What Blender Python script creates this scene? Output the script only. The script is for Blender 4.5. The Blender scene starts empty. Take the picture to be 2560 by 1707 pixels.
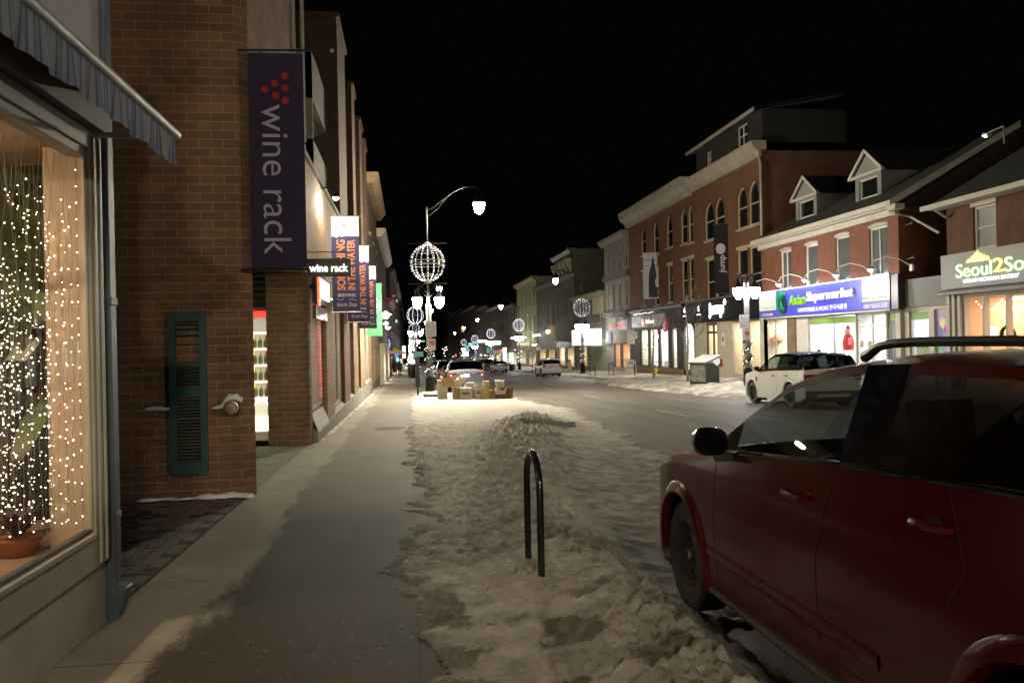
import bpy, math, random
from mathutils import Vector, Matrix, noise
R = math.radians
scene = bpy.context.scene
COL = scene.collection
random.seed(7)

# ---------------------------------------------------------------- camera
EYE = 1.70
YAW, ROLL = R(7.17), R(1.2)
cam_d = bpy.data.cameras.new('camera'); cam_d.sensor_width = 22.3; cam_d.lens = 18.0
cam_d.clip_start = 0.05; cam_d.clip_end = 1500
cam = bpy.data.objects.new('camera', cam_d); COL.objects.link(cam)
_f = Vector((math.sin(YAW), math.cos(YAW), 0)); _r = Vector((math.cos(YAW), -math.sin(YAW), 0)); _z = Vector((0, 0, 1))
_cr = _r*math.cos(ROLL) - _z*math.sin(ROLL); _cu = _z*math.cos(ROLL) + _r*math.sin(ROLL)
M = Matrix((( _cr.x, _cu.x, -_f.x, 0), (_cr.y, _cu.y, -_f.y, 0), (_cr.z, _cu.z, -_f.z, EYE), (0, 0, 0, 1)))
cam.matrix_world = M
scene.camera = cam

# ---------------------------------------------------------------- world: a black winter night sky
w = bpy.data.worlds.new('World'); scene.world = w; w.use_nodes = True
nt = w.node_tree
bg = nt.nodes['Background']; sky = nt.nodes.new('ShaderNodeTexSky'); sky.sky_type = 'NISHITA'
sky.sun_disc = False; sky.sun_elevation = R(-12); sky.sun_rotation = R(200)
mx = nt.nodes.new('ShaderNodeMixRGB'); mx.blend_type = 'ADD'; mx.inputs[0].default_value = 1
mx.inputs[2].default_value = (0.010, 0.0105, 0.0125, 1)
nt.links.new(sky.outputs[0], mx.inputs[1]); nt.links.new(mx.outputs[0], bg.inputs[0])
bg.inputs[1].default_value = 0.10
scene.view_settings.view_transform = 'Standard'; scene.view_settings.look = 'None'
scene.view_settings.exposure = 0.0; scene.view_settings.gamma = 1.0
scene.cycles.use_denoising = True
scene.cycles.max_bounces = 6; scene.cycles.diffuse_bounces = 3; scene.cycles.glossy_bounces = 3
scene.cycles.transmission_bounces = 4; scene.cycles.transparent_max_bounces = 10
scene.cycles.caustics_reflective = False; scene.cycles.caustics_refractive = False
scene.cycles.sample_clamp_indirect = 4.0

# ---------------------------------------------------------------- helpers
def G(x, y):
    """height of the walking / driving surface"""
    if x < 14.3:
        return -0.02*y - (0.12 if x > 5.5 else 0.0)
    return -0.02*y + 0.02 + min(1, (x-14.3)/4.7)*0.24

def tag(o, label=None, cat=None, group=None, kind=None):
    if label: o['label'] = label
    if cat: o['category'] = cat
    if group: o['group'] = group
    if kind: o['kind'] = kind
    return o

def empty(name, loc=(0, 0, 0), rz=0.0, label=None, cat=None, group=None):
    o = bpy.data.objects.new(name, None); COL.objects.link(o); o.empty_display_size = 0.1
    o.location = loc; o.rotation_euler = (0, 0, rz)
    return tag(o, label, cat, group)

class MB:
    def __init__(s): s.v = []; s.f = []; s.m = []; s.cur = 0
    def quad(s, *p):
        n = len(s.v); s.v += [tuple(q) for q in p]; s.f.append(tuple(range(n, n+len(p)))); s.m.append(s.cur); return s
    def box(s, x0, x1, y0, y1, z0, z1):
        n = len(s.v)
        s.v += [(x0,y0,z0),(x1,y0,z0),(x1,y1,z0),(x0,y1,z0),(x0,y0,z1),(x1,y0,z1),(x1,y1,z1),(x0,y1,z1)]
        for q in ((0,3,2,1),(4,5,6,7),(0,1,5,4),(1,2,6,5),(2,3,7,6),(3,0,4,7)):
            s.f.append(tuple(n+i for i in q)); s.m.append(s.cur)
        return s
    def obox(s, c, d, ax=(0,0,0)):
        """box centred c, size d, euler ax"""
        from mathutils import Euler
        e = Euler(ax).to_matrix(); n = len(s.v); c = Vector(c)
        for a in ((-1,-1,-1),(1,-1,-1),(1,1,-1),(-1,1,-1),(-1,-1,1),(1,-1,1),(1,1,1),(-1,1,1)):
            s.v.append(tuple(c + e @ Vector((a[0]*d[0]/2, a[1]*d[1]/2, a[2]*d[2]/2))))
        for q in ((0,3,2,1),(4,5,6,7),(0,1,5,4),(1,2,6,5),(2,3,7,6),(3,0,4,7)):
            s.f.append(tuple(n+i for i in q)); s.m.append(s.cur)
        return s
    def tube(s, pts, r, n=8, cap=True, closed=False):
        pts = [Vector(p) for p in pts]; rs = r if isinstance(r, (list, tuple)) else [r]*len(pts)
        base = len(s.v); prev = None
        for i, p in enumerate(pts):
            if closed: t = pts[(i+1) % len(pts)] - pts[i-1]
            else: t = pts[min(i+1, len(pts)-1)] - pts[max(i-1, 0)]
            t.normalize()
            if prev is None:
                a = Vector((0,0,1)) if abs(t.z) < 0.9 else Vector((1,0,0)); u = t.cross(a).normalized()
            else:
                u = (prev - t*prev.dot(t)).normalized()
            prev = u; vv = t.cross(u)
            for k in range(n):
                a = 2*math.pi*k/n; s.v.append(tuple(p + (u*math.cos(a) + vv*math.sin(a))*rs[i]))
        m = len(pts)
        for i in range(m if closed else m-1):
            j = (i+1) % m
            for k in range(n):
                k2 = (k+1) % n
                s.f.append((base+i*n+k, base+i*n+k2, base+j*n+k2, base+j*n+k)); s.m.append(s.cur)
        if cap and not closed:
            s.f.append(tuple(base+k for k in reversed(range(n)))); s.m.append(s.cur)
            s.f.append(tuple(base+(m-1)*n+k for k in range(n))); s.m.append(s.cur)
        return s
    def lathe(s, prof, c=(0,0,0), n=16, axis='z', cap=True):
        """prof: list of (r, h)"""
        base = len(s.v); cx, cy, cz = c
        for r, h in prof:
            for k in range(n):
                a = 2*math.pi*k/n; x, y = r*math.cos(a), r*math.sin(a)
                if axis == 'z': s.v.append((cx+x, cy+y, cz+h))
                elif axis == 'x': s.v.append((cx+h, cy+x, cz+y))
                else: s.v.append((cx+y, cy+h, cz+x))
        for i in range(len(prof)-1):
            for k in range(n):
                k2 = (k+1) % n
                s.f.append((base+i*n+k, base+i*n+k2, base+(i+1)*n+k2, base+(i+1)*n+k)); s.m.append(s.cur)
        if cap:
            s.f.append(tuple(base+k for k in reversed(range(n)))); s.m.append(s.cur)
            s.f.append(tuple(base+(len(prof)-1)*n+k for k in range(n))); s.m.append(s.cur)
        return s
    def sphere(s, c, r, n=8, m=6, sc=(1,1,1)):
        return s.lathe([(max(1e-4, r*math.sin(math.pi*i/m))*sc[0], -r*math.cos(math.pi*i/m)*sc[2]) for i in range(m+1)], c, n)
    def octa(s, c, r):
        n = len(s.v); x, y, z = c
        s.v += [(x+r,y,z),(x-r,y,z),(x,y+r,z),(x,y-r,z),(x,y,z+r),(x,y,z-r)]
        for q in ((0,2,4),(2,1,4),(1,3,4),(3,0,4),(2,0,5),(1,2,5),(3,1,5),(0,3,5)):
            s.f.append(tuple(n+i for i in q)); s.m.append(s.cur)
        return s
    def prism(s, poly, y0, y1):
        """poly: (x,z) points, extruded along y"""
        n = len(s.v); k = len(poly)
        s.v += [(p[0], y0, p[1]) for p in poly] + [(p[0], y1, p[1]) for p in poly]
        s.f.append(tuple(n+i for i in range(k))); s.m.append(s.cur)
        s.f.append(tuple(n+k+i for i in reversed(range(k)))); s.m.append(s.cur)
        for i in range(k):
            j = (i+1) % k
            s.f.append((n+i, n+k+i, n+k+j, n+j)); s.m.append(s.cur)
        return s
    def prismx(s, poly, x0, x1):
        """poly: (y,z) points, extruded along x"""
        n = len(s.v); k = len(poly)
        s.v += [(x0, p[0], p[1]) for p in poly] + [(x1, p[0], p[1]) for p in poly]
        s.f.append(tuple(n+i for i in range(k))); s.m.append(s.cur)
        s.f.append(tuple(n+k+i for i in reversed(range(k)))); s.m.append(s.cur)
        for i in range(k):
            j = (i+1) % k
            s.f.append((n+i, n+k+i, n+k+j, n+j)); s.m.append(s.cur)
        return s
    def build(s, name, mat, parent=None, smooth=False, bevel=0, loc=None, rot=None):
        me = bpy.data.meshes.new(name); me.from_pydata(s.v, [], s.f)
        for mm in (mat if isinstance(mat, (list, tuple)) else [mat]): me.materials.append(mm)
        if any(s.m): me.polygons.foreach_set('material_index', s.m)
        import bmesh
        bm = bmesh.new(); bm.from_mesh(me); bmesh.ops.recalc_face_normals(bm, faces=bm.faces); bm.to_mesh(me); bm.free()
        if smooth:
            me.polygons.foreach_set('use_smooth', [True]*len(me.polygons))
            try: me.set_sharp_from_angle(angle=R(38))
            except Exception: pass
        me.update()
        o = bpy.data.objects.new(name, me); COL.objects.link(o)
        if parent: o.parent = parent
        if loc: o.location = loc
        if rot: o.rotation_euler = rot
        if bevel:
            b = o.modifiers.new('bevel', 'BEVEL'); b.width = bevel; b.segments = 2; b.limit_method = 'ANGLE'; b.angle_limit = R(40)
        return o

def copy_tree(o, parent=None):
    c = o.copy(); COL.objects.link(c); c.parent = parent
    for ch in list(o.children): copy_tree(ch, c)
    return c

# ---------------------------------------------------------------- materials
def newmat(name):
    m = bpy.data.materials.new(name); m.use_nodes = True
    return m, m.node_tree, m.node_tree.nodes['Principled BSDF']

def mat(name, col, rough=0.6, metal=0.0, coat=0.0, spec=0.5, var=0.0, vscale=3.0, bump=0.0, bscale=20.0, col2=None):
    m, t, b = newmat(name)
    b.inputs['Base Color'].default_value = (*col, 1); b.inputs['Roughness'].default_value = rough
    b.inputs['Metallic'].default_value = metal; b.inputs['Coat Weight'].default_value = coat
    b.inputs['Specular IOR Level'].default_value = spec
    if var or bump:
        tc = t.nodes.new('ShaderNodeTexCoord')
    if var:
        n = t.nodes.new('ShaderNodeTexNoise'); n.inputs['Scale'].default_value = vscale; n.inputs['Detail'].default_value = 8
        n.inputs['Roughness'].default_value = 0.65
        t.links.new(tc.outputs['Object'], n.inputs['Vector'])
        r = t.nodes.new('ShaderNodeValToRGB')
        r.color_ramp.elements[0].position = 0.3; r.color_ramp.elements[1].position = 0.7
        c2 = col2 or tuple(c*(1+var) for c in col)
        r.color_ramp.elements[0].color = (*[c*(1-var) for c in col], 1); r.color_ramp.elements[1].color = (*c2, 1)
        t.links.new(n.outputs['Fac'], r.inputs['Fac']); t.links.new(r.outputs['Color'], b.inputs['Base Color'])
    if bump:
        n2 = t.nodes.new('ShaderNodeTexNoise'); n2.inputs['Scale'].default_value = bscale; n2.inputs['Detail'].default_value = 6
        t.links.new(tc.outputs['Object'], n2.inputs['Vector'])
        bp = t.nodes.new('ShaderNodeBump'); bp.inputs['Strength'].default_value = bump; bp.inputs['Distance'].default_value = 0.02
        t.links.new(n2.outputs['Fac'], bp.inputs['Height']); t.links.new(bp.outputs['Normal'], b.inputs['Normal'])
    return m

def emit(name, col, strength, sample=True):
    m, t, b = newmat(name)
    b.inputs['Base Color'].default_value = (0.0, 0.0, 0.0, 1)
    b.inputs['Emission Color'].default_value = (*col, 1); b.inputs['Emission Strength'].default_value = strength
    if not sample: m.cycles.emission_sampling = 'NONE'
    return m

def brick(name, c1, c2, mortar, bw=0.30, rh=0.115, ms=0.008, rough=0.85, bump=0.35, soot=0.35, flat=False):
    m, t, b = newmat(name); L = t.links.new
    tc = t.nodes.new('ShaderNodeTexCoord'); sp = t.nodes.new('ShaderNodeSeparateXYZ'); L(tc.outputs['Object'], sp.inputs[0])
    ad = t.nodes.new('ShaderNodeMath'); ad.operation = 'ADD'; L(sp.outputs[0], ad.inputs[0]); L(sp.outputs[1], ad.inputs[1])
    cb = t.nodes.new('ShaderNodeCombineXYZ'); L(sp.outputs[0] if flat else ad.outputs[0], cb.inputs[0]); L(sp.outputs[1 if flat else 2], cb.inputs[1])
    br = t.nodes.new('ShaderNodeTexBrick'); L(cb.outputs[0], br.inputs['Vector'])
    br.inputs['Scale'].default_value = 1; br.inputs['Brick Width'].default_value = bw; br.inputs['Row Height'].default_value = rh
    br.inputs['Mortar Size'].default_value = ms; br.inputs['Mortar Smooth'].default_value = 0.3; br.inputs['Bias'].default_value = -0.1
    br.inputs['Color1'].default_value = (*c1, 1); br.inputs['Color2'].default_value = (*c2, 1); br.inputs['Mortar'].default_value = (*mortar, 1)
    n = t.nodes.new('ShaderNodeTexNoise'); n.inputs['Scale'].default_value = 1.3; n.inputs['Detail'].default_value = 9; n.inputs['Roughness'].default_value = 0.7
    L(tc.outputs['Object'], n.inputs['Vector'])
    mr = t.nodes.new('ShaderNodeMapRange'); mr.inputs[1].default_value = 0.3; mr.inputs[2].default_value = 0.75
    mr.inputs[3].default_value = 1-soot; mr.inputs[4].default_value = 1.15; L(n.outputs['Fac'], mr.inputs[0])
    mu = t.nodes.new('ShaderNodeMixRGB'); mu.blend_type = 'MULTIPLY'; mu.inputs[0].default_value = 1
    L(br.outputs['Color'], mu.inputs[1]); L(mr.outputs[0], mu.inputs[2]); L(mu.outputs[0], b.inputs['Base Color'])
    n2 = t.nodes.new('ShaderNodeTexNoise'); n2.inputs['Scale'].default_value = 60; L(tc.outputs['Object'], n2.inputs['Vector'])
    a2 = t.nodes.new('ShaderNodeMath'); a2.operation = 'MULTIPLY_ADD'; L(br.outputs['Fac'], a2.inputs[0]); a2.inputs[1].default_value = -1.0; L(n2.outputs['Fac'], a2.inputs[2])
    bp = t.nodes.new('ShaderNodeBump'); bp.inputs['Strength'].default_value = bump; bp.inputs['Distance'].default_value = 0.006
    L(a2.outputs[0], bp.inputs['Height']); L(bp.outputs['Normal'], b.inputs['Normal'])
    b.inputs['Roughness'].default_value = rough
    return m

def glass(name, tint=(1, 1, 1), refl=1.0, rough=0.0):
    m = bpy.data.materials.new(name); m.use_nodes = True; t = m.node_tree; t.nodes.clear(); L = t.links.new
    o = t.nodes.new('ShaderNodeOutputMaterial'); mixs = t.nodes.new('ShaderNodeMixShader')
    tr = t.nodes.new('ShaderNodeBsdfTransparent'); tr.inputs[0].default_value = (*tint, 1)
    gl = t.nodes.new('ShaderNodeBsdfGlossy'); gl.inputs['Roughness'].default_value = rough; gl.inputs[0].default_value = (refl, refl, refl, 1)
    lw = t.nodes.new('ShaderNodeLayerWeight'); lw.inputs[0].default_value = 0.5
    pw = t.nodes.new('ShaderNodeMath'); pw.operation = 'POWER'; L(lw.outputs['Facing'], pw.inputs[0]); pw.inputs[1].default_value = 5.0
    fr = t.nodes.new('ShaderNodeMath'); fr.operation = 'MULTIPLY_ADD'; L(pw.outputs[0], fr.inputs[0]); fr.inputs[1].default_value = 0.92; fr.inputs[2].default_value = 0.06
    L(fr.outputs[0], mixs.inputs[0]); L(tr.outputs[0], mixs.inputs[1]); L(gl.outputs[0], mixs.inputs[2]); L(mixs.outputs[0], o.inputs[0])
    return m

MT = {}
MT['black'] = mat('black_paint', (0.012, 0.012, 0.014), 0.35)
MT['black_rough'] = mat('black_matte', (0.02, 0.02, 0.02), 0.8)
MT['rubber'] = mat('rubber', (0.02, 0.02, 0.021), 0.75, var=0.5, vscale=30, bump=0.4, bscale=60, col2=(0.07, 0.068, 0.065))
MT['steel'] = mat('steel', (0.35, 0.35, 0.36), 0.4, metal=0.9)
MT['chrome'] = mat('chrome', (0.7, 0.7, 0.7), 0.15, metal=1.0)
MT['galv'] = mat('galvanised', (0.45, 0.45, 0.44), 0.45, metal=0.6, var=0.2)
MT['white'] = mat('white_paint', (0.72, 0.71, 0.68), 0.5, var=0.08)
MT['offwhite'] = mat('offwhite_trim', (0.50, 0.48, 0.43), 0.6, var=0.15)
MT['cream'] = mat('cream_paint', (0.56, 0.52, 0.42), 0.7, var=0.12)
MT['grey'] = mat('grey_panel', (0.30, 0.30, 0.31), 0.6, var=0.1)
MT['dkgrey'] = mat('dark_grey', (0.06, 0.06, 0.065), 0.5)
MT['snowcap'] = mat('clean_snow', (0.80, 0.80, 0.82), 0.7, bump=0.5, bscale=40)
MT['glass'] = glass('window_glass')
MT['darkpane'] = mat('dark_pane', (0.01, 0.012, 0.014), 0.05, spec=0.8)
MT['greypane'] = mat('curtained_pane', (0.10, 0.115, 0.12), 0.25, spec=0.8, var=0.25, vscale=1.5)
MT['concrete'] = mat('concrete', (0.26, 0.25, 0.22), 0.9, var=0.25, vscale=2, bump=0.3, bscale=50)
MT['wood'] = mat('wood', (0.28, 0.16, 0.08), 0.6, var=0.3)

def text(s, parent, x, z, w, h, m, y=0.0, depth=0.01, name='lettering', bold=0.0, rot=0, shear=0.0):
    """words centred at local (x, y, z), reading along local +x, fitted to w x h; rot turns them in the plane"""
    cu = bpy.data.curves.new(name, 'FONT'); cu.body = s; cu.size = 1; cu.extrude = 0.02; cu.offset = bold; cu.shear = shear
    cu.resolution_u = 4
    to = bpy.data.objects.new(name, cu); COL.objects.link(to)
    dg = bpy.context.evaluated_depsgraph_get(); dg.update()
    me = bpy.data.meshes.new_from_object(to.evaluated_get(dg)); bpy.data.objects.remove(to)
    co = [v.co.copy() for v in me.vertices]
    if not co: return None
    x0, x1 = min(c.x for c in co), max(c.x for c in co); y0, y1 = min(c.y for c in co), max(c.y for c in co)
    for v, c in zip(me.vertices, co):
        a = ((c.x-x0)/(x1-x0)-0.5)*w; b = ((c.y-y0)/(y1-y0)-0.5)*h; d = -(c.z/0.02+1)/2*depth
        ca, sa = math.cos(rot), math.sin(rot)
        v.co = (x + a*ca - b*sa, y + d, z + a*sa + b*ca)
    me.materials.clear(); me.materials.append(m)
    o = bpy.data.objects.new(name, me); COL.objects.link(o)
    if parent: o.parent = parent
    return o
# ---------------------------------------------------------------- ground, road, pavements, snow
def ground_mats():
    # asphalt, grey, salt-stained
    m, t, b = newmat('asphalt'); L = t.links.new
    tc = t.nodes.new('ShaderNodeTexCoord'); mp = t.nodes.new('ShaderNodeMapping'); mp.inputs['Scale'].default_value = (1.0, 0.12, 1); L(tc.outputs['Object'], mp.inputs[0])
    n = t.nodes.new('ShaderNodeTexNoise'); n.inputs['Scale'].default_value = 1.1; n.inputs['Detail'].default_value = 7; L(mp.outputs[0], n.inputs['Vector'])
    r = t.nodes.new('ShaderNodeValToRGB'); e = r.color_ramp.elements
    e[0].position = 0.3; e[0].color = (0.095, 0.088, 0.072, 1); e[1].position = 0.72; e[1].color = (0.20, 0.185, 0.155, 1)
    L(n.outputs['Fac'], r.inputs['Fac']); L(r.outputs['Color'], b.inputs['Base Color'])
    n2 = t.nodes.new('ShaderNodeTexNoise'); n2.inputs['Scale'].default_value = 90; n2.inputs['Detail'].default_value = 4; L(tc.outputs['Object'], n2.inputs['Vector'])
    bp = t.nodes.new('ShaderNodeBump'); bp.inputs['Strength'].default_value = 0.35; bp.inputs['Distance'].default_value = 0.01
    L(n2.outputs['Fac'], bp.inputs['Height']); L(bp.outputs['Normal'], b.inputs['Normal']); b.inputs['Roughness'].default_value = 0.62
    MT['asphalt'] = m
    # pavement: dark strip, frosted edge by the shop, pour joints
    m, t, b = newmat('pavement_concrete'); L = t.links.new
    tc = t.nodes.new('ShaderNodeTexCoord'); sp = t.nodes.new('ShaderNodeSeparateXYZ'); L(tc.outputs['Object'], sp.inputs[0])
    n = t.nodes.new('ShaderNodeTexNoise'); n.inputs['Scale'].default_value = 1.6; n.inputs['Detail'].default_value = 9; n.inputs['Roughness'].default_value = 0.62; L(tc.outputs['Object'], n.inputs['Vector'])
    # distance from dark strip centre x=-0.85 (half width 0.62)
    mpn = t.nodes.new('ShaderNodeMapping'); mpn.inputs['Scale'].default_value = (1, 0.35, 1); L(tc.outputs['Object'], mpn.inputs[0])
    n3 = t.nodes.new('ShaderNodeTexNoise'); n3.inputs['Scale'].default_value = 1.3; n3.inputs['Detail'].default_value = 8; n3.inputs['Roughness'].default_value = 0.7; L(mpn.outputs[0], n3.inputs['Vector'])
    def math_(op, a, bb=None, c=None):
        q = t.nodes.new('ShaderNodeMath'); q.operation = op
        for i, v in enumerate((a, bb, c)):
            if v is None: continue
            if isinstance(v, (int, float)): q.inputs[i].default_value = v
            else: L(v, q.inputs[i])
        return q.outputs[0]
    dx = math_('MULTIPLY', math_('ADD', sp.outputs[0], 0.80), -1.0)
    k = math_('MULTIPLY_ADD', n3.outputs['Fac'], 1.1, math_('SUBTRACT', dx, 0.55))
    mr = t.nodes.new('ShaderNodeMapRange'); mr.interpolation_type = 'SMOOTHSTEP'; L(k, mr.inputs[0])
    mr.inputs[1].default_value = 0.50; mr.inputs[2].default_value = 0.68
    # farther along the walk the light falling there is put into the colour
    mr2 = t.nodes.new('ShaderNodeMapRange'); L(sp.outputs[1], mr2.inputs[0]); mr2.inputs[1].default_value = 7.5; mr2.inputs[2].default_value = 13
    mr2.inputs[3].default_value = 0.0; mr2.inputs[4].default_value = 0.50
    frost_and_light = math_('MAXIMUM', mr.outputs[0], mr2.outputs[0])
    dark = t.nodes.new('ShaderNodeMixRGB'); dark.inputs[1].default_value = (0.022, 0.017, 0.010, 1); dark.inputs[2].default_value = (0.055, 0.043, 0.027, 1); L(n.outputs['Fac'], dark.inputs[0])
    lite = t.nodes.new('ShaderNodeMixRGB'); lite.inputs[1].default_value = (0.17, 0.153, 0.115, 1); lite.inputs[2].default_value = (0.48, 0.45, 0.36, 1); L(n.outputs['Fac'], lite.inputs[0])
    mix = t.nodes.new('ShaderNodeMixRGB'); L(frost_and_light, mix.inputs[0]); L(dark.outputs[0], mix.inputs[1]); L(lite.outputs[0], mix.inputs[2])
    # joints every 1.5 m across
    fr = math_('PINGPONG', math_('ADD', sp.outputs[1], 0.4), 0.9)
    jm = t.nodes.new('ShaderNodeMapRange'); L(fr, jm.inputs[0]); jm.inputs[1].default_value = 0.004; jm.inputs[2].default_value = 0.012; jm.inputs[3].default_value = 0.45; jm.inputs[4].default_value = 1
    mj = t.nodes.new('ShaderNodeMixRGB'); mj.blend_type = 'MULTIPLY'; mj.inputs[0].default_value = 1; L(mix.outputs[0], mj.inputs[1]); L(jm.outputs[0], mj.inputs[2])
    jl = math_('ABSOLUTE', math_('SUBTRACT', sp.outputs[0], 0.03)); jr = t.nodes.new('ShaderNodeMapRange'); L(jl, jr.inputs[0]); jr.inputs[1].default_value = 0.005; jr.inputs[2].default_value = 0.014; jr.inputs[3].default_value = 0.4; jr.inputs[4].default_value = 1
    mj2 = t.nodes.new('ShaderNodeMixRGB'); mj2.blend_type = 'MULTIPLY'; mj2.inputs[0].default_value = 1; L(mj.outputs[0], mj2.inputs[1]); L(jr.outputs[0], mj2.inputs[2]); mj = mj2
    # scattered salt and grit
    n4 = t.nodes.new('ShaderNodeTexNoise'); n4.inputs['Scale'].default_value = 34; n4.inputs['Detail'].default_value = 3; L(tc.outputs['Object'], n4.inputs['Vector'])
    gm = t.nodes.new('ShaderNodeMapRange'); L(n4.outputs['Fac'], gm.inputs[0]); gm.inputs[1].default_value = 0.68; gm.inputs[2].default_value = 0.74
    mg = t.nodes.new('ShaderNodeMixRGB'); L(gm.outputs[0], mg.inputs[0]); L(mj.outputs[0], mg.inputs[1]); mg.inputs[2].default_value = (0.24, 0.23, 0.20, 1)
    L(mg.outputs[0], b.inputs['Base Color'])
    n2 = t.nodes.new('ShaderNodeTexNoise'); n2.inputs['Scale'].default_value = 55; n2.inputs['Detail'].default_value = 6; L(tc.outputs['Object'], n2.inputs['Vector'])
    bp = t.nodes.new('ShaderNodeBump'); bp.inputs['Strength'].default_value = 0.35; bp.inputs['Distance'].default_value = 0.008
    L(n2.outputs['Fac'], bp.inputs['Height']); L(bp.outputs['Normal'], b.inputs['Normal']); b.inputs['Roughness'].default_value = 0.75
    b.inputs['Specular IOR Level'].default_value = 0.3
    MT['pavement'] = m
    # trodden, sandy snow
    m, t, b = newmat('trodden_snow'); L = t.links.new
    tc = t.nodes.new('ShaderNodeTexCoord'); at = t.nodes.new('ShaderNodeAttribute'); at.attribute_name = 'dirt'
    n = t.nodes.new('ShaderNodeTexNoise'); n.inputs['Scale'].default_value = 2.2; n.inputs['Detail'].default_value = 10; n.inputs['Roughness'].default_value = 0.68; L(tc.outputs['Object'], n.inputs['Vector'])
    r = t.nodes.new('ShaderNodeValToRGB'); e = r.color_ramp.elements
    e[0].position = 0.30; e[0].color = (0.44, 0.415, 0.35, 1); e[1].position = 0.66; e[1].color = (0.70, 0.68, 0.62, 1)
    L(n.outputs['Fac'], r.inputs['Fac'])
    mg = t.nodes.new('ShaderNodeMixRGB'); L(at.outputs['Fac'], mg.inputs[0]); L(r.outputs['Color'], mg.inputs[1]); mg.inputs[2].default_value = (0.15, 0.13, 0.10, 1)
    L(mg.outputs[0], b.inputs['Base Color']); b.inputs['Roughness'].default_value = 0.8
    n2 = t.nodes.new('ShaderNodeTexNoise'); n2.inputs['Scale'].default_value = 22; n2.inputs['Detail'].default_value = 12; n2.inputs['Roughness'].default_value = 0.7; L(tc.outputs['Object'], n2.inputs['Vector'])
    bp = t.nodes.new('ShaderNodeBump'); bp.inputs['Strength'].default_value = 0.8; bp.inputs['Distance'].default_value = 0.03
    L(n2.outputs['Fac'], bp.inputs['Height']); L(bp.outputs['Normal'], b.inputs['Normal'])
    MT['snow'] = m
ground_mats()

def sheet(name, pts, m, dz=0.0, zf=None):
    mb = MB(); mb.quad(*[(x, y, (zf(x, y) if zf else -0.02*y) + dz) for x, y in pts])
    o = mb.build(name, m); tag(o, kind='structure'); return o

# the ground: one tilted sheet of street level to the horizon
sheet('ground', [(-400, -60), (400, -60), (400, 700), (-400, 700)], MT['asphalt'], -0.125)
sheet('road', [(1.0, -30), (14.5, -30), (14.5, 320), (1.0, 320)], MT['asphalt'], -0.12)
# left pavement slab with a bump-out between Y 19 and Y 41
mb = MB()
out = [(-8, -30), (1.62, -30), (1.62, 17.5), (3.9, 20.5), (3.9, 40.5), (1.7, 43), (1.7, 320), (-8, 320)]
n0 = len(mb.v); mb.v += [(x, y, -0.02*y) for x, y in out] + [(x, y, -0.02*y-0.2) for x, y in out]
mb.f.append(tuple(range(8))); mb.m.append(0)
for i in range(8):
    j = (i+1) % 8; mb.f.append((i, 8+i, 8+j, j)); mb.m.append(0)
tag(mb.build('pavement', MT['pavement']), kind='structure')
# kerb stones along the bump-out
mb = MB()
def rbox(mb, p, q, wd, z0, z1):
    p, q = Vector((*p, 0)), Vector((*q, 0)); d = (q-p).normalized(); nn = Vector((d.y, -d.x, 0))*wd
    a, b2, c, d2 = p, q, q+nn, p+nn; n = len(mb.v)
    mb.v += [(v.x, v.y, -0.02*v.y+z0) for v in (a, b2, c, d2)] + [(v.x, v.y, -0.02*v.y+z1) for v in (a, b2, c, d2)]
    for f in ((0,3,2,1),(4,5,6,7),(0,1,5,4),(1,2,6,5),(2,3,7,6),(3,0,4,7)): mb.f.append(tuple(n+i for i in f)); mb.m.append(0)
for a, b_ in (((1.62, -30), (1.62, 17.5)), ((1.62, 17.5), (3.9, 20.5)), ((3.9, 20.5), (3.9, 40.5)), ((3.9, 40.5), (1.7, 43)), ((1.7, 43), (1.7, 320))):
    rbox(mb, a, b_, 0.16, -0.2, 0.004)
tag(mb.build('kerb', MT['concrete']), kind='structure')
# right pavement, rising to the shop fronts
mb = MB(); ys = [-30, 320]
for i in range(2):
    pass
X = [14.3, 14.3, 14.46, 19.6]
def rz(x, y, lo): return (-0.02*y - 0.2) if lo else G(max(x, 14.301), y)
for k in range(3):
    za = lambda y, k=k: rz(X[k], y, k == 0); zb = lambda y, k=k: rz(X[k+1], y, False)
    mb.quad((X[k], -30, za(-30)), (X[k+1], -30, zb(-30)), (X[k+1], 320, zb(320)), (X[k], 320, za(320)))
MT['pavement_far'] = mat('far_pavement', (0.30, 0.28, 0.23), 0.8, var=0.35, vscale=0.8, bump=0.3, bscale=20)
tag(mb.build('pavement', MT['pavement_far']), kind='structure')
# lane dashes
for k, y in enumerate([11.0, 23.3, 34.5, 46, 57, 68, 80, 92]):
    mb = MB(); mb.quad((8.0, y, -0.02*y-0.116), (8.12, y, -0.02*y-0.116), (8.12, y+3.2, -0.02*(y+3.2)-0.116), (8.0, y+3.2, -0.02*(y+3.2)-0.116))
    tag(mb.build('lane_marking', mat('worn_road_paint', (0.42, 0.40, 0.36), 0.7, var=0.4, vscale=6)), kind='structure')

def fbm(x, y, s, oct=4, seed=0.0):
    return noise.fractal(Vector((x*s, y*s, seed)), 1.0, 2.1, oct)

def smooth(a, b, t):
    t = min(1, max(0, (t-a)/(b-a))); return t*t*(3-2*t)

def lerp_list(pts, t):
    if t <= pts[0][0]: return pts[0][1]
    for (a, va), (b, vb) in zip(pts, pts[1:]):
        if t <= b: return va + (vb-va)*(t-a)/(b-a)
    return pts[-1][1]

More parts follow.
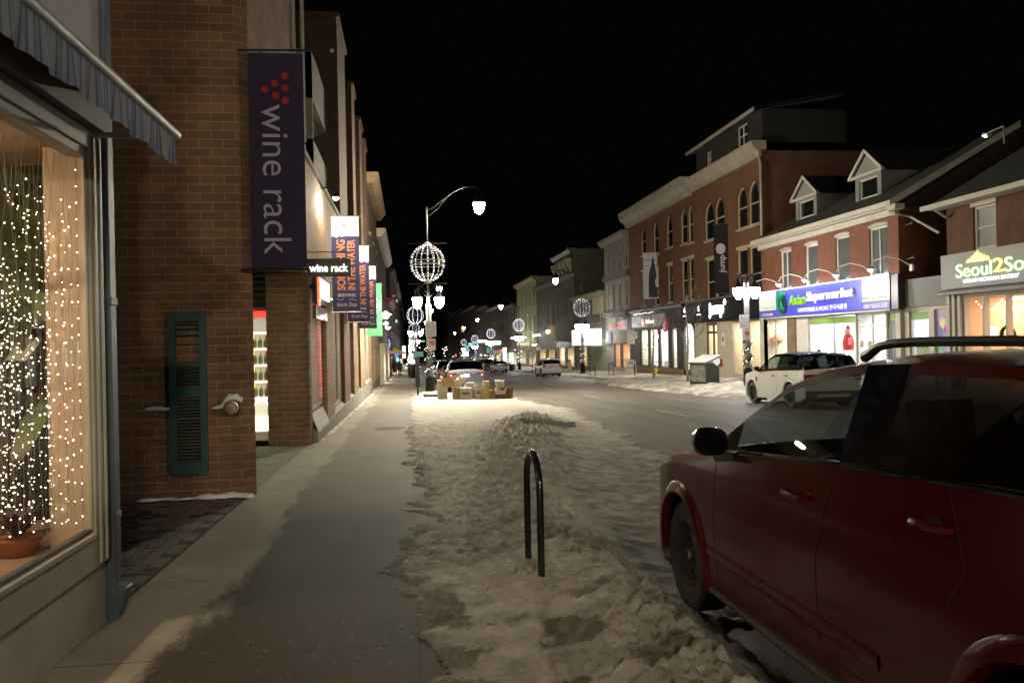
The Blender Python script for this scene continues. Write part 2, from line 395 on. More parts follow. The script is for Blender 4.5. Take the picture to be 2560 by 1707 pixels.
# ploughed snow: left boundary, ridge line, ridge height, right boundary
LB = [(1.0, 0.10), (4.4, 0.12), (5.5, 0.10), (6.2, -0.16), (7.3, -0.20), (8.5, 0.02), (11, 0.10), (14, 0.05), (20, 0.0), (28, -0.05), (36, 0.1), (42, 0.3)]
RC = [(1.0, 1.2), (4.5, 1.3), (6, 1.35), (8, 1.40), (12, 1.65), (16, 2.1), (20, 2.9), (22, 3.1)]
RH = [(1.0, 0.06), (4, 0.07), (6, 0.08), (9, 0.10), (14, 0.20), (17.5, 0.25), (19.5, 0.27), (21, 0.18), (22.8, 0.02), (30, 0.0)]
RW = [(1.0, 0.55), (6, 0.50), (10, 0.62), (16, 0.8), (20, 0.85), (23, 0.9)]
RB = [(1.0, 1.95), (4.8, 1.95), (5.6, 2.2), (6.6, 3.1), (8, 4.0), (14, 4.5), (20, 5.0), (29, 5.5), (33, 4.9), (40, 4.4)]
def snow_field():
    ys = []; y = 0.9
    while y < 42: ys.append(y); y += 0.014 + 0.0045*y
    xs = [-0.6 + 0.026*i for i in range(int(6.4/0.026)+1)]
    mb = MB(); dirt = []
    for y in ys:
        lb, rc, rh, rw, rb = (lerp_list(q, y) for q in (LB, RC, RH, RW, RB))
        for x in xs:
            n1 = fbm(x, y, 1.5, 5, 3.1); n2 = fbm(x, y, 4.5, 5, 9.7); n3 = fbm(x, y, 13, 4, 17.0); n5 = fbm(x, y, 30, 2, 23.0) if y < 22 else 0.0; n4 = noise.cell_vector(Vector((x*9+0.8*n2, y*9+0.8*n3, 1.0))).x - 0.5
            edge_l = x - lb + 0.20*n1 + 0.10*n2
            edge_r = rb - x + 0.30*n1 + 0.14*n2
            cover = min(edge_l, edge_r)
            ridge = rh*math.exp(-((x-rc+0.12*n1)/rw)**2)
            lump = 0.5*(abs(n2) + 0.55*abs(n3))
            deck = 0.012 + 0.005*n1 + 0.008*n3 + 0.008*n5
            lane = smooth(rc+0.30*rw, rc+1.1*rw, x) if y > 5.2 else 0   # the driving side is packed flat
            base = 0.0 if x < 1.62 + (0 if y < 17.5 else 0.25 + min(1, (y-17.5)/3)*2.28) else -0.115
            road_pack = 0.015 + 0.012*n2 + 0.010*max(0, math.sin((x-1.1*y*0.06)*14))*0.6
            h = base*(1 if base else 1) + (1-lane)*deck + lane*road_pack
            if base < 0: h += 0.115*math.exp(-max(0, x-1.55)/0.35)*0.6 if y < 17.5 else 0.0
            h += ridge*(1 + 0.35*lump) + 0.16*ridge*n3 + 0.12*ridge*n2
            rough = smooth(0.02, 0.12, rh)*(1-lane)
            h += rough*(0.010*n2 + 0.014*n3 + 0.016*n5 + 0.055*(0.5+n4)*smooth(-0.05, 0.25, n1+n3*0.8)*smooth(0.09, 0.20, rh)*math.exp(-((x-rc)/(rw*0.9))**2) + 0.05*abs(n2)*smooth(0.10, 0.2, rh))
            # fresh clean snow heaped round the bike rack foot
            dr = math.hypot((x-0.90)/0.75, (y-6.2)/1.35); h += 0.06*math.exp(-(dr/0.30)**2)*(1+0.8*n3)
            h += 0.07*math.exp(-((x-1.55)/0.28)**2)*smooth(6.4, 5.4, y)*(1+0.7*n3)
            if cover < 0.16: h -= (0.16-cover)*0.16 + (0.03 if cover < 0 else 0)
            mb.v.append((x, y, -0.02*y + h + 0.004))
            bare = smooth(0.30, 0.42, fbm(x, y, 2.6, 4, 41.0) + 0.20*(1-smooth(4.5, 7.0, y)) - ridge*2.5 - 0.02)*0.85*(1-smooth(7, 10, y))
            d = max(bare, lane*(0.62 + 0.5*n2 - 0.45*smooth(15, 21, y) - 0.35*smooth(0.7, 0.2, edge_r)), 0.75*smooth(0.34, 0.02, cover + 0.12*n3))
            d = max(d, 0.25 + 0.9*(-n2-0.15)*rough)
            d -= 1.6*math.exp(-(dr/0.42)**2); d += 0.18*n3 + 0.10; d -= 0.45*smooth(20, 26, y)
            dirt.append(min(1, max(0, d)))
    nx = len(xs)
    for j in range(len(ys)-1):
        for i in range(nx-1):
            a = j*nx+i
            p = [mb.v[q] for q in (a, a+1, a+nx+1, a+nx)]
            if max(q[2] + 0.02*q[1] for q in p) < -0.16: continue
            mb.f.append((a, a+1, a+nx+1, a+nx)); mb.m.append(0)
    me = bpy.data.meshes.new('snow'); me.from_pydata(mb.v, [], mb.f); me.materials.append(MT['snow'])
    at = me.attributes.new('dirt', 'FLOAT', 'POINT'); at.data.foreach_set('value', dirt)
    me.polygons.foreach_set('use_smooth', [True]*len(me.polygons)); me.update()
    o = bpy.data.objects.new('snow', me); COL.objects.link(o); tag(o, kind='structure')
snow_field()

def snow_bank(name, x0, x1, y0, y1, hf, step=0.12, dirtf=None):
    nx = int((x1-x0)/step)+1; ny = int((y1-y0)/(step*1.5))+1; v = []; f = []; dd = []
    for j in range(ny):
        y = y0+(y1-y0)*j/(ny-1)
        for i in range(nx):
            x = x0+(x1-x0)*i/(nx-1)
            v.append((x, y, -0.02*y + hf(x, y))); dd.append(min(1, max(0, 0.8*fbm(x, y, 0.9, 4, 5)+0.25)) if dirtf is None else dirtf(x, y))
    for j in range(ny-1):
        for i in range(nx-1):
            a = j*nx+i; f.append((a, a+1, a+nx+1, a+nx))
    me = bpy.data.meshes.new(name); me.from_pydata(v, [], f); me.materials.append(MT['snow'])
    at = me.attributes.new('dirt', 'FLOAT', 'POINT'); at.data.foreach_set('value', dd)
    me.polygons.foreach_set('use_smooth', [True]*len(me.polygons))
    o = bpy.data.objects.new(name, me); COL.objects.link(o); tag(o, kind='structure')
def right_bank(x, y):
    g = G(max(x, 14.4), y) + 0.02*y if x > 14.2 else -0.12
    g = -0.12 + smooth(13.9, 14.6, x)*(g+0.12)
    edge = lerp_list([(20, 14.0), (29, 13.9), (31, 12.9), (40, 12.1), (46, 11.9), (52, 12.4), (60, 14.0), (76, 13.6), (90, 13.8)], y) + 0.5*fbm(x, y, 0.35, 3, 2)
    edge2 = lerp_list([(20, 15.0), (36, 15.4), (44, 17.8), (52, 17.0), (57, 15.8), (62, 15.0), (90, 14.9)], y) + 0.5*fbm(x, y, 0.5, 3, 8)
    m = smooth(edge-0.05, edge+0.5, x)*smooth(edge2+0.5, edge2-0.3, x)
    top = lerp_list([(20, 0.22), (44, 0.28), (56, 0.22), (60, 0.10), (64, 0.05), (74, 0.16), (90, 0.12)], y)
    n1 = fbm(x, y, 1.1, 4, 4); n2 = fbm(x, y, 3.0, 4, 7)
    return g - 0.05 + m*(0.05 + 0.55*top*(0.65 + 0.8*abs(n1) + 0.5*n2*0.7))
snow_bank('snow', 11.2, 18.4, 20, 92, right_bank, 0.12)
def left_sliver(x, y):
    m = smooth(-1.62, -2.02, x + 0.10*fbm(x, y, 1.2, 4, 1) + 0.10*fbm(x, y, 5, 3, 2))
    return -0.03 + m*(0.045 + 0.03*fbm(x, y, 4, 3, 6))
snow_bank('snow', -2.06, -1.35, 18.2, 60, left_sliver, 0.05, lambda x, y: 0.05)
# ---------------------------------------------------------------- facade tools (local frame: x along the front, y into the building, z up)
FO = 18/22.3*2560
def ray(px, py):
    u = (px-1280)/FO; v = (py-853.5)/FO
    return _f + _cr*u - _cu*v
def onX(px, py, X):
    d = ray(px, py); t = X/d.x; return (X, d.y*t, EYE + d.z*t)
def onY(px, py, Y):
    d = ray(px, py); t = Y/d.y; return (d.x*t, Y, EYE + d.z*t)

def holed(mb, x0, x1, z0, z1, holes, y=0.0, depth=0.18):
    hs = [(max(a, x0), min(b, x1), max(c, z0), min(d, z1)) for a, b, c, d in holes]
    xs = sorted(set([x0, x1] + [h[0] for h in hs] + [h[1] for h in hs])); zs = sorted(set([z0, z1] + [h[2] for h in hs] + [h[3] for h in hs]))
    for i in range(len(xs)-1):
        for j in range(len(zs)-1):
            cx, cz = (xs[i]+xs[i+1])/2, (zs[j]+zs[j+1])/2
            if any(h[0] < cx < h[1] and h[2] < cz < h[3] for h in hs): continue
            mb.quad((xs[i], y, zs[j]), (xs[i+1], y, zs[j]), (xs[i+1], y, zs[j+1]), (xs[i], y, zs[j+1]))
    for a, b, c, d in hs:
        mb.quad((a, y, c), (a, y, d), (a, y+depth, d), (a, y+depth, c)); mb.quad((b, y, c), (b, y+depth, c), (b, y+depth, d), (b, y, d))
        if c > z0: mb.quad((a, y, c), (a, y+depth, c), (b, y+depth, c), (b, y, c))
        mb.quad((a, y, d), (b, y, d), (b, y+depth, d), (a, y+depth, d))
    return mb

def shell(mb, x0, x1, z0, z1, D, y=0.0, top=True):
    """sides, back and lid of a block whose front is made by holed()"""
    mb.quad((x0, y, z0), (x0, y, z1), (x0, D, z1), (x0, D, z0)); mb.quad((x1, y, z0), (x1, D, z0), (x1, D, z1), (x1, y, z1))
    mb.quad((x0, D, z0), (x0, D, z1), (x1, D, z1), (x1, D, z0))
    if top: mb.quad((x0, y, z1), (x1, y, z1), (x1, D, z1), (x0, D, z1))

def window(parent, a, b, c, d, frame, pane, arch=None, y=0.0, sill=None, rail=True, mull=False, hood=None, fw=0.07, name='window', wallmat=None):
    """sash window filling the hole a..b, c..d; arch = wall material for the corner pieces of a round head"""
    mb = MB(); yy = y+0.06; w = b-a
    mb.box(a, a+fw, yy, yy+0.07, c, d); mb.box(b-fw, b, yy, yy+0.07, c, d)
    mb.box(a+fw, b-fw, yy, yy+0.07, c, c+fw); mb.box(a+fw, b-fw, yy, yy+0.07, d-fw, d)
    if rail: mb.box(a+fw, b-fw, yy+0.002, yy+0.05, (c+d)/2-0.03, (c+d)/2+0.03)
    if mull: mb.box((a+b)/2-0.03, (a+b)/2+0.03, yy+0.004, yy+0.048, c+fw, d-fw)
    fr = mb.build(name, frame, parent)
    p = MB(); p.quad((a+fw, yy+0.055, c+fw), (b-fw, yy+0.055, c+fw), (b-fw, yy+0.055, d-fw), (a+fw, yy+0.055, d-fw))
    p.build('pane', pane, fr)
    if arch:
        r = w/2; cx = (a+b)/2; zc = d-r; k = MB(); h = MB()
        for sgn in (-1, 1):
            arc = [(cx+sgn*r*math.cos(t), zc+r*math.sin(t)) for t in [math.pi/2*i/6 for i in range(7)]]
            k.prism([(cx+sgn*r, d)] + arc, y-0.004, y+0.15)
        k.build('arch_spandrel', arch, parent)
        out = [(cx-(r+0.0)*math.cos(t), zc+(r+0.0)*math.sin(t)) for t in [math.pi*i/12 for i in range(13)]]
        inn = [(cx-(r-fw)*math.cos(t), zc+(r-fw)*math.sin(t)) for t in [math.pi*i/12 for i in range(13)]]
        for i in range(12): h.prism([out[i], out[i+1], inn[i+1], inn[i]], yy-0.003, yy+0.074)
        h.build('arch_head', frame, fr)
    if hood:
        h = MB()
        if arch:
            r = w/2+0.02; cx = (a+b)/2; zc = d-w/2
            for i in range(12):
                t0, t1 = math.pi*i/12, math.pi*(i+1)/12
                h.prism([(cx-r*math.cos(t0), zc+r*math.sin(t0)), (cx-r*math.cos(t1), zc+r*math.sin(t1)), (cx-(r+.13)*math.cos(t1), zc+(r+.13)*math.sin(t1)), (cx-(r+.13)*math.cos(t0), zc+(r+.13)*math.sin(t0))], y-0.05, y-0.006)
        else: h.box(a-0.08, b+0.08, y-0.05, y-0.002, d+0.005, d+0.18)
        h.build('window_hood', hood, fr)
    if sill:
        s_ = MB(); s_.box(a-0.1, b+0.1, y-0.09, y-0.003, c-0.14, c-0.01); s_.build('sill', sill, fr)
    return fr

def room(parent, a, b, c, d, wall, lamp, depth=2.6, y=0.2, n=2, floor=None, gl=True, mulls=(), frame=None, fw=0.06, trans=None, lh=0.8):
    """a lit shop interior behind the hole a..b, c..d with ceiling lamps, glass and mullions"""
    mb = MB(); e = 0.001
    A, B, Y1 = a-0.02, b+0.02, y+depth
    mb.quad((A, y, c), (A, y, d), (A, Y1, d), (A, Y1, c)); mb.quad((B, y, c), (B, Y1, c), (B, Y1, d), (B, y, d))
    mb.quad((A, Y1, c), (A, Y1, d), (B, Y1, d), (B, Y1, c)); mb.quad((A, y, d), (B, y, d), (B, Y1, d), (A, Y1, d))
    iw = mb.build('interior_wall', wall, parent)
    fl = MB(); fl.quad((A, y, c), (B, y, c), (B, Y1, c), (A, Y1, c)); fl.build('interior_floor', floor or MT['wood'], iw)
    lm = MB()
    for i in range(n):
        cx = a+(b-a)*(i+0.5)/n; wd = (b-a)/n*0.5
        lm.box(cx-wd/2, cx+wd/2, y+0.35*depth, y+0.35*depth+lh, d-0.07, d-0.03)
    lm.build('ceiling_lamp', lamp, iw)
    if gl:
        g = MB(); g.quad((a, y-0.08, c), (b, y-0.08, c), (b, y-0.08, d), (a, y-0.08, d)); g.build('shop_glass', MT['glass'], parent)
    if frame:
        f = MB()
        for m_ in [a+fw/2] + list(mulls) + [b-fw/2]: f.box(m_-fw/2, m_+fw/2, y-0.13, y-0.05, c, d)
        f.box(a+fw, b-fw, y-0.128, y-0.052, d-fw, d-0.002); f.box(a+fw, b-fw, y-0.128, y-0.052, c+0.002, c+fw)
        if trans: f.box(a+fw, b-fw, y-0.126, y-0.054, trans-fw/2, trans+fw/2)
        f.build('shop_window_frame', frame, parent)
    return iw

# ================================================================= LEFT SIDE
B_corner = brick('corner_brick', (0.235, 0.125, 0.070), (0.150, 0.084, 0.052), (0.32, 0.26, 0.18), 0.30, 0.115, 0.006, soot=0.5)
B_yellow = brick('buff_brick', (0.34, 0.22, 0.11), (0.27, 0.15, 0.08), (0.38, 0.32, 0.24), 0.30, 0.115, 0.006)
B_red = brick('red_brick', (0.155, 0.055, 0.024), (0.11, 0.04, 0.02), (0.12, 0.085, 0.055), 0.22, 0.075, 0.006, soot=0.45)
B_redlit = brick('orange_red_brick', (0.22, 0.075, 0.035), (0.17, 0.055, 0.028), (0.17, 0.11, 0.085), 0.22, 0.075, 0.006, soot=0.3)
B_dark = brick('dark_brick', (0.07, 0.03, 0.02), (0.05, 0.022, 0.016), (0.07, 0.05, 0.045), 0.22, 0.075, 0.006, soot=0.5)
B_pier = brick('shaded_pier_brick', (0.075, 0.038, 0.020), (0.055, 0.028, 0.016), (0.09, 0.07, 0.05), 0.30, 0.115, 0.006)  # darker copy of the corner brick; shade is put into its colour
XL = -2.05
def left(name, label, cat='building', group=None): return empty(name, (XL, 0, 0), R(90), label, cat, group)
M_warm = emit('warm_shop_lamp', (1.0, 0.80, 0.55), 22.0)
M_white = emit('white_shop_lamp', (1.0, 0.95, 0.85), 35.0)
M_cool = emit('cool_shop_lamp', (0.85, 0.95, 1.0), 35.0)

# ---- the shop with the fairy-light window
t = left('corner_shop', 'pale grey shop with a fairy light window and striped awning at left edge')
mb = MB(); holed(mb, -8, 5.86, -0.4, 3.42, [(0.6, 5.62, 0.50, 3.0)], depth=0.10)
side = [(5.86, 0.0), (5.86, 0.10), (7.0, 0.42), (8.4, 0.95), (8.4, 5.0), (-8, 5.0), (-8, 0)]
for (xa_, ya_), (xb_, yb_) in zip(side, side[1:]): mb.quad((xa_, ya_, -0.4), (xb_, yb_, -0.4), (xb_, yb_, 5.35), (xa_, ya_, 5.35))
mb.build('wall', mat('shop_panel', (0.44, 0.43, 0.37), 0.6, var=0.10, bump=0.15), t)
mb = MB(); mb.box(-8, 5.86, -0.03, 5, 3.425, 5.35); mb.build('fascia', mat('fascia', (0.34, 0.34, 0.36), 0.7, var=0.06, bump=0.2, bscale=60), t)
mb = MB(); mb.prismx([(-0.25, 5.75), (-0.25, 5.6), (-0.10, 5.5), (-0.06, 5.36), (0.3, 5.36), (0.3, 5.75)], -8, 5.95); mb.build('cornice', MT['grey'], t)
MT['framewood'] = mat('window_frame_paint', (0.40, 0.38, 0.33), 0.5, var=0.12)
mb = MB()
mb.box(5.62, 5.84, -0.035, 0.0, 0.30, 3.12); mb.box(5.595, 5.62, -0.02, 0.0, 0.50, 3.0); mb.box(5.66, 5.70, -0.05, -0.036, 0.32, 3.10); mb.box(5.76, 5.80, -0.05, -0.036, 0.32, 3.10)
mb.box(-2, 5.62, -0.035, -0.002, 0.30, 0.50); mb.box(-2, 5.585, -0.055, 0.002, 0.50, 0.535)
mb.box(-2, 5.62, -0.035, -0.002, 3.0, 3.12); mb.box(-2, 5.585, -0.02, 0.09, 2.94, 3.0)
mb.build('window_frame', MT['framewood'], t, bevel=0.006)
mb = MB(); mb.box(-2, 5.58, -0.02, 0.02, 0.535, 0.56); mb.build('glazing_seal', MT['dkgrey'], t)
mb = MB(); mb.box(-2, 5.84, -0.10, -0.036, 3.13, 3.30); mb.build('awning_box', mat('brown_beam', (0.10, 0.085, 0.07), 0.6, var=0.2), t)
mb = MB(); mb.quad((-2, 0.004, 0.53), (5.6, 0.004, 0.53), (5.6, 0.004, 2.98), (-2, 0.004, 2.98)); mb.build('shop_glass', MT['glass'], t)
# window bay interior
mb = MB(); IN = 5.605
mb.quad((IN, 0.002, 0.40), (IN, 0.002, 3.0), (IN, 0.24, 3.0), (IN, 0.24, 0.40))
mb.quad((IN, 0.24, 0.40), (IN, 0.24, 3.0), (5.84, 0.24, 3.0), (5.84, 0.24, 0.40))
mb.quad((-4, 4.9, 0.0), (-4, 4.9, 3.1), (8.3, 4.9, 3.1), (8.3, 4.9, 0.0)); mb.quad((-4, 0.1, 0.4), (-4, 0.1, 3.1), (-4, 4.9, 3.1), (-4, 4.9, 0.4))
mb.quad((-4, 0.1, 3.05), (5.6, 0.1, 3.05), (8.3, 1.0, 3.05), (8.3, 4.9, 3.05), (-4, 4.9, 3.05))
mb.build('interior_wall', mat('plaster_bay', (0.62, 0.46, 0.30), 0.8, var=0.15, vscale=1.2), t)
mb = MB(); mb.quad((8.3, 0.98, -0.1), (8.3, 0.98, 3.05), (8.3, 4.9, 3.05), (8.3, 4.9, -0.1)); mb.quad((5.84, 0.13, -0.1), (5.84, 0.13, 3.05), (8.3, 0.96, 3.05), (8.3, 0.96, -0.1)); mb.build('shaded_wall', mat('unlit_wall', (0.05, 0.04, 0.035), 0.9, var=0.4, vscale=1), t)  # end wall of the bay, coloured dark to stand in for being unlit
mb = MB(); mb.box(-4, IN-0.002, 0.10, 0.80, 0.38, 0.44); mb.box(-4, 8.2, 1.0, 4.89, -0.1, -0.05); mb.box(5.62, 6.6, 0.30, 0.9, 0.38, 0.44); mb.build('display_shelf', mat('shelf', (0.33, 0.22, 0.16), 0.6, var=0.3), t)
# blue downpipe
t2 = left('downpipe', 'slate blue downpipe at the corner of the fairy light shop', 'downpipe')
mb = MB(); mb.box(5.88, 6.00, -0.06, 0.06, 0.0, 5.0); mb.box(5.875, 6.005, -0.068, 0.062, 2.0, 2.06); mb.box(5.875, 6.005, -0.068, 0.062, 0.55, 0.60)
mb.build('pipe', mat('slate_blue', (0.05, 0.072, 0.10), 0.5, var=0.25), t2, bevel=0.01)
mb = MB(); mb.obox((5.95, -0.04, -0.02), (0.12, 0.11, 0.26), (0.30, 0, 0)); mb.box(5.86, 6.02, -0.15, 0.02, 4.9, 5.35)
mb.build('outlet', mat('slate_blue2', (0.05, 0.072, 0.10), 0.5, var=0.25), t2, bevel=0.01)
# awning (a thing of its own)
t3 = left('awning', 'striped blue and white awning with a hanging valance over the window', 'awning')
ms = mat('stripe', (0.3, 0.3, 0.33), 0.9); tt = ms.node_tree; bb = tt.nodes['Principled BSDF']
wv = tt.nodes.new('ShaderNodeTexWave'); wv.bands_direction = 'X'; wv.inputs['Scale'].default_value = 2.9; wv.inputs['Distortion'].default_value = 0.0
tc = tt.nodes.new('ShaderNodeTexCoord'); rp = tt.nodes.new('ShaderNodeValToRGB'); rp.color_ramp.interpolation = 'CONSTANT'
rp.color_ramp.elements[0].color = (0.17, 0.18, 0.22, 1); rp.color_ramp.elements[1].color = (0.05, 0.075, 0.15, 1); rp.color_ramp.elements[1].position = 0.45
e3 = rp.color_ramp.elements.new(0.85); e3.color = (0.12, 0.15, 0.22, 1)
tt.links.new(tc.outputs['Object'], wv.inputs[0]); tt.links.new(wv.outputs['Fac'], rp.inputs[0]); tt.links.new(rp.outputs[0], bb.inputs['Base Color'])
mb = MB(); N = 300
for i in range(N+1):
    x = -2 + 7.5*i/N; wv_ = 0.012*math.sin(x*19) + 0.008*math.sin(x*43+1)
    sc = 0.01*abs(math.sin(x*6))
    mb.v += [(x, -0.60+0.0, 3.055), (x, -0.60+wv_*0.5, 2.95), (x, -0.60+wv_, 2.855+sc)]
for i in range(N):
    for k in range(2): a = i*3+k; mb.f.append((a, a+3, a+4, a+1)); mb.m.append(0)
mb.build('valance', ms, t3, smooth=True)
mb = MB()
for i in range(41):
    x = -2 + 7.5*i/40; mb.v += [(x, -0.60, 3.06), (x, -0.36, 3.17), (x, -0.10, 3.32)]
for i in range(40):
    for k in range(2): a = i*3+k; mb.f.append((a, a+3, a+4, a+1)); mb.m.append(0)
mb.build('canopy', ms, t3)
mb = MB(); mb.tube([(-2, -0.60, 3.075), (5.56, -0.60, 3.075)], 0.028, 10); mb.box(5.50, 5.53, -0.60, -0.09, 3.045, 3.075)
mb.build('front_bar', MT['galv'], t3, smooth=True)

# fairy light strands behind the glass
M_bulb = emit('fairy_bulb', (1.0, 0.74, 0.55), 18.0, sample=False)
M_wire = mat('clear_wire', (0.20, 0.18, 0.16), 0.4)
rnd = random.Random(5)
for k in range(32):
    y = 0.04 + 0.50*rnd.random(); d_ = ray(176*(k+0.7*rnd.random())/30-8, 700); x = min(5.57, -(2.05+y)*d_.y/d_.x)
    s = empty('light_strand', (0, 0, 0), 0, 'strand of warm fairy lights hanging in the shop window', 'fairy lights', 'fairy light strands in the shop window')
    s.location = (XL, 0, 0); s.rotation_euler = (0, 0, R(90))
    mb = MB(); pts = []
    z = 2.96
    while z > 0.62: pts.append((x+0.012*math.sin(z*9+k), y+0.012*math.cos(z*7+k), z)); z -= 0.09
    mb.tube(pts, 0.0013, 4); mb.build('wire', M_wire, s)
    mb = MB(); z = 2.72 - 0.3*rnd.random()
    while z > 0.60:
        mb.octa((x+0.02*(rnd.random()-0.5), y+0.02*(rnd.random()-0.5), z), 0.0046*(0.5+0.8*rnd.random()**1.5)); z -= 0.065+0.085*rnd.random()
    mb.build('bulb', M_bulb, s)
# strand along the frame
s = empty('light_strand', (XL, 0, 0), R(90), 'straight strand of fairy lights running down the window frame', 'fairy lights')
mb = MB(); mb.tube([(5.575, 0.03, 2.95), (5.575, 0.03, 0.58)], 0.0015, 4); mb.build('wire', M_wire, s)
mb = MB()
for i in range(22): mb.octa((5.57, 0.03, 2.85-0.105*i), 0.004)
mb.build('bulb', M_bulb, s)
# the warm pool these hundreds of bulbs make comes from an added disc, out of view
tl = left('added_bay_light', 'unseen warm disc added to light the fairy light window', 'added light')
mb = MB(); mb.lathe([(0.09, -0.03), (0.10, 0.0)], (5.0, 1.25, 3.0), 16); mb.build('lamp_disc', emit('bay_fill', (1.0, 0.76, 0.50), 480.0), tl)

# banana plant in the window
MT['leaf'] = mat('banana_leaf', (0.05, 0.075, 0.016), 0.5, var=0.6, vscale=5, col2=(0.12, 0.17, 0.035))
def leaf(mb, base, d, L, W, droop):
    base = Vector(base); d = Vector(d).normalized(); side = d.cross(Vector((0, 0, 1))).normalized(); n = 12; rows = []
    for i in range(n+1):
        s_ = i/n; p = base + d*L*s_ + Vector((0, 0, -droop*s_*s_)); wd = W*math.sin(math.pi*min(1, 0.06+s_*0.94))**0.6*(1-0.25*s_)
        rows.append((p - side*wd + Vector((0, 0, -0.1*wd)), p, p + side*wd + Vector((0, 0, -0.1*wd))))
    b0 = len(mb.v)
    for r_ in rows: mb.v += [tuple(q) for q in r_]
    for i in range(n):
        for k in range(2): a = b0+i*3+k; mb.f.append((a, a+3, a+4, a+1)); mb.m.append(0)
bp_ = left('banana_plant', 'tall banana plant with big drooping leaves behind the fairy lights', 'plant')
mb = MB()
def lv(px0, py0, px1, py1, dep, W, dr, dep1=None):
    p, q_ = onX(px0, py0, XL-dep), onX(px1, py1, XL-(dep1 or dep)); a_ = Vector((p[1], dep, p[2])); b_ = Vector((q_[1], dep1 or dep, q_[2]+dr)); leaf(mb, a_, b_-a_, (b_-a_).length, W, dr)
lv(150, 900, 198, 640, 0.34, 0.085, 0.0); lv(20, 900, 160, 385, 0.62, 0.30, 0.05); lv(60, 520, 185, 850, 0.50, 0.16, 0.25); lv(0, 560, 120, 860, 0.60, 0.22, 0.2); lv(10, 380, 150, 560, 0.75, 0.28, 0.1)
lv(-60, 450, 60, 880, 0.45, 0.2, 0.3); lv(90, 640, 170, 880, 0.7, 0.22, 0.2); lv(40, 1150, 130, 960, 0.5, 0.09, 0.1); lv(0, 700, 70, 960, 0.8, 0.2, 0.2); lv(110, 400, 60, 700, 0.85, 0.25, 0.1); lv(-80, 600, 40, 1000, 0.7, 0.2, 0.2)
mb.build('leaves', MT['leaf'], bp_, smooth=True)
mb = MB()
for x, y in ((5.9, 0.7), (6.3, 0.85), (5.4, 0.8)): mb.tube([(x, y, -0.05), (x+0.03, y-0.02, 1.0), (x, y, 2.1)], [0.05, 0.045, 0.03], 8)
mb.build('stem', mat('banana_stem', (0.14, 0.11, 0.06), 0.6, var=0.4), bp_, smooth=True)
pp = left('potted_plant', 'small dark red leaved plant in an orange pot on the sill', 'potted plant')
mb = MB(); mb.lathe([(0.10, 0), (0.15, 0.10), (0.16, 0.10), (0.15, 0.10)], (5.52, 0.40, 0.44), 16); mb.build('pot', mat('terracotta', (0.42, 0.13, 0.04), 0.6, var=0.2), pp, smooth=True)
mb = MB(); rnd = random.Random(3)
for i in range(26):
    a = rnd.random()*6.28; leaf(mb, (5.52, 0.40, 0.54), (math.cos(a), 0.6*math.sin(a), 0.9+rnd.random()), 0.18+0.15*rnd.random(), 0.035, 0.08)
mb.build('leaves', mat('red_leaf', (0.06, 0.02, 0.02), 0.5, var=0.6, vscale=12), pp)
# shelves and stock dim in the back of the shop
for k in range(3):
    f_ = left('clothes_rack', 'dim rack of hanging garments deep in the fairy light shop', 'clothes rack', 'garment racks deep in the shop')
    mb = MB(); x0 = 1.2+1.4*k; mb.box(x0, x0+0.03, 2.6, 2.63, -0.05, 1.5); mb.box(x0+1.1, x0+1.13, 2.6, 2.63, -0.05, 1.5); mb.box(x0, x0+1.13, 2.6, 2.63, 1.5, 1.53); mb.build('frame', MT['steel'], f_)
    for i in range(7):
        mb = MB(); a = x0+0.12+i*0.14; mb.prismx([(2.4, 0.6), (2.85, 0.6), (2.8, 1.35), (2.62, 1.48), (2.45, 1.35)], a, a+0.06)
        c_ = rnd.choice([(0.03, 0.05, 0.12), (0.12, 0.02, 0.02), (0.1, 0.1, 0.1), (0.02, 0.02, 0.02), (0.05, 0.03, 0.05)]); mb.build('garment', mat('cloth', c_, 0.9), f_)

# ---- brick corner building (wall facing us at Y = 11), recess, second pier, one-storey front
t = empty('brick_building', (0, 0, 0), 0, 'tall brown brick corner building carrying the purple vertical banner', 'building')
mb = MB()
c = 0.13
poly = [(-7, 11), (-2.0-c, 11), (-2.0, 11+c), (-2.085, 11.4), (-7, 11.4)]
mb.v += [(x, y, -0.4) for x, y in poly] + [(x, y, 13.0) for x, y in poly]
for f in [(0,1,6,5),(1,2,7,6),(2,3,8,7),(3,4,9,8),(5,6,7,8,9)]: mb.f.append(f); mb.m.append(0)
mb.build('corner_pier', B_corner, t)
mb = MB(); mb.box(-7, -2.09, 11.402, 16.8, 3.30, 13.0); mb.box(-7, -3.42, 11.402, 17.4, -0.4, 3.298); mb.build('upper_wall', B_corner, t)
c = 0.10
mb = MB(); poly = [(-2.87, 17.4), (-2.03-c, 17.4), (-2.03, 17.4+c), (-2.03, 17.85), (-2.87, 17.85)]
mb.v += [(x, y, -0.5) for x, y in poly] + [(x, y, 3.298) for x, y in poly]
for f in [(0,1,6,5),(1,2,7,6),(2,3,8,7),(3,4,9,8),(4,0,5,9)]: mb.f.append(f); mb.m.append(0)
mb.build('pier', B_corner, t)
MT['soffit'] = mat('soffit_boards', (0.42, 0.38, 0.27), 0.7, var=0.15)
mb = MB()
for i in range(11): mb.box(-3.42+0.127*i, -3.42+0.127*i+0.115, 11.41, 17.39, 3.262, 3.296)
mb.build('soffit', MT['soffit'], t)
mb = MB()
for i in range(6): mb.obox((-3.15, 17.52, 2.52+0.13*i), (0.55, 0.10, 0.035), (R(35), 0, 0))
mb.build('louvre', MT['dkgrey'], t)
mb = MB(); mb.box(-4, -1.95, 11.5, 16.9, 5.62, 5.70); mb.build('ledge', MT['grey'], t)
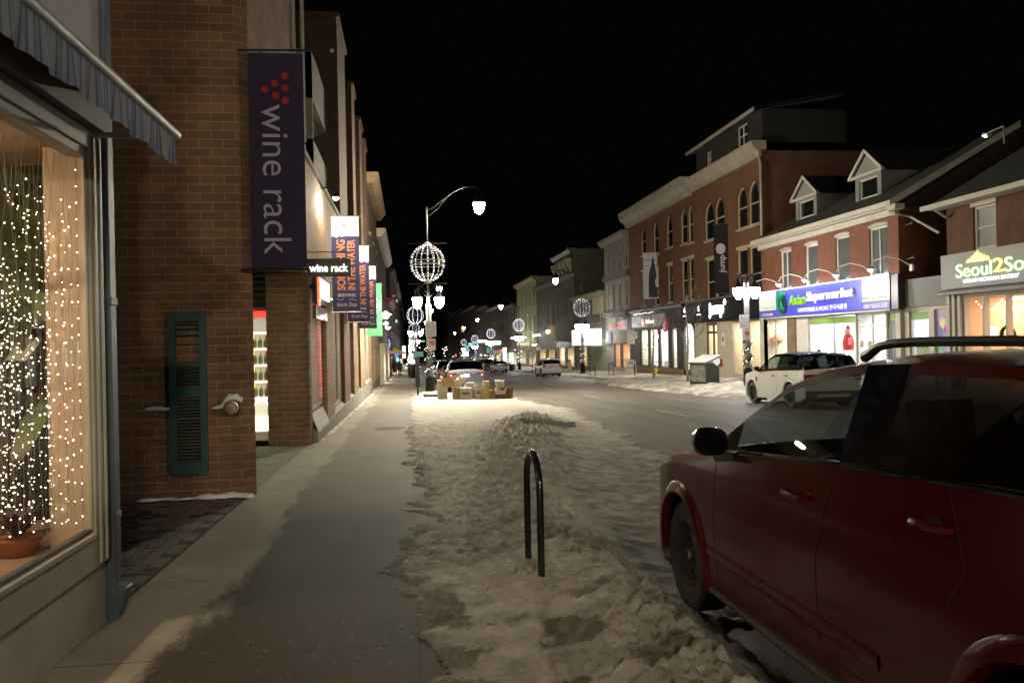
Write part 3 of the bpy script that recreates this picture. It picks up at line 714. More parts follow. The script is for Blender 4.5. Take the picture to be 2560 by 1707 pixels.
mb = MB(); mb.tube([(-2.32, 11.3, 5.75), (-2.32, 16.6, 5.75)], 0.03, 6); mb.tube([(-1.95, 16.72, 5.72), (-1.95, 16.72, 13)], 0.045, 8); mb.build('conduit', MT['galv'], t)
# green louvred shutter
g = empty('shutter', (-3.02, 10.99, 0.09), 0, 'green louvred wooden shutter with missing slats fixed to the brick wall', 'shutter')
mg_ = mat('green_paint', (0.022, 0.068, 0.060), 0.55, var=0.25, vscale=8, bump=0.15)
mb = MB(); mb.box(0, 0.085, -0.05, 0, 0, 2.08); mb.box(0.375, 0.46, -0.05, 0, 0, 2.08)
for z0, z1 in ((0, 0.17), (0.98, 1.12), (1.37, 1.44), (1.95, 2.08)): mb.box(0.085, 0.375, -0.048, -0.002, z0, z1)
mb.build('frame', mg_, g, bevel=0.004)
mb = MB()
for i in range(19): mb.obox((0.23, -0.026, 0.205+0.041*i), (0.29, 0.042, 0.007), (R(-38), 0, 0))
for i in range(6): mb.obox((0.23, -0.026, 1.15+0.038*i), (0.29, 0.042, 0.007), (R(-38), 0, 0))
for z in (1.66, 1.77, 1.85, 1.91): mb.obox((0.23, -0.026, z), (0.29, 0.042, 0.007), (R(-38 if z != 1.66 else -10), 0, R(2 if z == 1.66 else 0)))
mb.build('slats', mg_, g)
# standpipe and snow
f_ = empty('fire_connection', (-2.24, 10.99, 0.93), 0, 'round metal fire department connection with a snow cap on the brick wall', 'fire connection')
mb = MB(); mb.lathe([(0.03, 0.02), (0.05, -0.01), (0.05, -0.09), (0.092, -0.10), (0.098, -0.15), (0.075, -0.155), (0.07, -0.165), (0.0, -0.168)], (0, 0, 0), 24, axis='y', cap=False); mb.build('cap', mat('brass_worn', (0.30, 0.24, 0.20), 0.35, metal=0.8, var=0.2), f_, smooth=True)
mb = MB(); mb.lathe([(0.099, -0.09), (0.105, -0.12), (0.099, -0.15), (0.088, -0.152)], (0, 0, 0), 24, axis='y', cap=False); mb.build('rim', MT['black'], f_, smooth=True)
def blob(name, pts, rs, parent=None, m=None, seed=1.0, n=10, flat=0.8):
    mb = MB(); mb.tube(pts, rs, n)
    out = []
    cz = sum(p[2] for p in pts)/len(pts)
    for v in mb.v:
        k = noise.noise(Vector(v)*14 + Vector((seed, 0, 0))); out.append((v[0]+0.012*k, v[1]+0.012*k, v[2]+0.012*k))
    mb.v = out; return mb.build(name, m or MT['snowcap'], parent, smooth=True)
s1 = blob('snow_heap', [(-0.25, -0.04, 0.0), (-0.14, -0.05, 0.015), (-0.08, -0.07, 0.07), (-0.03, -0.07, 0.13), (0.05, -0.07, 0.135), (0.10, -0.07, 0.10), (0.11, -0.07, 0.06)], [0.012, 0.03, 0.045, 0.05, 0.05, 0.04, 0.01])
s1.location = (-2.24, 10.99, 0.93); tag(s1, 'small heap of snow on top of the round fire connection', 'snow')
s2 = blob('snow_heap', [(-3.32, 10.96, 0.94), (-3.2, 10.955, 0.945), (-3.1, 10.95, 0.94), (-3.02, 10.955, 0.935)], [0.012, 0.028, 0.028, 0.012], seed=4)
tag(s2, 'thin line of snow on the brick ledge left of the green shutter', 'snow')
pts = [(-3.45+0.09*i, 10.94-0.03*math.sin(i*1.3), -0.225+0.012*math.sin(i*2)) for i in range(17)]
s3 = blob('snow_heap', pts, [0.02]+[0.028+0.022*math.sin(i*0.9)**2+0.03*(i > 8)*(1 if i < 16 else 0) for i in range(1, 17)], seed=8)
tag(s3, 'ragged line of old snow along the foot of the brick wall', 'snow')
mb = MB(); mb.tube([(-4.2, 10.95, 0.92), (-3.0, 10.95, 0.92)], 0.012, 6); o = mb.build('pipe', MT['galv']); tag(o, 'thin horizontal pipe on the brick wall behind the shutter', 'pipe')

# herringbone brick paving in the recess
mb = MB(); gp = 0.014
rng = random.Random(11)
def paver(x, y, w_, h_):
    cx, cy = x+w_/2, y+h_/2
    if not (-4.3 < cx < -2.11 and 6.12 < cy < 17.9): return
    dz = rng.uniform(-0.003, 0.003); z = -0.02*cy+0.006+dz
    mb.box(x+gp/2, x+w_-gp/2, y+gp/2, y+h_-gp/2, z-0.02, z)
# classic 2:1 herringbone: unit = W, bricks 2W long
U = 0.128
for a in range(-10, 110):
    for b in range(-10, 40):
        X0 = -4.4 + b*U; Y0 = 6.0 + a*U
        if (b-a) % 4 == 0: paver(X0, Y0, 2*U, U)
        if (b-a) % 4 == 2: paver(X0, Y0-U, U, 2*U)
MT['paver'] = mat('clay_paver', (0.15, 0.115, 0.11), 0.8, var=0.3, vscale=2.5, col2=(0.27, 0.22, 0.21), bump=0.3, bscale=50)
tag(mb.build('paving', MT['paver']), kind='structure')
mb = MB(); mb.quad((-6, 5.9, -0.118+0.004), (-2.07, 5.9, -0.118+0.004), (-2.07, 18, -0.36+0.004), (-6, 18, -0.36+0.004)); tag(mb.build('paving_bed', mat('joint_sand', (0.022, 0.018, 0.016), 0.95)), kind='structure')
# the paving bed must lie above the slab: frosted paving past the corner
mb = MB(); mb.quad((-3.4, 11.45, -0.229+0.013), (-2.06, 11.45, -0.229+0.013), (-2.06, 17.38, -0.3476+0.013), (-3.4, 17.38, -0.3476+0.013))
tag(mb.build('paving', brick('frosted_paving', (0.30, 0.31, 0.26), (0.24, 0.25, 0.21), (0.12, 0.12, 0.10), 0.21, 0.105, 0.01, bump=0.5, flat=True)), kind='structure')

# illuminated fridge with bottles
fr = empty('bottle_fridge', (-3.20, 17.46, -0.22), 0, 'lit glass door fridge with rows of bottles in the recess', 'fridge')
mb = MB(); mb.box(0, 0.36, 0.32, 0.34, 0.18, 2.62); mb.box(-0.02, 0.0, 0, 0.34, 0, 2.66); mb.box(0.36, 0.38, 0, 0.34, 0, 2.66); mb.box(-0.02, 0.38, 0, 0.34, 2.62, 2.66); mb.box(-0.02, 0.38, 0.0, 0.34, 0, 0.18); mb.build('cabinet', mat('fridge_white', (0.75, 0.74, 0.66), 0.5), fr)
mb = MB(); mb.box(0.0, 0.36, 0.0, 0.05, 2.52, 2.66); mb.build('header', emit('red_header', (1.0, 0.08, 0.05), 1.2), fr)
mb = MB(); mb.box(0.0, 0.36, 0.30, 0.315, 0.9, 2.5); mb.build('back_light', emit('fridge_back', (1.0, 0.93, 0.62), 0.45), fr)
mb = MB(); mb.box(0.0, 0.36, 0.0, 0.03, 0.20, 0.50); mb.build('light_panel', emit('fridge_panel', (1.0, 0.93, 0.70), 3.2), fr)
mb = MB(); mb.box(0.002, 0.02, 0.02, 0.05, 0.9, 2.5); mb.box(0.34, 0.358, 0.02, 0.05, 0.9, 2.5); mb.build('bottle_fill', emit('bottle_fill', (1.0, 0.93, 0.65), 16.0), fr)  # glowing strips added to light the bottle fronts
M_shelf = emit('shelf_edge', (1.0, 1.0, 0.92), 2.6)
M_arch = emit('arch_light', (1.0, 0.9, 0.5), 4.0)
M_bott = [mat('bottle_green', (0.36, 0.40, 0.14), 0.15, var=0.4), mat('bottle_amber', (0.45, 0.33, 0.12), 0.15)]
M_foil = mat('foil_orange', (0.80, 0.42, 0.10), 0.4)
for k in range(5):
    z = 0.88+0.335*k
    mb = MB(); mb.box(0.0, 0.36, 0.0, 0.28, z-0.03, z); mb.build('shelf', M_shelf, fr)
mb = MB()
ar = [(0.19+0.16*math.cos(a), 0.62+0.20*math.sin(a)) for a in [math.pi*i/14 for i in range(15)]]
mb.tube([(0.35, 0.01, 0.5)] + [(x, 0.01, z) for x, z in ar] + [(0.03, 0.01, 0.5)], 0.014, 6); mb.build('arch_tube', M_arch, fr)
def bottle():
    b = empty('bottle', (0, 0, 0), 0, None, 'bottle', 'bottles in the lit fridge')
    mb = MB(); mb.lathe([(0.036, 0), (0.038, 0.01), (0.038, 0.15), (0.030, 0.18), (0.014, 0.215), (0.013, 0.27)], n=10); mb.build('glass_body', M_bott[0], b, smooth=True)
    mb = MB(); mb.lathe([(0.024, 0.185), (0.017, 0.215), (0.0165, 0.285), (0.012, 0.289)], n=10); mb.build('foil', M_foil, b, smooth=True)
    return b
b0 = bottle(); first = True
for k in range(4):
    for i in range(3):
        b = b0 if first else copy_tree(b0); first = False
        b.location = (-3.20+0.07+0.11*i, 17.52, -0.22+0.88+0.335*(k+1)-0.0 if k < 3 else -0.22+0.88)
        b['label'] = 'orange capped bottle on a shelf of the lit fridge'
        b.scale = (1.15, 1.15, 1.0)
# soffit lamp that lights the recess
sl = empty('soffit_lamp', (-2.75, 14.9, 3.24), 0, 'round white downlight under the recess ceiling behind the purple banner', 'lamp')
mb = MB(); mb.lathe([(0.10, -0.02), (0.10, 0.015)], n=16); mb.build('lamp_disc', emit('soffit_led', (0.98, 1.0, 0.66), 210.0), sl)

# ---- long brick commercial block, one-storey front with shop windows, tall piers behind
t = left('brick_building', 'long brown brick block with repeated tall piers and low shop front along the left')
px_y = lambda px: onX(px, 900, -1.99)[1]
zc = 5.6
y0 = 17.86
win1 = (17.95, 20.2, 0.28, 2.25); win2 = (22.4, 25.0, 0.0, 2.9)
mb = MB()
holed(mb, y0, 45, -1.2, 3.2, [(17.9, 20.3, 0.30, 3.0), (22.4, 25.8, 0.0, 3.0), (28.3, 30.3, -0.2, 2.8), (38.2, 40.6, -0.4, 2.7), (41.2, 44.0, -0.5, 2.6)], depth=0.06)
mb.build('wall', B_yellow, t)
mb = MB(); mb.box(16.82, 45, 0.0, 0.4, 3.2, zc); mb.build('parapet_wall', B_yellow, t)
mb = MB(); mb.box(16.82, 45, -0.06, 0.45, zc, zc+0.10); mb.build('coping', MT['concrete'], t)
mb = MB(); mb.box(16.82, 45, 2.6, 6, zc+0.1, 12.2); mb.box(16.83, 30, 0.41, 2.59, 3.2, 5.4); mb.build('rear_wall', B_dark, t)
for yy, w_ in ((26.5, 3.3), (33.3, 1.9), (38.5, 2.2), (42.6, 2.3)):
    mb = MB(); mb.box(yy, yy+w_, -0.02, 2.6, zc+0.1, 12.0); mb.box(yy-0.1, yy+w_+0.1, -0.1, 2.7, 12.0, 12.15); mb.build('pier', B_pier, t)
mb = MB(); mb.box(22.5, 26.4, 0.35, 0.6, 8.3, 9.6); mb.box(30.0, 33.2, 0.35, 0.6, 8.3, 9.6); mb.box(22.5, 26.4, 0.35, 0.6, 6.2, 7.2); mb.build('balcony_panel', mat('balcony_cream', (0.07, 0.063, 0.045), 0.8, var=0.2), t)
mb = MB(); mb.box(22.5, 22.6, 0.35, 2.6, 6.2, 9.6); mb.box(22.5, 26.4, 0.6, 2.6, 8.25, 8.33); mb.build('balcony_slab', MT['concrete'], t)
# shop rooms
for (a, b, c_, d_), lm in (((17.9, 20.3, 0.30, 3.0), M_warm), ((22.4, 25.8, 0.0, 3.0), M_warm), ((28.3, 30.3, -0.2, 2.8), M_warm), ((38.2, 40.6, -0.4, 2.7), M_warm), ((41.2, 44.0, -0.5, 2.6), M_white)):
    room(t, a, b, c_, d_, MT['cream'], lm, depth=2.2, y=0.15, n=1, mulls=((a+b)/2,), frame=MT['galv'], lh=0.4)
# piers and sloped plinth in front of the low shop front
for yy, w_ in ((20.35, 1.95), (25.9, 2.3), (30.4, 2.6), (34.5, 3.0), (44.05, 0.9)):
    mb = MB(); mb.box(yy, yy+w_, -0.10, -0.002, -1.1, 2.75); mb.build('pier', B_yellow if yy != 25.9 else B_redlit, t)
mb = MB(); mb.prismx([(-0.12, -0.9), (-0.12, -0.12), (0.0, -0.04), (-0.001, -0.9)], 17.9, 45); mb.build('plinth', MT['concrete'], t)
mb = MB(); mb.prismx([(-0.13, -0.12), (0.01, 0.29), (0.01, 0.22), (-0.13, -0.17)], 17.92, 20.3); mb.build('sloped_sill', MT['offwhite'], t)
# red and white lit shop sign: red bar then block letters
sg = left('shop_sign', 'lit sign with a red bar and white block letters above the first window', 'shop sign')
mb = MB(); mb.box(17.88, 20.3, -0.16, -0.06, 2.60, 3.20); mb.build('sign_box', mat('sign_dark', (0.035, 0.02, 0.03), 0.4), sg)
mb = MB(); mb.box(17.95, 18.22, -0.20, -0.161, 2.55, 3.3); mb.build('red_bar', emit('red_bar', (1.0, 0.13, 0.05), 2.0), sg)
text('WINE RACK', sg, 19.32, 2.95, 1.9, 0.42, emit('sign_white', (0.85, 0.93, 1.0), 3.5), y=-0.165, depth=0.04, bold=0.02)
mb = MB(); mb.box(17.9, 20.3, -0.13, -0.06, 2.28, 2.56); mb.build('purple_panel', mat('purple_panel', (0.10, 0.08, 0.13), 0.4), sg)
mb = MB(); mb.box(17.9, 18.1, -0.135, -0.131, 2.28, 2.56); mb.box(19.5, 20.3, -0.135, -0.131, 2.28, 2.36); mb.build('white_edge', MT['white'], sg)
# red fairy lights down window
for yy in (18.05, 20.15):
    s = left('light_strand', 'strand of red fairy lights down the side of the liquor shop window', 'fairy lights', 'red fairy light strands'); 
    mb = MB(); mb.tube([(yy, 0.045, 2.2), (yy, 0.045, 0.4)], 0.003, 4); mb.build('wire', MT['black'], s)
    mb = MB()
    for i in range(24): mb.octa((yy, 0.03, 2.15-0.072*i), 0.013)
    mb.build('bulb', emit('red_bulb', (1.0, 0.05, 0.08), 5.0, sample=False), s)

# ---- banners on the left facade
M_purple = mat('purple_cloth', (0.015, 0.004, 0.038), 0.75, var=0.15, vscale=2, bump=0.1, bscale=4)
M_lilac = mat('lilac_print', (0.36, 0.31, 0.43), 0.8)
def cloth_panel(mb, x0, x1, z0, z1, y, amp=0.012, seed=0.0, nx=14, nz=40, th=0.004):
    b0 = len(mb.v)
    for j in range(nz+1):
        for i in range(nx+1):
            x = x0+(x1-x0)*i/nx; z = z0+(z1-z0)*j/nz
            mb.v.append((x, y+amp*noise.noise(Vector((x*2.5, z*1.2, seed))), z))
    for j in range(nz):
        for i in range(nx): a = b0+j*(nx+1)+i; mb.f.append((a, a+1, a+nx+2, a+nx+1)); mb.m.append(mb.cur)
bn = empty('banner', (-1.99, 10.9, 2.71), 0, 'tall dark purple vertical banner reading wine rack with red dots', 'banner')
mb = MB(); cloth_panel(mb, 0.03, 0.72, 0.0, 2.75, 0.0, 0.006); mb.build('cloth', M_purple, bn, smooth=True)
M_dot = mat('red_print', (0.30, 0.012, 0.01), 0.8)
mb = MB()
for dx, dz in ((0.26, 2.28), (0.37, 2.36), (0.38, 2.20), (0.49, 2.46), (0.49, 2.30), (0.49, 2.14)):
    dx = 0.22+(dx-0.26)*1.1
    mb.lathe([(0.047, -0.012), (0.047, -0.008)], (dx+0.02, 0, dz), 18, axis='y')
mb.build('dot', M_dot, bn)
text('wine rack', bn, 0.36, 1.13, 1.92, 0.34, M_lilac, y=-0.010, depth=0.002, rot=R(-90), bold=-0.004)
mb = MB(); mb.tube([(-0.10, 0.0, 2.78), (1.07, 0.0, 2.80)], 0.016, 8); mb.tube([(-0.10, 0.0, -0.02), (0.75, 0.0, -0.02)], 0.016, 8); mb.build('pole', MT['black'], bn)
mb = MB(); mb.sphere((1.09, 0, 2.80), 0.028, 10, 8); mb.build('finial', MT['galv'], bn, smooth=True)

ws = empty('hanging_sign', (-1.89, 16.0, 3.0), 0, 'small black hanging sign with white wine rack lettering', 'hanging sign')
mb = MB(); mb.box(0.03, 0.84, -0.04, 0.04, 0.0, 0.34); mb.build('panel', MT['black'], ws, bevel=0.006)
text('wine rack', ws, 0.43, 0.165, 0.72, 0.15, emit('lit_letters', (0.85, 1.0, 0.92), 2.2), y=-0.041, depth=0.01, bold=0.02)
mb = MB(); mb.tube([(-0.1, 0, 0.47), (0.84, 0, 0.47)], 0.012, 6); mb.tube([(0.22, 0, 0.34), (0.22, 0, 0.47)], 0.008, 5); mb.tube([(0.65, 0, 0.34), (0.65, 0, 0.47)], 0.008, 5); mb.build('bracket', MT['galv'], ws)

M_navy = mat('navy_cloth', (0.055, 0.048, 0.14), 0.8, bump=0.1, bscale=5)
M_bwhite = mat('white_cloth', (0.78, 0.77, 0.74), 0.8); M_orange = mat('orange_print', (0.72, 0.30, 0.17), 0.8); M_wprint = mat('white_print', (0.6, 0.6, 0.66), 0.8)
def brew_banner(Y, ztop, label):
    bn = empty('banner', (-1.93, Y, ztop-2.48), 0, label, 'banner', 'navy brewing banners on the left facade')
    mb = MB(); cloth_panel(mb, 0.0, 0.71, 0.0, 1.97, 0.0, 0.012, Y, 8, 20); mb.build('cloth', M_navy, bn, smooth=True)
    mb = MB(); n = 24; b0 = 0
    for i in range(n+1):
        x = 0.71*i/n; mb.v += [(x, -0.004, 1.955+0.022*math.sin(x*36)), (x, -0.004, 2.48)]
    for i in range(n): mb.f.append((2*i, 2*i+2, 2*i+3, 2*i+1)); mb.m.append(0)
    mb.build('white_band', M_bwhite, bn)
    text('SOMETHING', bn, 0.235, 1.22, 1.32, 0.22, M_orange, y=-0.016, depth=0.002, rot=R(90), bold=0.03)
    text('IN THE WATER', bn, 0.50, 1.22, 1.32, 0.20, M_orange, y=-0.016, depth=0.002, rot=R(90), bold=0.03)
    text('BREWING', bn, 0.37, 0.43, 0.46, 0.085, M_wprint, y=-0.016, depth=0.002, bold=0.02)
    text('Bottle Shop', bn, 0.37, 0.17, 0.52, 0.14, M_wprint, y=-0.016, depth=0.002, shear=0.35, bold=0.005)
    mb = MB(); mb.tube([(0.1, -0.015, 0.34), (0.22, -0.015, 0.30), (0.3, -0.015, 0.34)], 0.006, 4); mb.tube([(0.42, -0.015, 0.30), (0.5, -0.015, 0.33), (0.62, -0.015, 0.29)], 0.006, 4); mb.build('flourish', M_wprint, bn)
    mb = MB(); mb.tube([(0.30, -0.015, 2.26), (0.34, -0.015, 2.30), (0.33, -0.015, 2.22), (0.37, -0.015, 2.19)], 0.014, 5); mb.build('emblem', mat('navy_print', (0.06, 0.05, 0.14), 0.8), bn)
    mb = MB(); mb.tube([(-0.12, 0, 2.49), (0.77, 0, 2.49)], 0.015, 6); mb.tube([(-0.12, 0, -0.01), (0.72, 0, -0.01)], 0.015, 6); mb.build('pole', MT['galv'], bn)
brew_banner(22.0, 5.05, 'nearest navy brewing banner with white top and orange lettering')
brew_banner(27.5, 4.93, 'middle navy brewing banner half hidden behind the nearest one')
brew_banner(33.5, 4.83, 'farthest navy brewing banner just in front of the green banner')
gb = empty('banner', (-1.95, 40.0, 2.1), 0, 'bright green banner hanging past the navy brewing banners', 'banner')
mb = MB(); cloth_panel(mb, 0, 0.74, 0, 2.48, 0, 0.015, 5.0, 8, 20); mb.build('cloth', mat('green_cloth', (0.06, 0.34, 0.10), 0.8), gb, smooth=True)
mb = MB()
for i in range(4): mb.box(0.12+0.0*i, 0.62, -0.03, -0.026, 1.35+0.07*i, 1.38+0.07*i)
ring = [(0.37+0.30*math.cos(a), -0.03, 1.45+0.30*math.sin(a)) for a in [2*math.pi*i/20 for i in range(20)]]
mb.tube(ring, 0.012, 4, closed=True); mb.build('emblem', MT['white'], gb)
mb = MB(); mb.tube([(-0.1, 0, 2.5), (0.8, 0, 2.5)], 0.016, 6); mb.build('pole', MT['galv'], gb)

# wall-mounted spotlights that light each banner
M_spot = emit('spot_led', (1.0, 0.92, 0.80), 900.0)
def wall_spot(Y, z, label, power=70):
    s = empty('wall_spotlight', (-2.0, Y, z), 0, label, 'spotlight', 'spotlights above the left banners')
    mb = MB(); mb.tube([(-0.03, 0, 0.22), (0.12, 0, 0.25), (0.30, 0.0, 0.12)], 0.015, 6); mb.build('arm', MT['black'], s)
    mb = MB(); mb.lathe([(0.03, 0.12), (0.045, 0.10), (0.085, 0.0)], (0.32, 0.0, -0.0), 12, cap=False); mb.build('shade', MT['black'], s)
    mb = MB(); mb.sphere((0.32, 0, 0.0), 0.055, 10, 8); mb.build('lamp_bulb', emit('spot_bulb', (1.0, 0.88, 0.66), power*1.6), s)
wall_spot(20.6, 5.30, 'black spotlight shining on the brick wall and the nearest navy banner', 1500)
wall_spot(26.3, 5.25, 'spotlight above the middle navy banner', 1200)
wall_spot(32.2, 5.2, 'spotlight above the farthest navy banner', 1200)
wall_spot(38.6, 4.9, 'spotlight above the green banner', 200)
MT['pole_grey'] = mat('pole_grey', (0.16, 0.16, 0.155), 0.5, metal=0.3, var=0.2)
MT['fascia_black'] = mat('fascia_black', (0.006, 0.006, 0.008), 0.65, spec=0.2)
# ================================================================= STREET LAMPS
M_lant = emit('lantern_glass', (1.0, 0.92, 0.76), 620.0)
M_lant2 = emit('far_lantern_glass', (1.0, 0.94, 0.90), 110.0)
M_lum2 = emit('far_luminaire_glass', (1.0, 0.92, 0.80), 80.0)
M_lant3 = emit('rear_lantern_glass', (1.0, 0.85, 0.62), 430.0); M_lum4 = emit('rear_left_luminaire_glass', (1.0, 0.85, 0.62), 800.0)
M_lum = emit('luminaire_glass', (1.0, 0.90, 0.66), 2300.0)
M_gb = emit('globe_bulb', (0.92, 0.90, 1.0), 5.0, sample=False)
M_wirew = mat('globe_wire', (0.26, 0.25, 0.22), 0.5)
M_pine = mat('garland_green', (0.020, 0.060, 0.030), 0.7, var=0.5, vscale=20)
M_gbulb = emit('garland_bulb', (0.95, 1.0, 0.95), 10.0, sample=False)

def lamp_post(x, y, label, side=1, globe=True, arm=True, lanterns=2, garland=True, zg=None, snowbase=True, group='street lamps', detail=True, ml=None, mu=None):
    ml = ml or M_lant2; mu = mu or M_lum2
    zg = G(x, y) if zg is None else zg
    t = empty('street_lamp', (x, y, zg), 0, label, 'street lamp', group)
    mb = MB(); mb.lathe([(0.30, -0.1), (0.30, 0.06), (0.26, 0.10), (0.24, 0.14), (0.19, 0.22), (0.225, 0.32), (0.20, 0.50), (0.195, 0.78), (0.21, 0.86), (0.13, 0.92), (0.12, 0.98)], n=12); mb.build('base', MT['fascia_black'], t, smooth=True)
    if snowbase:
        mb = MB(); mb.lathe([(0.44, 0.0), (0.44, 0.13)], n=4); o_ = mb.build('plinth', MT['dkgrey'], t, rot=(0, 0, R(45)))
        mb = MB(); mb.lathe([(0.455, 0.125), (0.44, 0.20), (0.36, 0.25), (0.2, 0.26)], n=16); mb.build('snow_cover', MT['snowcap'], t, smooth=True)
    mb = MB(); mb.tube([(0, 0, 0.9), (0, 0, 4.25)], [0.125, 0.115], 14); mb.build('lower_pole', MT['pole_grey'], t, smooth=True)
    ztop = 8.7 if arm else 5.2
    mb = MB(); mb.tube([(0, 0, 4.25), (0, 0, ztop)], [0.06, 0.045], 10); mb.lathe([(0.09, 4.1), (0.10, 4.2), (0.06, 4.3)], n=12)
    mb.build('upper_pole', MT['black'], t, smooth=True)
    if arm:
        mb = MB(); s = side
        pts = [(0, 0, 8.55), (s*0.25, 0, 8.62), (s*0.8, 0, 9.05), (s*1.3, 0, 9.42), (s*1.8, 0, 9.62), (s*2.2, 0, 9.62), (s*2.42, 0, 9.52)]
        mb.tube(pts, [0.04]*7, 8); mb.tube([(0, 0, 8.2), (s*0.5, 0, 8.6), (s*1.0, 0, 9.18)], 0.018, 6); mb.build('arm', MT['black'], t, smooth=True)
        mb = MB(); mb.lathe([(0.04, 9.55), (0.07, 9.4), (0.12, 9.25), (0.22, 9.12), (0.29, 8.99), (0.295, 8.86)], (s*2.42, 0, 0), 16); mb.build('luminaire_cap', MT['black'], t, smooth=True)
        mb = MB(); mb.lathe([(0.275, 8.955), (0.265, 8.80), (0.22, 8.58), (0.14, 8.42), (0.03, 8.36)], (s*2.42, 0, 0), 16); mb.build('luminaire', mu, t, smooth=True)
    mb = MB(); mb.tube([(-0.9, 0, 5.18), (0.9, 0, 5.18)], 0.014, 6)
    if arm: mb.tube([(-0.9, 0, 7.02), (0.9, 0, 7.02)], 0.014, 6)
    mb.build('crossbar', MT['black'], t)
    if lanterns == 2: ps = [(-0.5, 0), (0.5, 0)]
    else: ps = [(0.5*math.cos(R(a)), 0.5*math.sin(R(a))) for a in (20, 110, 200, 290)]
    for px, py in ps:
        mb = MB(); r = math.hypot(px, py); ux, uy = px/r, py/r
        pts = [(ux*0.05, uy*0.05, 4.75), (ux*0.22, uy*0.22, 5.02), (ux*0.38, uy*0.38, 5.12), (ux*0.50, uy*0.50, 5.05), (px, py, 4.92)]
        mb.tube(pts, 0.022, 6); mb.tube([(ux*0.05, uy*0.05, 4.55), (ux*0.3, uy*0.3, 4.80), (ux*0.42, uy*0.42, 5.08)], 0.012, 5); la = mb.build('lantern_arm', MT['fascia_black'], t, smooth=True)
        mb = MB(); mb.lathe([(0.03, 4.95), (0.07, 4.86), (0.10, 4.74), (0.13, 4.66), (0.22, 4.57), (0.235, 4.53)], (px, py, 0), 14); mb.build('lantern_cap', MT['fascia_black'], la, smooth=True)
        mb = MB(); mb.lathe([(0.222, 4.525), (0.21, 4.38), (0.17, 4.20), (0.10, 4.09), (0.02, 4.05)], (px, py, 0), 14); mb.build('lantern', ml, la, smooth=True)
    if globe:
        cz = 6.12; a, b = 0.76, 0.82; mb = MB(); nm = 16 if detail else 10
        for k in range(nm):
            th = 2*math.pi*k/nm
            mb.tube([(a*math.sin(p)*math.cos(th), a*math.sin(p)*math.sin(th), cz+b*math.cos(p)) for p in [0.16+(math.pi-0.32)*i/12 for i in range(13)]], 0.010 if detail else 0.016, 4, cap=False)
        for p in (0.9, 1.45, 1.70, 2.3):
            mb.tube([(a*math.sin(p)*math.cos(q), a*math.sin(p)*math.sin(q), cz+b*math.cos(p)) for q in [2*math.pi*i/20 for i in range(20)]], 0.009, 4, closed=True)
        mb.lathe([(0.15, cz+b-0.02), (0.17, cz+b+0.0), (0.17, cz+b+0.08), (0.05, cz+b+0.14)], n=12); mb.lathe([(0.16, cz-b-0.09), (0.17, cz-b+0.02)], n=12)
        gl = mb.build('light_globe', M_wirew, t)
        mb = MB(); rg = random.Random(int(x*7+y))
        for k in range(nm):
            th = 2*math.pi*k/nm
            if detail and k in (1, 5, 14): continue
            n = 17
            for i in range(n):
                p = 0.22+(math.pi-0.44)*(i+0.6*rg.random())/n
                rr = 1.03 if detail else 1.05
                mb.octa((rr*a*math.sin(p)*math.cos(th), rr*a*math.sin(p)*math.sin(th), cz+rr*b*math.cos(p)), 0.015*(0.5+0.9*rg.random()) if detail else 0.026)
        mb.build('bulb', M_gb, gl)
    if garland:
        mb = MB(); rg = random.Random(int(y)); 
        for i in range(900 if detail else 350):
            s_ = rg.random(); z = 0.95+1.30*s_; th = s_*2*math.pi*2.6; rr = 0.13+0.09*rg.random(); th += 0.5*(rg.random()-0.5)
            c = Vector((rr*math.cos(th), rr*math.sin(th), z+0.10*(rg.random()-0.5))); d = Vector((rg.random()-.5, rg.random()-.5, rg.random()-.5)).normalized()*0.09; e = d.cross(Vector((rg.random(), rg.random(), 1))).normalized()*0.018
            mb.quad(tuple(c), tuple(c+d*.5+e), tuple(c+d), tuple(c+d*.5-e))
        ga = mb.build('garland', M_pine, t)
        mb = MB()
        for i in range(46):
            s_ = i/46; th = s_*2*math.pi*2.6+rg.random(); mb.octa((0.22*math.cos(th), 0.22*math.sin(th), 0.95+1.35*s_), 0.014 if detail else 0.022)
        mb.build('bulb', M_gbulb, ga)
        mb = MB(); mb.obox((-0.14, -0.12, 1.25), (0.09, 0.04, 0.22), (0, R(25), 0)); mb.obox((-0.10, -0.16, 1.38), (0.05, 0.05, 0.07)); mb.build('red_bow', mat('red_ribbon', (0.5, 0.02, 0.03), 0.5), ga)
    return t

lamp_post(0.96, 38.0, 'nearest tall street lamp with a globe of lights beside the cardboard boxes', 1, ml=M_lant, mu=M_lum)
lamp_post(15.2, 35.7, 'street lamp with four lanterns behind the white car in front of the supermarket', -1, globe=False, arm=False, lanterns=4, snowbase=False)
lamp_post(16.2, 76, 'tall globe street lamp on the right pavement by the lit white sign', -1, snowbase=False, lanterns=4)
lamp_post(15.2, 113, 'distant street lamp with globe of lights by the pale green building', -1, detail=False, snowbase=False, lanterns=4)
lamp_post(0.75, 82, 'second street lamp on the left pavement seen past the nearest pole', 1, detail=False)
for k, y in enumerate((119, 156, 193, 230)):
    lamp_post(0.95, y, ['third', 'fourth', 'fifth', 'farthest'][k]+' street lamp along the left pavement far down the street', 1, detail=False, snowbase=False)
for k, y in enumerate((150, 187, 224)):
    lamp_post(15.0, y, ['third', 'fourth', 'farthest'][k]+' globe street lamp on the right pavement far down the street', -1, detail=False, snowbase=False, lanterns=4)
lamp_post(15.0, -5.0, 'street lamp with four lanterns across the road behind the viewpoint', -1, globe=False, arm=False, garland=False, lanterns=4, snowbase=False, ml=M_lant3)
lamp_post(0.95, -14.0, 'street lamp on the left pavement some way behind the viewpoint', 1, globe=False, garland=False, lanterns=4, snowbase=False, ml=M_lant3, mu=M_lum4)

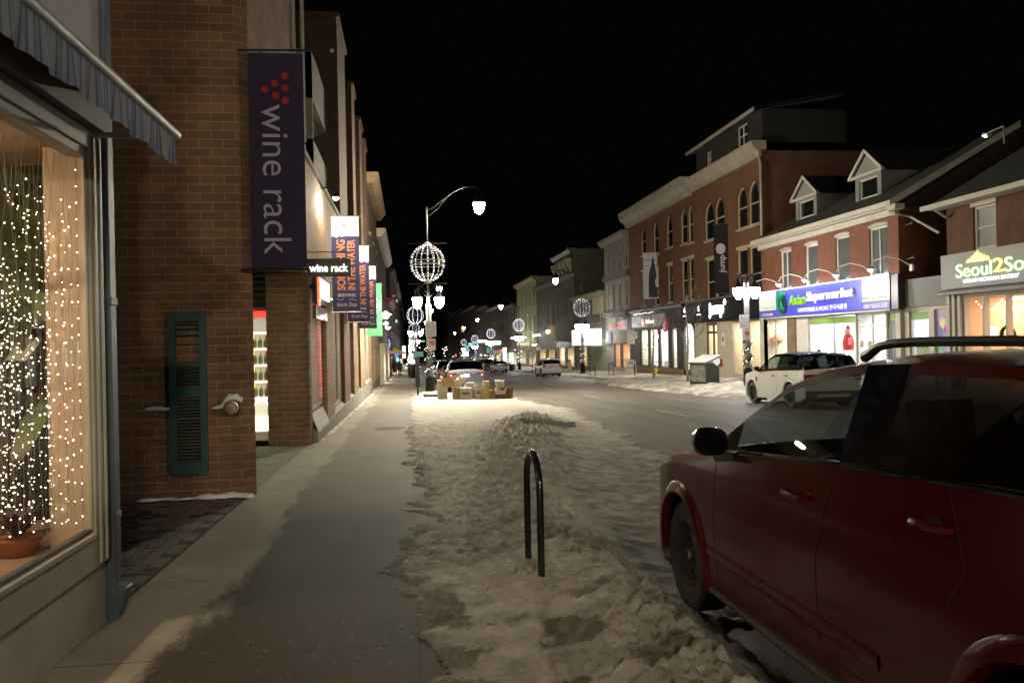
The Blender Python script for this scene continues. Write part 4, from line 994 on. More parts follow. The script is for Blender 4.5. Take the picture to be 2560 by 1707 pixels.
# ================================================================= SIGNS ON POSTS
M_signw = mat('sign_white', (0.66, 0.66, 0.66), 0.45, var=0.06)
M_signink = mat('sign_ink', (0.10, 0.10, 0.12), 0.6); M_signred = mat('sign_red', (0.45, 0.03, 0.03), 0.5); M_signgreen = mat('sign_green', (0.02, 0.16, 0.08), 0.5)
def rrect(mb, cx, z0, z1, w, y0, y1, r=0.05):
    pts = []
    for (x, z, a0) in ((cx+w/2-r, z0+r, -90), (cx+w/2-r, z1-r, 0), (cx-w/2+r, z1-r, 90), (cx-w/2+r, z0+r, 180)):
        for i in range(5): a = R(a0+22.5*i); pts.append((x+r*math.cos(a), z+r*math.sin(a)))
    mb.prism(pts, y0, y1)
def parking_sign(x, y, z, label, w=0.50, h=0.70, group='parking signs', red_at=None):
    s = empty('parking_sign', (x, y, z), 0, label, 'parking sign', group)
    mb = MB(); rrect(mb, 0, 0, h, w, -0.012, 0); mb.build('plate', M_signw, s)
    text('Parking', s, 0.03, h*0.70, w*0.80, h*0.09, M_signink, y=-0.0125, depth=0.002, bold=0.02)
    text('Pay &\nDisplay', s, 0.10, h*0.87, w*0.36, h*0.13, M_signink, y=-0.0125, depth=0.002)
    text('9:30 AM to 5:30 PM', s, 0, h*0.56, w*0.84, h*0.055, M_signink, y=-0.0125, depth=0.002)
    text('MONDAY TO SATURDAY', s, 0, h*0.40, w*0.84, h*0.05, M_signink, y=-0.0125, depth=0.002)
    text('2 HOURS\nMAXIMUM', s, 0, h*0.22, w*0.6, h*0.12, M_signink, y=-0.0125, depth=0.002)
    mb = MB(); mb.prism([(-w*0.36, h*0.80), (-w*0.28, h*0.92), (-w*0.20, h*0.80)], -0.0145, -0.0125); mb.build('emblem', M_signgreen, s)
    return s
def no_stop_sign(x, y, z, label, w=0.34, h=0.54):
    s = empty('no_stopping_sign', (x, y, z), 0, label, 'no stopping sign', 'no stopping signs')
    mb = MB(); rrect(mb, 0, 0, h, w, -0.012, 0); mb.build('plate', M_signw, s)
    cz = h*0.66; rr = w*0.34; mb = MB()
    mb.tube([(rr*math.cos(a), -0.014, cz+rr*math.sin(a)) for a in [2*math.pi*i/24 for i in range(24)]], 0.018, 5, closed=True)
    mb.tube([(-rr*0.7, -0.016, cz+rr*0.7), (rr*0.7, -0.016, cz-rr*0.7)], 0.015, 5); mb.build('prohibition_ring', M_signred, s)
    mb = MB(); mb.lathe([(rr*0.55, -0.0145), (rr*0.55, -0.013)], (0, 0, cz), 18, axis='y'); mb.build('black_symbol', M_signink, s)
    return s
parking_sign(1.04, 37.86, 1.99, 'large parking rules plate on the nearest street lamp pole')
no_stop_sign(1.08, 37.86, 1.36, 'no stopping plate below the parking plate on the nearest lamp pole')
p = onY(1860, 815, 35.5); parking_sign(p[0], 35.5, onY(1860, 822, 35.5)[2], 'parking plate on the four lantern lamp behind the white car', w=0.44, h=0.64)
p = onY(1868, 848, 35.5); no_stop_sign(p[0], 35.5, onY(1868, 851, 35.5)[2], 'no stopping plate on the four lantern lamp behind the white car', w=0.31, h=0.50)
# sign posts on the right pavement
def post(x, y, h, label, parts):
    s = empty('sign_post', (x, y, G(x, y)), 0, label, 'sign post')
    mb = MB(); mb.tube([(0, 0, -0.1), (0, 0, h)], 0.032, 8); mb.lathe([(0.06, 0.45), (0.07, 0.5), (0.07, 0.95), (0.05, 1.0)] if parts else [(0.035, 0.4), (0.035, 0.5)], n=8); mb.build('pole', MT['dkgrey'], s)
    return s
post(15.6, 56, 3.1, 'thin dark post with parking plates in front of the stone shop', True)
parking_sign(15.35, 55.9, 1.35, 'parking plate on the thin post by the stone shop', w=0.55, h=0.95)
post(14.6, 97, 2.6, 'thin distant post with a grey plate by the pale green building', False)
parking_sign(14.6, 96.9, -0.3, 'small grey plate on the distant post by the pale green building', w=0.6, h=0.8)
no_stop_sign(13.9, 88, 0.7, 'no stopping plate left of the white car on the road', w=0.45, h=0.65)
post(13.9, 88.05, 3.0, 'thin post left of the white car on the road', False)
no_stop_sign(16.3, 58.5, 1.72, 'red and white plate beside the parking plate by the stone shop', w=0.5, h=0.5)
# slim dark pay station with teal top, left pavement
px_ = onG_ = onX
ps = empty('pay_station', (0.42, 39.6, G(0.4, 39.6)), 0, 'slim dark pay station with a slanted teal top beside the nearest lamp', 'pay station')
mb = MB(); mb.tube([(0, 0, -0.1), (0, 0, 0.5)], 0.04, 8); mb.box(-0.11, 0.11, -0.09, 0.09, 0.42, 1.85); mb.build('body', MT['fascia_black'], ps, bevel=0.01)
mb = MB(); mb.prismx([(-0.1, 1.86), (0.1, 1.86), (0.1, 1.95), (-0.1, 2.10)], -0.16, 0.30); mb.build('top', mat('teal_paint', (0.004, 0.035, 0.035), 0.5), ps)

# ================================================================= STREET FURNITURE
bk = empty('bike_rack', (0.925, 6.25, -0.125), R(92), 'black inverted U bike rack standing in the trodden snow', 'bike rack')
mb = MB(); pts = [(-0.27, 0, 0.02)] + [(-0.27, 0, 0.25*i) for i in range(1, 3)] + [(-0.27*math.cos(a), 0, 0.72+0.25*math.sin(a)) for a in [math.pi*i/14 for i in range(15)]] + [(0.27, 0, 0.5), (0.27, 0, 0.25), (0.27, 0, 0.02)]
mb.tube(pts, 0.027, 14); mb.build('hoop', mat('gloss_black', (0.010, 0.010, 0.011), 0.18, coat=0.5), bk, smooth=True)
mh = empty('manhole_cover', (-0.48, 20.9, -0.418+0.006), 0, 'dark round manhole cover in the left pavement before the lamp', 'manhole cover')
mb = MB(); mb.lathe([(0.42, 0), (0.42, 0.006)], n=28); mb.build('lid', MT['dkgrey'], mh)
mb = MB()
for i in range(-5, 6): h = math.sqrt(max(0, 0.38**2-(0.07*i)**2)); mb.box(-h, h, 0.07*i-0.012, 0.07*i+0.012, 0.0062, 0.012)
mb.build('ridge', mat('iron', (0.12, 0.10, 0.09), 0.6), mh)
pl = MB(); pl.quad((0, 0, 0.0), (0.10, 0.02, 0.03), (0.14, 0.12, 0.005), (0.03, 0.14, 0.02)); pl.quad((0.03, 0.14, 0.02), (0.14, 0.12, 0.005), (0.10, 0.20, 0.0), (0.0, 0.19, 0.0))
o = pl.build('paper_scrap', MT['white']); o.location = (0.02, 12.95, -0.245); tag(o, 'crumpled white paper scrap on the pavement joint', 'litter')

# sheltered newspaper kiosk
kx, ky = 15.3, 41.9
kk = empty('advert_kiosk', (14.95, 40.6, G(14.95, 40.6)+0.03), R(-70), 'black box kiosk with a faded poster and snow on its sloping lid', 'kiosk')
mb = MB(); mb.box(-0.62, 0.62, -0.38, 0.42, 0.06, 1.14); mb.build('cabinet', MT['black'], kk, bevel=0.01)
mb = MB()
for x in (-0.60, 0.60):
    for y in (-0.38, 0.42): mb.box(x-0.025, x+0.025, y-0.025, y+0.025, 0.0, 1.15)
mb.build('leg', MT['black'], kk)
mb = MB(); mb.prismx([(-0.50, 1.16), (0.50, 1.50), (0.50, 1.44), (-0.50, 1.10)], -0.70, 0.70); mb.build('lid', MT['dkgrey'], kk)
mb = MB(); mb.prismx([(-0.48, 1.215), (0.0, 1.36), (0.49, 1.54), (0.49, 1.50), (-0.48, 1.17)], -0.68, 0.68); mb.build('snow_cover', MT['snowcap'], kk)
mb = MB(); mb.prismx([(0.1, 1.32), (0.42, 1.38), (0.43, 1.14), (0.3, 0.98), (0.15, 1.05), (-0.05, 1.2)], 0.64, 0.70); mb.build('snow_drift', MT['snowcap'], kk)
mb = MB(); mb.box(-0.56, 0.56, -0.40, -0.385, 0.20, 1.02); mb.build('poster', mat('faded_poster', (0.10, 0.10, 0.09), 0.4, var=0.7, vscale=2.5, col2=(0.24, 0.24, 0.21)), kk)

# hydrant
hx, hy = 16.9, 55.5
h = empty('fire_hydrant', (hx, hy, G(hx, hy)), 0, 'yellow fire hydrant with a blue cap behind the thin tree', 'fire hydrant')
mb = MB(); mb.lathe([(0.19, 0), (0.19, 0.07), (0.13, 0.09), (0.12, 0.55), (0.16, 0.57), (0.16, 0.62)], n=12); mb.lathe([(0.07, -0.22), (0.07, 0.22)], (0, 0, 0.45), 8, axis='x'); mb.build('barrel', mat('hydrant_yellow', (0.50, 0.42, 0.05), 0.5, var=0.2), h, smooth=True)
mb = MB(); mb.lathe([(0.15, 0.62), (0.14, 0.70), (0.08, 0.78), (0.03, 0.80), (0.03, 0.85)], n=12); mb.build('bonnet', mat('hydrant_blue', (0.05, 0.08, 0.30), 0.5), h, smooth=True)
h2 = copy_tree(h); h2.location = (17.3, 88, G(17.3, 88)); h2['label'] = 'distant pale fire hydrant in the doorway area left of the lit white sign'; h2.scale = (1.3, 1.3, 1.5)

# bare street trees
def tree(x, y, H, label, seed, group='bare street trees'):
    t = empty('bare_tree', (x, y, G(x, y)), 0, label, 'tree', group); rg = random.Random(seed)
    mb = MB(); pts = [(0.04*math.sin(z*2+seed), 0, z) for z in [H*i/8-0.05 for i in range(9)]]
    mb.tube(pts, [0.09, 0.075, 0.07, 0.065, 0.055, 0.045, 0.035, 0.025, 0.012], 8)
    mb.build('trunk', mat('bark', (0.14, 0.12, 0.09), 0.9, var=0.4, vscale=15), t, smooth=True)
    mb = MB()
    def br(p, d, L, r, dep):
        pts = [p]; q = p.copy(); dd = d.copy()
        for i in range(4):
            dd = (dd + Vector((rg.uniform(-.2, .2), rg.uniform(-.2, .2), rg.uniform(-.05, .22)))).normalized(); q = q + dd*L/4; pts.append(q.copy())
        mb.tube(pts, [r*(1-0.18*i) for i in range(5)], 4, cap=False)
        if dep:
            for i in range(3):
                k = rg.randint(1, 4); br(pts[k], (dd + Vector((rg.uniform(-1, 1), rg.uniform(-1, 1), rg.uniform(-.1, .7)))).normalized(), L*rg.uniform(0.4, 0.65), r*0.55, dep-1)
    for i in range(15):
        z = H*(0.40+0.58*i/15); a = rg.random()*6.28
        br(Vector((0, 0, z)), Vector((math.cos(a), math.sin(a), 0.55)).normalized(), 0.5+1.1*(1-i/18)*rg.uniform(0.7, 1.2), 0.022, 2)
    mb.build('crown', mat('twigs', (0.10, 0.085, 0.07), 0.9), t)
tree(15.1, 43.5, 4.9, 'thin bare street tree just left of the black kiosk', 3)
tree(15.45, 51.0, 4.4, 'thin bare street tree by the yellow hydrant', 9)
# sandwich board, small racks, planter
ab = empty('sandwich_board', (18.1, 66.0, G(18.1, 66)), R(-35), 'white sandwich board standing outside the stone shop', 'sandwich board')
mb = MB(); mb.prismx([(-0.32, 0), (-0.27, 0), (0.0, 1.08), (-0.04, 1.1)], -0.38, 0.38); mb.prismx([(0.32, 0), (0.27, 0), (-0.03, 1.07), (0.0, 1.1)], -0.38, 0.38); mb.build('board', MT['white'], ab)
mb = MB(); mb.obox((-0.15, -0.22, 0.45), (0.14, 0.01, 0.10), (R(-16), 0, 0)); mb.obox((0.15, -0.22, 0.45), (0.14, 0.01, 0.10), (R(-16), 0, 0)); mb.obox((0.0, -0.10, 0.85), (0.42, 0.01, 0.10), (R(-16), 0, 0)); mb.build('print', M_signink, ab)
for k, (x, y) in enumerate(((16.3, 65.5), (14.9, 66.0))):
    b = empty('bike_rack', (x, y, G(x, y)), R(20), ['slim bike hoop in front of the mural wall across the street', 'slim bike hoop at the snowy kerb across the street'][k], 'bike rack', 'bike hoops across the street')
    mb = MB(); mb.tube([(-0.22, 0, 0)] + [(-0.22*math.cos(a), 0, 0.75+0.2*math.sin(a)) for a in [math.pi*i/8 for i in range(9)]] + [(0.22, 0, 0)], 0.035, 8); mb.build('hoop', MT['dkgrey'], b)
pb = empty('planter', (18.4, 67.6, G(18.4, 67.6)), 0, 'small dark planter with a bare shrub beside the sandwich board', 'planter')
mb = MB(); mb.lathe([(0.22, 0), (0.27, 0.42), (0.25, 0.42)], n=10); mb.build('tub', MT['black'], pb)
mb = MB(); rg = random.Random(2)
for i in range(26): a = rg.random()*6.28; mb.tube([(0, 0, 0.4), (0.22*math.cos(a), 0.22*math.sin(a), 0.7+0.35*rg.random())], 0.012, 4)
mb.build('shrub', mat('evergreen', (0.03, 0.06, 0.03), 0.8), pb)
for k, (x, y, hgt) in enumerate(((14.2, 113.5, 0.95), (0.35, 80.2, 1.3))):
    b = empty('litter_bin', (x, y, G(x, y)), 0, ['round black bin at the foot of the distant globe lamp', 'dark round bin topped with snow on the left pavement far along'][k], 'litter bin')
    mb = MB(); mb.lathe([(0.30, 0), (0.42, 0.25), (0.45, hgt), (0.38, hgt+0.05)], n=14); mb.build('body', MT['black'], b, smooth=True)
    mb = MB(); mb.lathe([(0.38, hgt+0.05), (0.30, hgt+0.13), (0.1, hgt+0.16)], n=14); mb.build('snow_cover', MT['snowcap'], b, smooth=True)

# ---- cardboard boxes set out by the lamp
M_card = mat('cardboard', (0.34, 0.20, 0.085), 0.85, var=0.15); M_cardw = mat('white_carton', (0.66, 0.63, 0.56), 0.75, var=0.08); M_cardl = mat('light_card', (0.48, 0.34, 0.16), 0.85, var=0.12); M_cardd = mat('brown_card', (0.20, 0.095, 0.045), 0.85, var=0.2)
def carton(x, y, w_, d_, h_, rz, m, label, zoff=0.0, open_=True, printed=None, lean=0.0, lid=None):
    t = empty('cardboard_box', (x, y, G(x, y)+0.02+zoff), rz, label, 'box', 'boxes set out by the kerb'); t.rotation_euler = (lean, 0, rz)
    mb = MB(); e = 0.006; a, b = w_/2, d_/2
    mb.box(-a, a, -b, -b+e, 0, h_); mb.box(-a, a, b-e, b, 0, h_); mb.box(-a, -a+e, -b+e, b-e, 0, h_); mb.box(a-e, a, -b+e, b-e, 0, h_); mb.box(-a+e, a-e, -b+e, b-e, 0.0, e)
    mb.build('carton', m, t)
    mb = MB()
    if open_:
        for s_, ang in ((-1, 0.9), (1, 0.6)):
            mb.obox((s_*(a+0.06*math.sin(ang)), 0, h_+0.06*math.cos(ang)), (e, d_*0.95, 0.13), (0, s_*ang, 0))
        mb.obox((0, -b-0.05, h_+0.015), (w_*0.95, 0.12, e), (R(-30), 0, 0))
        mb.build('flap', m, t)
    elif lid: mb.box(-a-0.02, a+0.02, -b-0.02, b+0.02, h_-0.06, h_+0.015); mb.build('lid', lid, t)
    else: mb.box(-a, a, -b, b, h_, h_+e); mb.build('flap', m, t)
    if printed:
        mb = MB(); mb.box(-a*0.72, a*0.72, -b-0.003, -b, h_*0.42, h_*0.58); mb.build('print', printed, t)
        text('PRODUCE', t, 0, h_*0.66, w_*0.6, h_*0.10, printed, y=-b-0.001, depth=0.002, bold=0.03)
    return t
M_pgreen = mat('green_print', (0.02, 0.10, 0.07), 0.7)
BOX = [  # x px in photograph, width m, height m
    (1106, 0.40, 0.80, M_cardw, 'tall white carton standing against the lamp base', 35.6, False, None, 0.1),
    (1121, 0.44, 0.40, M_cardl, 'open tan cardboard box tipped against the tall white carton', 35.0, True, None, -0.3),
    (1139, 0.26, 0.80, M_cardw, 'narrow upright white carton second from the lamp', 35.3, False, None, 0.15),
    (1150, 0.34, 0.42, M_cardl, 'yellowish box between the narrow white carton and the printed carton', 35.0, True, None, 0.2),
    (1164, 0.46, 0.48, M_cardw, 'white carton with green print at the front of the row', 34.6, False, M_pgreen, 0.0),
    (1178, 0.40, 0.66, M_cardw, 'plain white carton standing behind the green printed carton', 35.3, False, None, -0.2),
    (1192, 0.30, 0.30, M_cardl, 'low crushed tan box left of the second printed carton', 35.0, True, None, 0.5),
    (1201, 0.38, 0.52, M_cardw, 'open white carton with green print and paper inside', 34.5, True, M_pgreen, -0.1),
    (1216, 0.26, 0.72, M_cardl, 'tall thin tan carton leaning behind the tape sealed box', 34.9, False, None, 0.1),
    (1212, 0.34, 0.30, M_cardl, 'low tan box in front of the tall thin carton', 34.2, False, None, 0.2),
    (1230, 0.36, 0.36, M_card, 'square brown box with a round handle hole', 34.3, False, None, -0.15),
    (1250, 0.48, 0.34, M_cardd, 'dark brown box under the round tub', 34.3, True, None, 0.1),
    (1268, 0.44, 0.42, M_cardd, 'dark brown open box at the right end of the row', 34.2, True, None, -0.25)]
for px_, w_, h_, m_, lab, Y, op, pr, rz_ in BOX:
    X_ = onY(px_, 990, Y)[0]
    carton(X_, Y, w_, w_*0.8, h_ if 'tipped' not in lab else 0.36, rz_, m_, lab, zoff=0.52 if 'tipped' in lab else 0.0, open_=op, printed=pr)
X_ = onY(1250, 980, 34.3)[0]
tb = empty('food_tub', (X_, 34.3, G(X_, 34.3)+0.56), 0, 'cream tub with a white lid standing on the dark brown box', 'tub')
mb = MB(); mb.lathe([(0.16, -0.2), (0.19, 0.16)], n=16); mb.build('tub_body', MT['cream'], tb, smooth=True)
mb = MB(); mb.lathe([(0.205, 0.16), (0.205, 0.21), (0.19, 0.215)], n=16); mb.build('lid', MT['white'], tb, smooth=True)
X_ = onY(1252, 990, 33.9)[0]
tb2 = empty('paper_carton', (X_, 33.9, G(X_, 33.9)+0.22), 0.1, 'small white open tray resting against the dark brown box', 'tray')
mb = MB(); mb.prism([(-0.24, 0.24), (-0.18, 0.0), (0.18, 0.0), (0.24, 0.24), (0.20, 0.24), (0.15, 0.04), (-0.15, 0.04), (-0.20, 0.24)], -0.1, 0.1); mb.box(-0.2, 0.2, -0.1, -0.095, 0.0, 0.17); mb.build('tray', M_cardw, tb2)
X_ = onY(1152, 960, 36.0)[0]
bg_ = empty('paper_bag', (X_, 36.0, G(X_, 36)+0.80), 0, 'crumpled cream packing paper bunched on top of the boxes', 'paper')
mb = MB(); rg = random.Random(4)
mb.tube([(-0.12, 0, -0.85), (-0.1, 0, -0.2), (0.0, 0, 0.0), (0.08, 0, 0.12), (0.1, 0, 0.18)], [0.2, 0.2, 0.19, 0.15, 0.08], 9); mb.v = [(v[0]+rg.uniform(-.04, .04), v[1]+rg.uniform(-.04, .04), v[2]+rg.uniform(-.04, .04)) for v in mb.v]
mb.build('crumpled_paper', M_cardw, bg_)
X_ = onY(1139, 975, 35.9)[0]
bg_ = empty('magazine_bundle', (X_+0.1, 35.9, G(X_, 35.9)+0.35), 0, 'dark patterned packaging leaning behind the narrow white carton', 'packaging')
mb = MB(); mb.obox((0.1, 0, 0.2), (0.34, 0.04, 0.42), (0.3, -0.5, 0)); mb.build('panel', mat('patterned', (0.03, 0.05, 0.03), 0.6, var=0.9, vscale=9, col2=(0.3, 0.3, 0.25)), bg_)

# ---- people far along the left pavement
MT['coat'] = mat('dark_coat', (0.012, 0.012, 0.014), 0.9)
def person(x, y, h, label, rz=0.0, ph=0.0):
    s = h/1.75; V = [(0, 0, 0.92), (0, 0, 1.15), (0, 0, 1.38), (0, 0, 1.48), (0, 0.01, 1.58), (0, 0.0, 1.70),
         (-0.09, 0, 0.88), (-0.10, 0.10+ph, 0.50), (-0.10, 0.05+ph*0.6, 0.08), (-0.10, 0.20+ph*0.6, 0.04),
         (0.09, 0, 0.88), (0.10, 0.02-ph, 0.48), (0.10, -0.18-ph, 0.09), (0.10, -0.04-ph, 0.04),
         (-0.19, 0, 1.38), (-0.25, -0.04, 1.12), (-0.24, 0.08, 0.90), (-0.24, 0.10, 0.82), (0.19, 0, 1.38), (0.25, 0.03, 1.12), (0.24, 0.12, 0.90), (0.24, 0.14, 0.82)]
    Rr = [0.17, 0.155, 0.16, 0.07, 0.085, 0.095, 0.10, 0.07, 0.05, 0.045, 0.10, 0.07, 0.05, 0.045, 0.075, 0.055, 0.045, 0.035, 0.075, 0.055, 0.045, 0.035]
    Ed = [(0, 1), (1, 2), (2, 3), (3, 4), (4, 5), (0, 6), (6, 7), (7, 8), (8, 9), (0, 10), (10, 11), (11, 12), (12, 13), (2, 14), (14, 15), (15, 16), (16, 17), (2, 18), (18, 19), (19, 20), (20, 21)]
    t = empty('person', (x, y, G(x, y)), rz, label, 'person'); t.scale = (s, s, s)
    me = bpy.data.meshes.new('body'); me.from_pydata(V, Ed, []); o = bpy.data.objects.new('body', me); COL.objects.link(o); o.parent = t
    sk = o.modifiers.new('skin', 'SKIN'); 
    for i, r_ in enumerate(Rr): me.skin_vertices[0].data[i].radius = (r_, r_*0.8)
    me.skin_vertices[0].data[0].use_root = True
    ss = o.modifiers.new('sub', 'SUBSURF'); ss.levels = 1; ss.render_levels = 1; me.materials.append(MT['coat'])
    mb = MB(); mb.lathe([(0.24, 0.62), (0.21, 0.95), (0.19, 1.2), (0.20, 1.38), (0.09, 1.50)], n=12); mb.build('coat', MT['coat'], t, smooth=True)
    mb = MB(); mb.sphere((0, 0.01, 1.63), 0.115, 10, 8); mb.build('hat', mat('wool', (0.02, 0.02, 0.025), 0.95), t, smooth=True)
p = onY(988, 940, 84); person(p[0], 84, 1.78, 'person in a dark coat walking away on the left side of the pair', 0, 0.05)
p = onY(1000, 940, 84); person(p[0], 84.5, 1.72, 'person in dark winter clothes walking on the right side of the pair', 0.1, -0.04)
MT['pillar'] = mat('pillar_vinyl', (0.004, 0.004, 0.005), 0.07, spec=0.3)
# ================================================================= CARS (local +y = forward, origin on the ground between the axles)
def paint(name, col, metal=0.3, rough=0.35, dirt=0.25):
    m, t, b = newmat(name); L = t.links.new
    if dirt == 0: b.inputs['Coat Roughness'].default_value = 0.16; b.inputs['Coat Weight'].default_value = 0.8
    b.inputs['Specular IOR Level'].default_value = 0.0 if dirt == 0 else 0.5
    b.inputs['Metallic'].default_value = metal; b.inputs['Roughness'].default_value = rough; b.inputs['Coat Weight'].default_value = 1.0; b.inputs['Coat Roughness'].default_value = 0.04 if dirt else 0.16
    tc = t.nodes.new('ShaderNodeTexCoord'); sp = t.nodes.new('ShaderNodeSeparateXYZ'); L(tc.outputs['Object'], sp.inputs[0])
    n = t.nodes.new('ShaderNodeTexNoise'); n.inputs['Scale'].default_value = 4; n.inputs['Detail'].default_value = 8; L(tc.outputs['Object'], n.inputs['Vector'])
    a = t.nodes.new('ShaderNodeMath'); a.operation = 'MULTIPLY_ADD'; L(n.outputs['Fac'], a.inputs[0]); a.inputs[1].default_value = -0.7; 
    mr = t.nodes.new('ShaderNodeMapRange'); L(sp.outputs[2], mr.inputs[0]); mr.inputs[1].default_value = 0.15; mr.inputs[2].default_value = 0.75; mr.inputs[3].default_value = 1.0; mr.inputs[4].default_value = 0.25
    L(mr.outputs[0], a.inputs[2]); c = t.nodes.new('ShaderNodeMath'); c.operation = 'MULTIPLY'; c.use_clamp = True; L(a.outputs[0], c.inputs[0]); c.inputs[1].default_value = dirt*2.2
    mx_ = t.nodes.new('ShaderNodeMixRGB'); L(c.outputs[0], mx_.inputs[0]); mx_.inputs[1].default_value = (*col, 1); mx_.inputs[2].default_value = (0.20, 0.18, 0.15, 1); L(mx_.outputs[0], b.inputs['Base Color'])
    iv = t.nodes.new('ShaderNodeMath'); iv.operation = 'MULTIPLY_ADD'; L(c.outputs[0], iv.inputs[0]); iv.inputs[1].default_value = -1; iv.inputs[2].default_value = 1; L(iv.outputs[0], b.inputs['Coat Weight'])
    return m
M_carglass = glass('car_glass', (0.60, 0.68, 0.66), 1.0); M_priv = glass('privacy_glass', (0.05, 0.055, 0.06), 1.0)
M_tail = mat('tail_lamp', (0.16, 0.006, 0.006), 0.15, coat=1.0); M_tailc = mat('lamp_clear', (0.6, 0.55, 0.5), 0.15, coat=1.0)
M_cabin = mat('cabin_black', (0.022, 0.022, 0.024), 0.85)
M_alloy = mat('alloy', (0.35, 0.35, 0.37), 0.3, metal=0.8); M_rimblk = mat('black_rim', (0.03, 0.03, 0.033), 0.35, metal=0.5); M_rimsteel = mat('steel_rim', (0.085, 0.083, 0.08), 0.5, metal=0.2, var=0.6, vscale=9, col2=(0.22, 0.21, 0.20))
M_plate = mat('licence_plate', (0.72, 0.72, 0.74), 0.4); M_plateink = mat('plate_ink', (0.45, 0.10, 0.14), 0.5)

def interp(p, t): return lerp_list(p, t)

def make_wheel(parent, x, y, r, wdt, style, side, m_rim):
    mb = MB(); s = side; o = s*wdt/2
    prof = [(r*0.66, -o), (r*0.80, -o*1.02), (r*0.93, -o*0.98), (r*0.985, -o*0.80), (r, -o*0.55), (r, o*0.55), (r*0.985, o*0.80), (r*0.93, o*0.98), (r*0.80, o*1.02), (r*0.655, o)]
    mb.lathe(prof, (x, y, r), 40, axis='x', cap=False)
    w_ = mb.build('wheel', MT['rubber'], parent, smooth=True)
    mb = MB(); n = 40
    mb.lathe([(r*0.67, o*0.98), (r*0.64, o*0.95), (r*0.60, o*0.60), (r*0.585, o*0.1), (r*0.3, o*0.25), (r*0.22, o*0.45), (0.0001, o*0.5)] if style == 'steel' else [(r*0.67, o*0.98), (r*0.64, o*0.95), (r*0.62, o*0.5), (r*0.60, -o*0.2)], (x, y, r), n, axis='x', cap=False)
    if style == 'steel':
        for k in range(14):
            a = 2*math.pi*k/14; c = (x+o*0.17, y+r*0.47*math.cos(a), r+r*0.47*math.sin(a)); mb.cur = 1
            mb.lathe([(r*0.045, 0.0), (r*0.045, s*0.012)], c, 8, axis='x'); mb.cur = 0
        for k in range(5):
            a = 2*math.pi*k/5+0.3; c = (x+o*0.50, y+r*0.17*math.cos(a), r+r*0.17*math.sin(a)); mb.cur = 2
            mb.lathe([(r*0.035, 0.0), (r*0.03, s*0.03)], c, 6, axis='x'); mb.cur = 0
        mb.cur = 2; mb.lathe([(r*0.09, 0), (r*0.09, s*0.035), (0.001, s*0.04)], (x+o*0.45, y, r), 12, axis='x'); mb.cur = 0
        mb.build('rim', [m_rim, MT['black_rough'], MT['steel']], w_, smooth=True)
    else:
        for k in range(5):
            a = 2*math.pi*k/5+math.pi/2
            for da in (-0.16, 0.16):
                mb.tube([(x+o*0.72, y+r*0.10*math.cos(a), r+r*0.10*math.sin(a)), (x+o*0.70, y+r*0.60*math.cos(a+da), r+r*0.60*math.sin(a+da))], [r*0.055, r*0.04], 5)
        mb.lathe([(r*0.14, o*0.4), (r*0.14, o*0.78), (0.001, o*0.82)], (x, y, r), 12, axis='x', cap=False)
        mb.build('rim', m_rim, w_)
        mb = MB(); mb.lathe([(r*0.52, -o*0.1), (0.001, -o*0.1)], (x, y, r), 20, axis='x', cap=False); mb.build('brake_disc', MT['black_rough'], w_)
    return w_

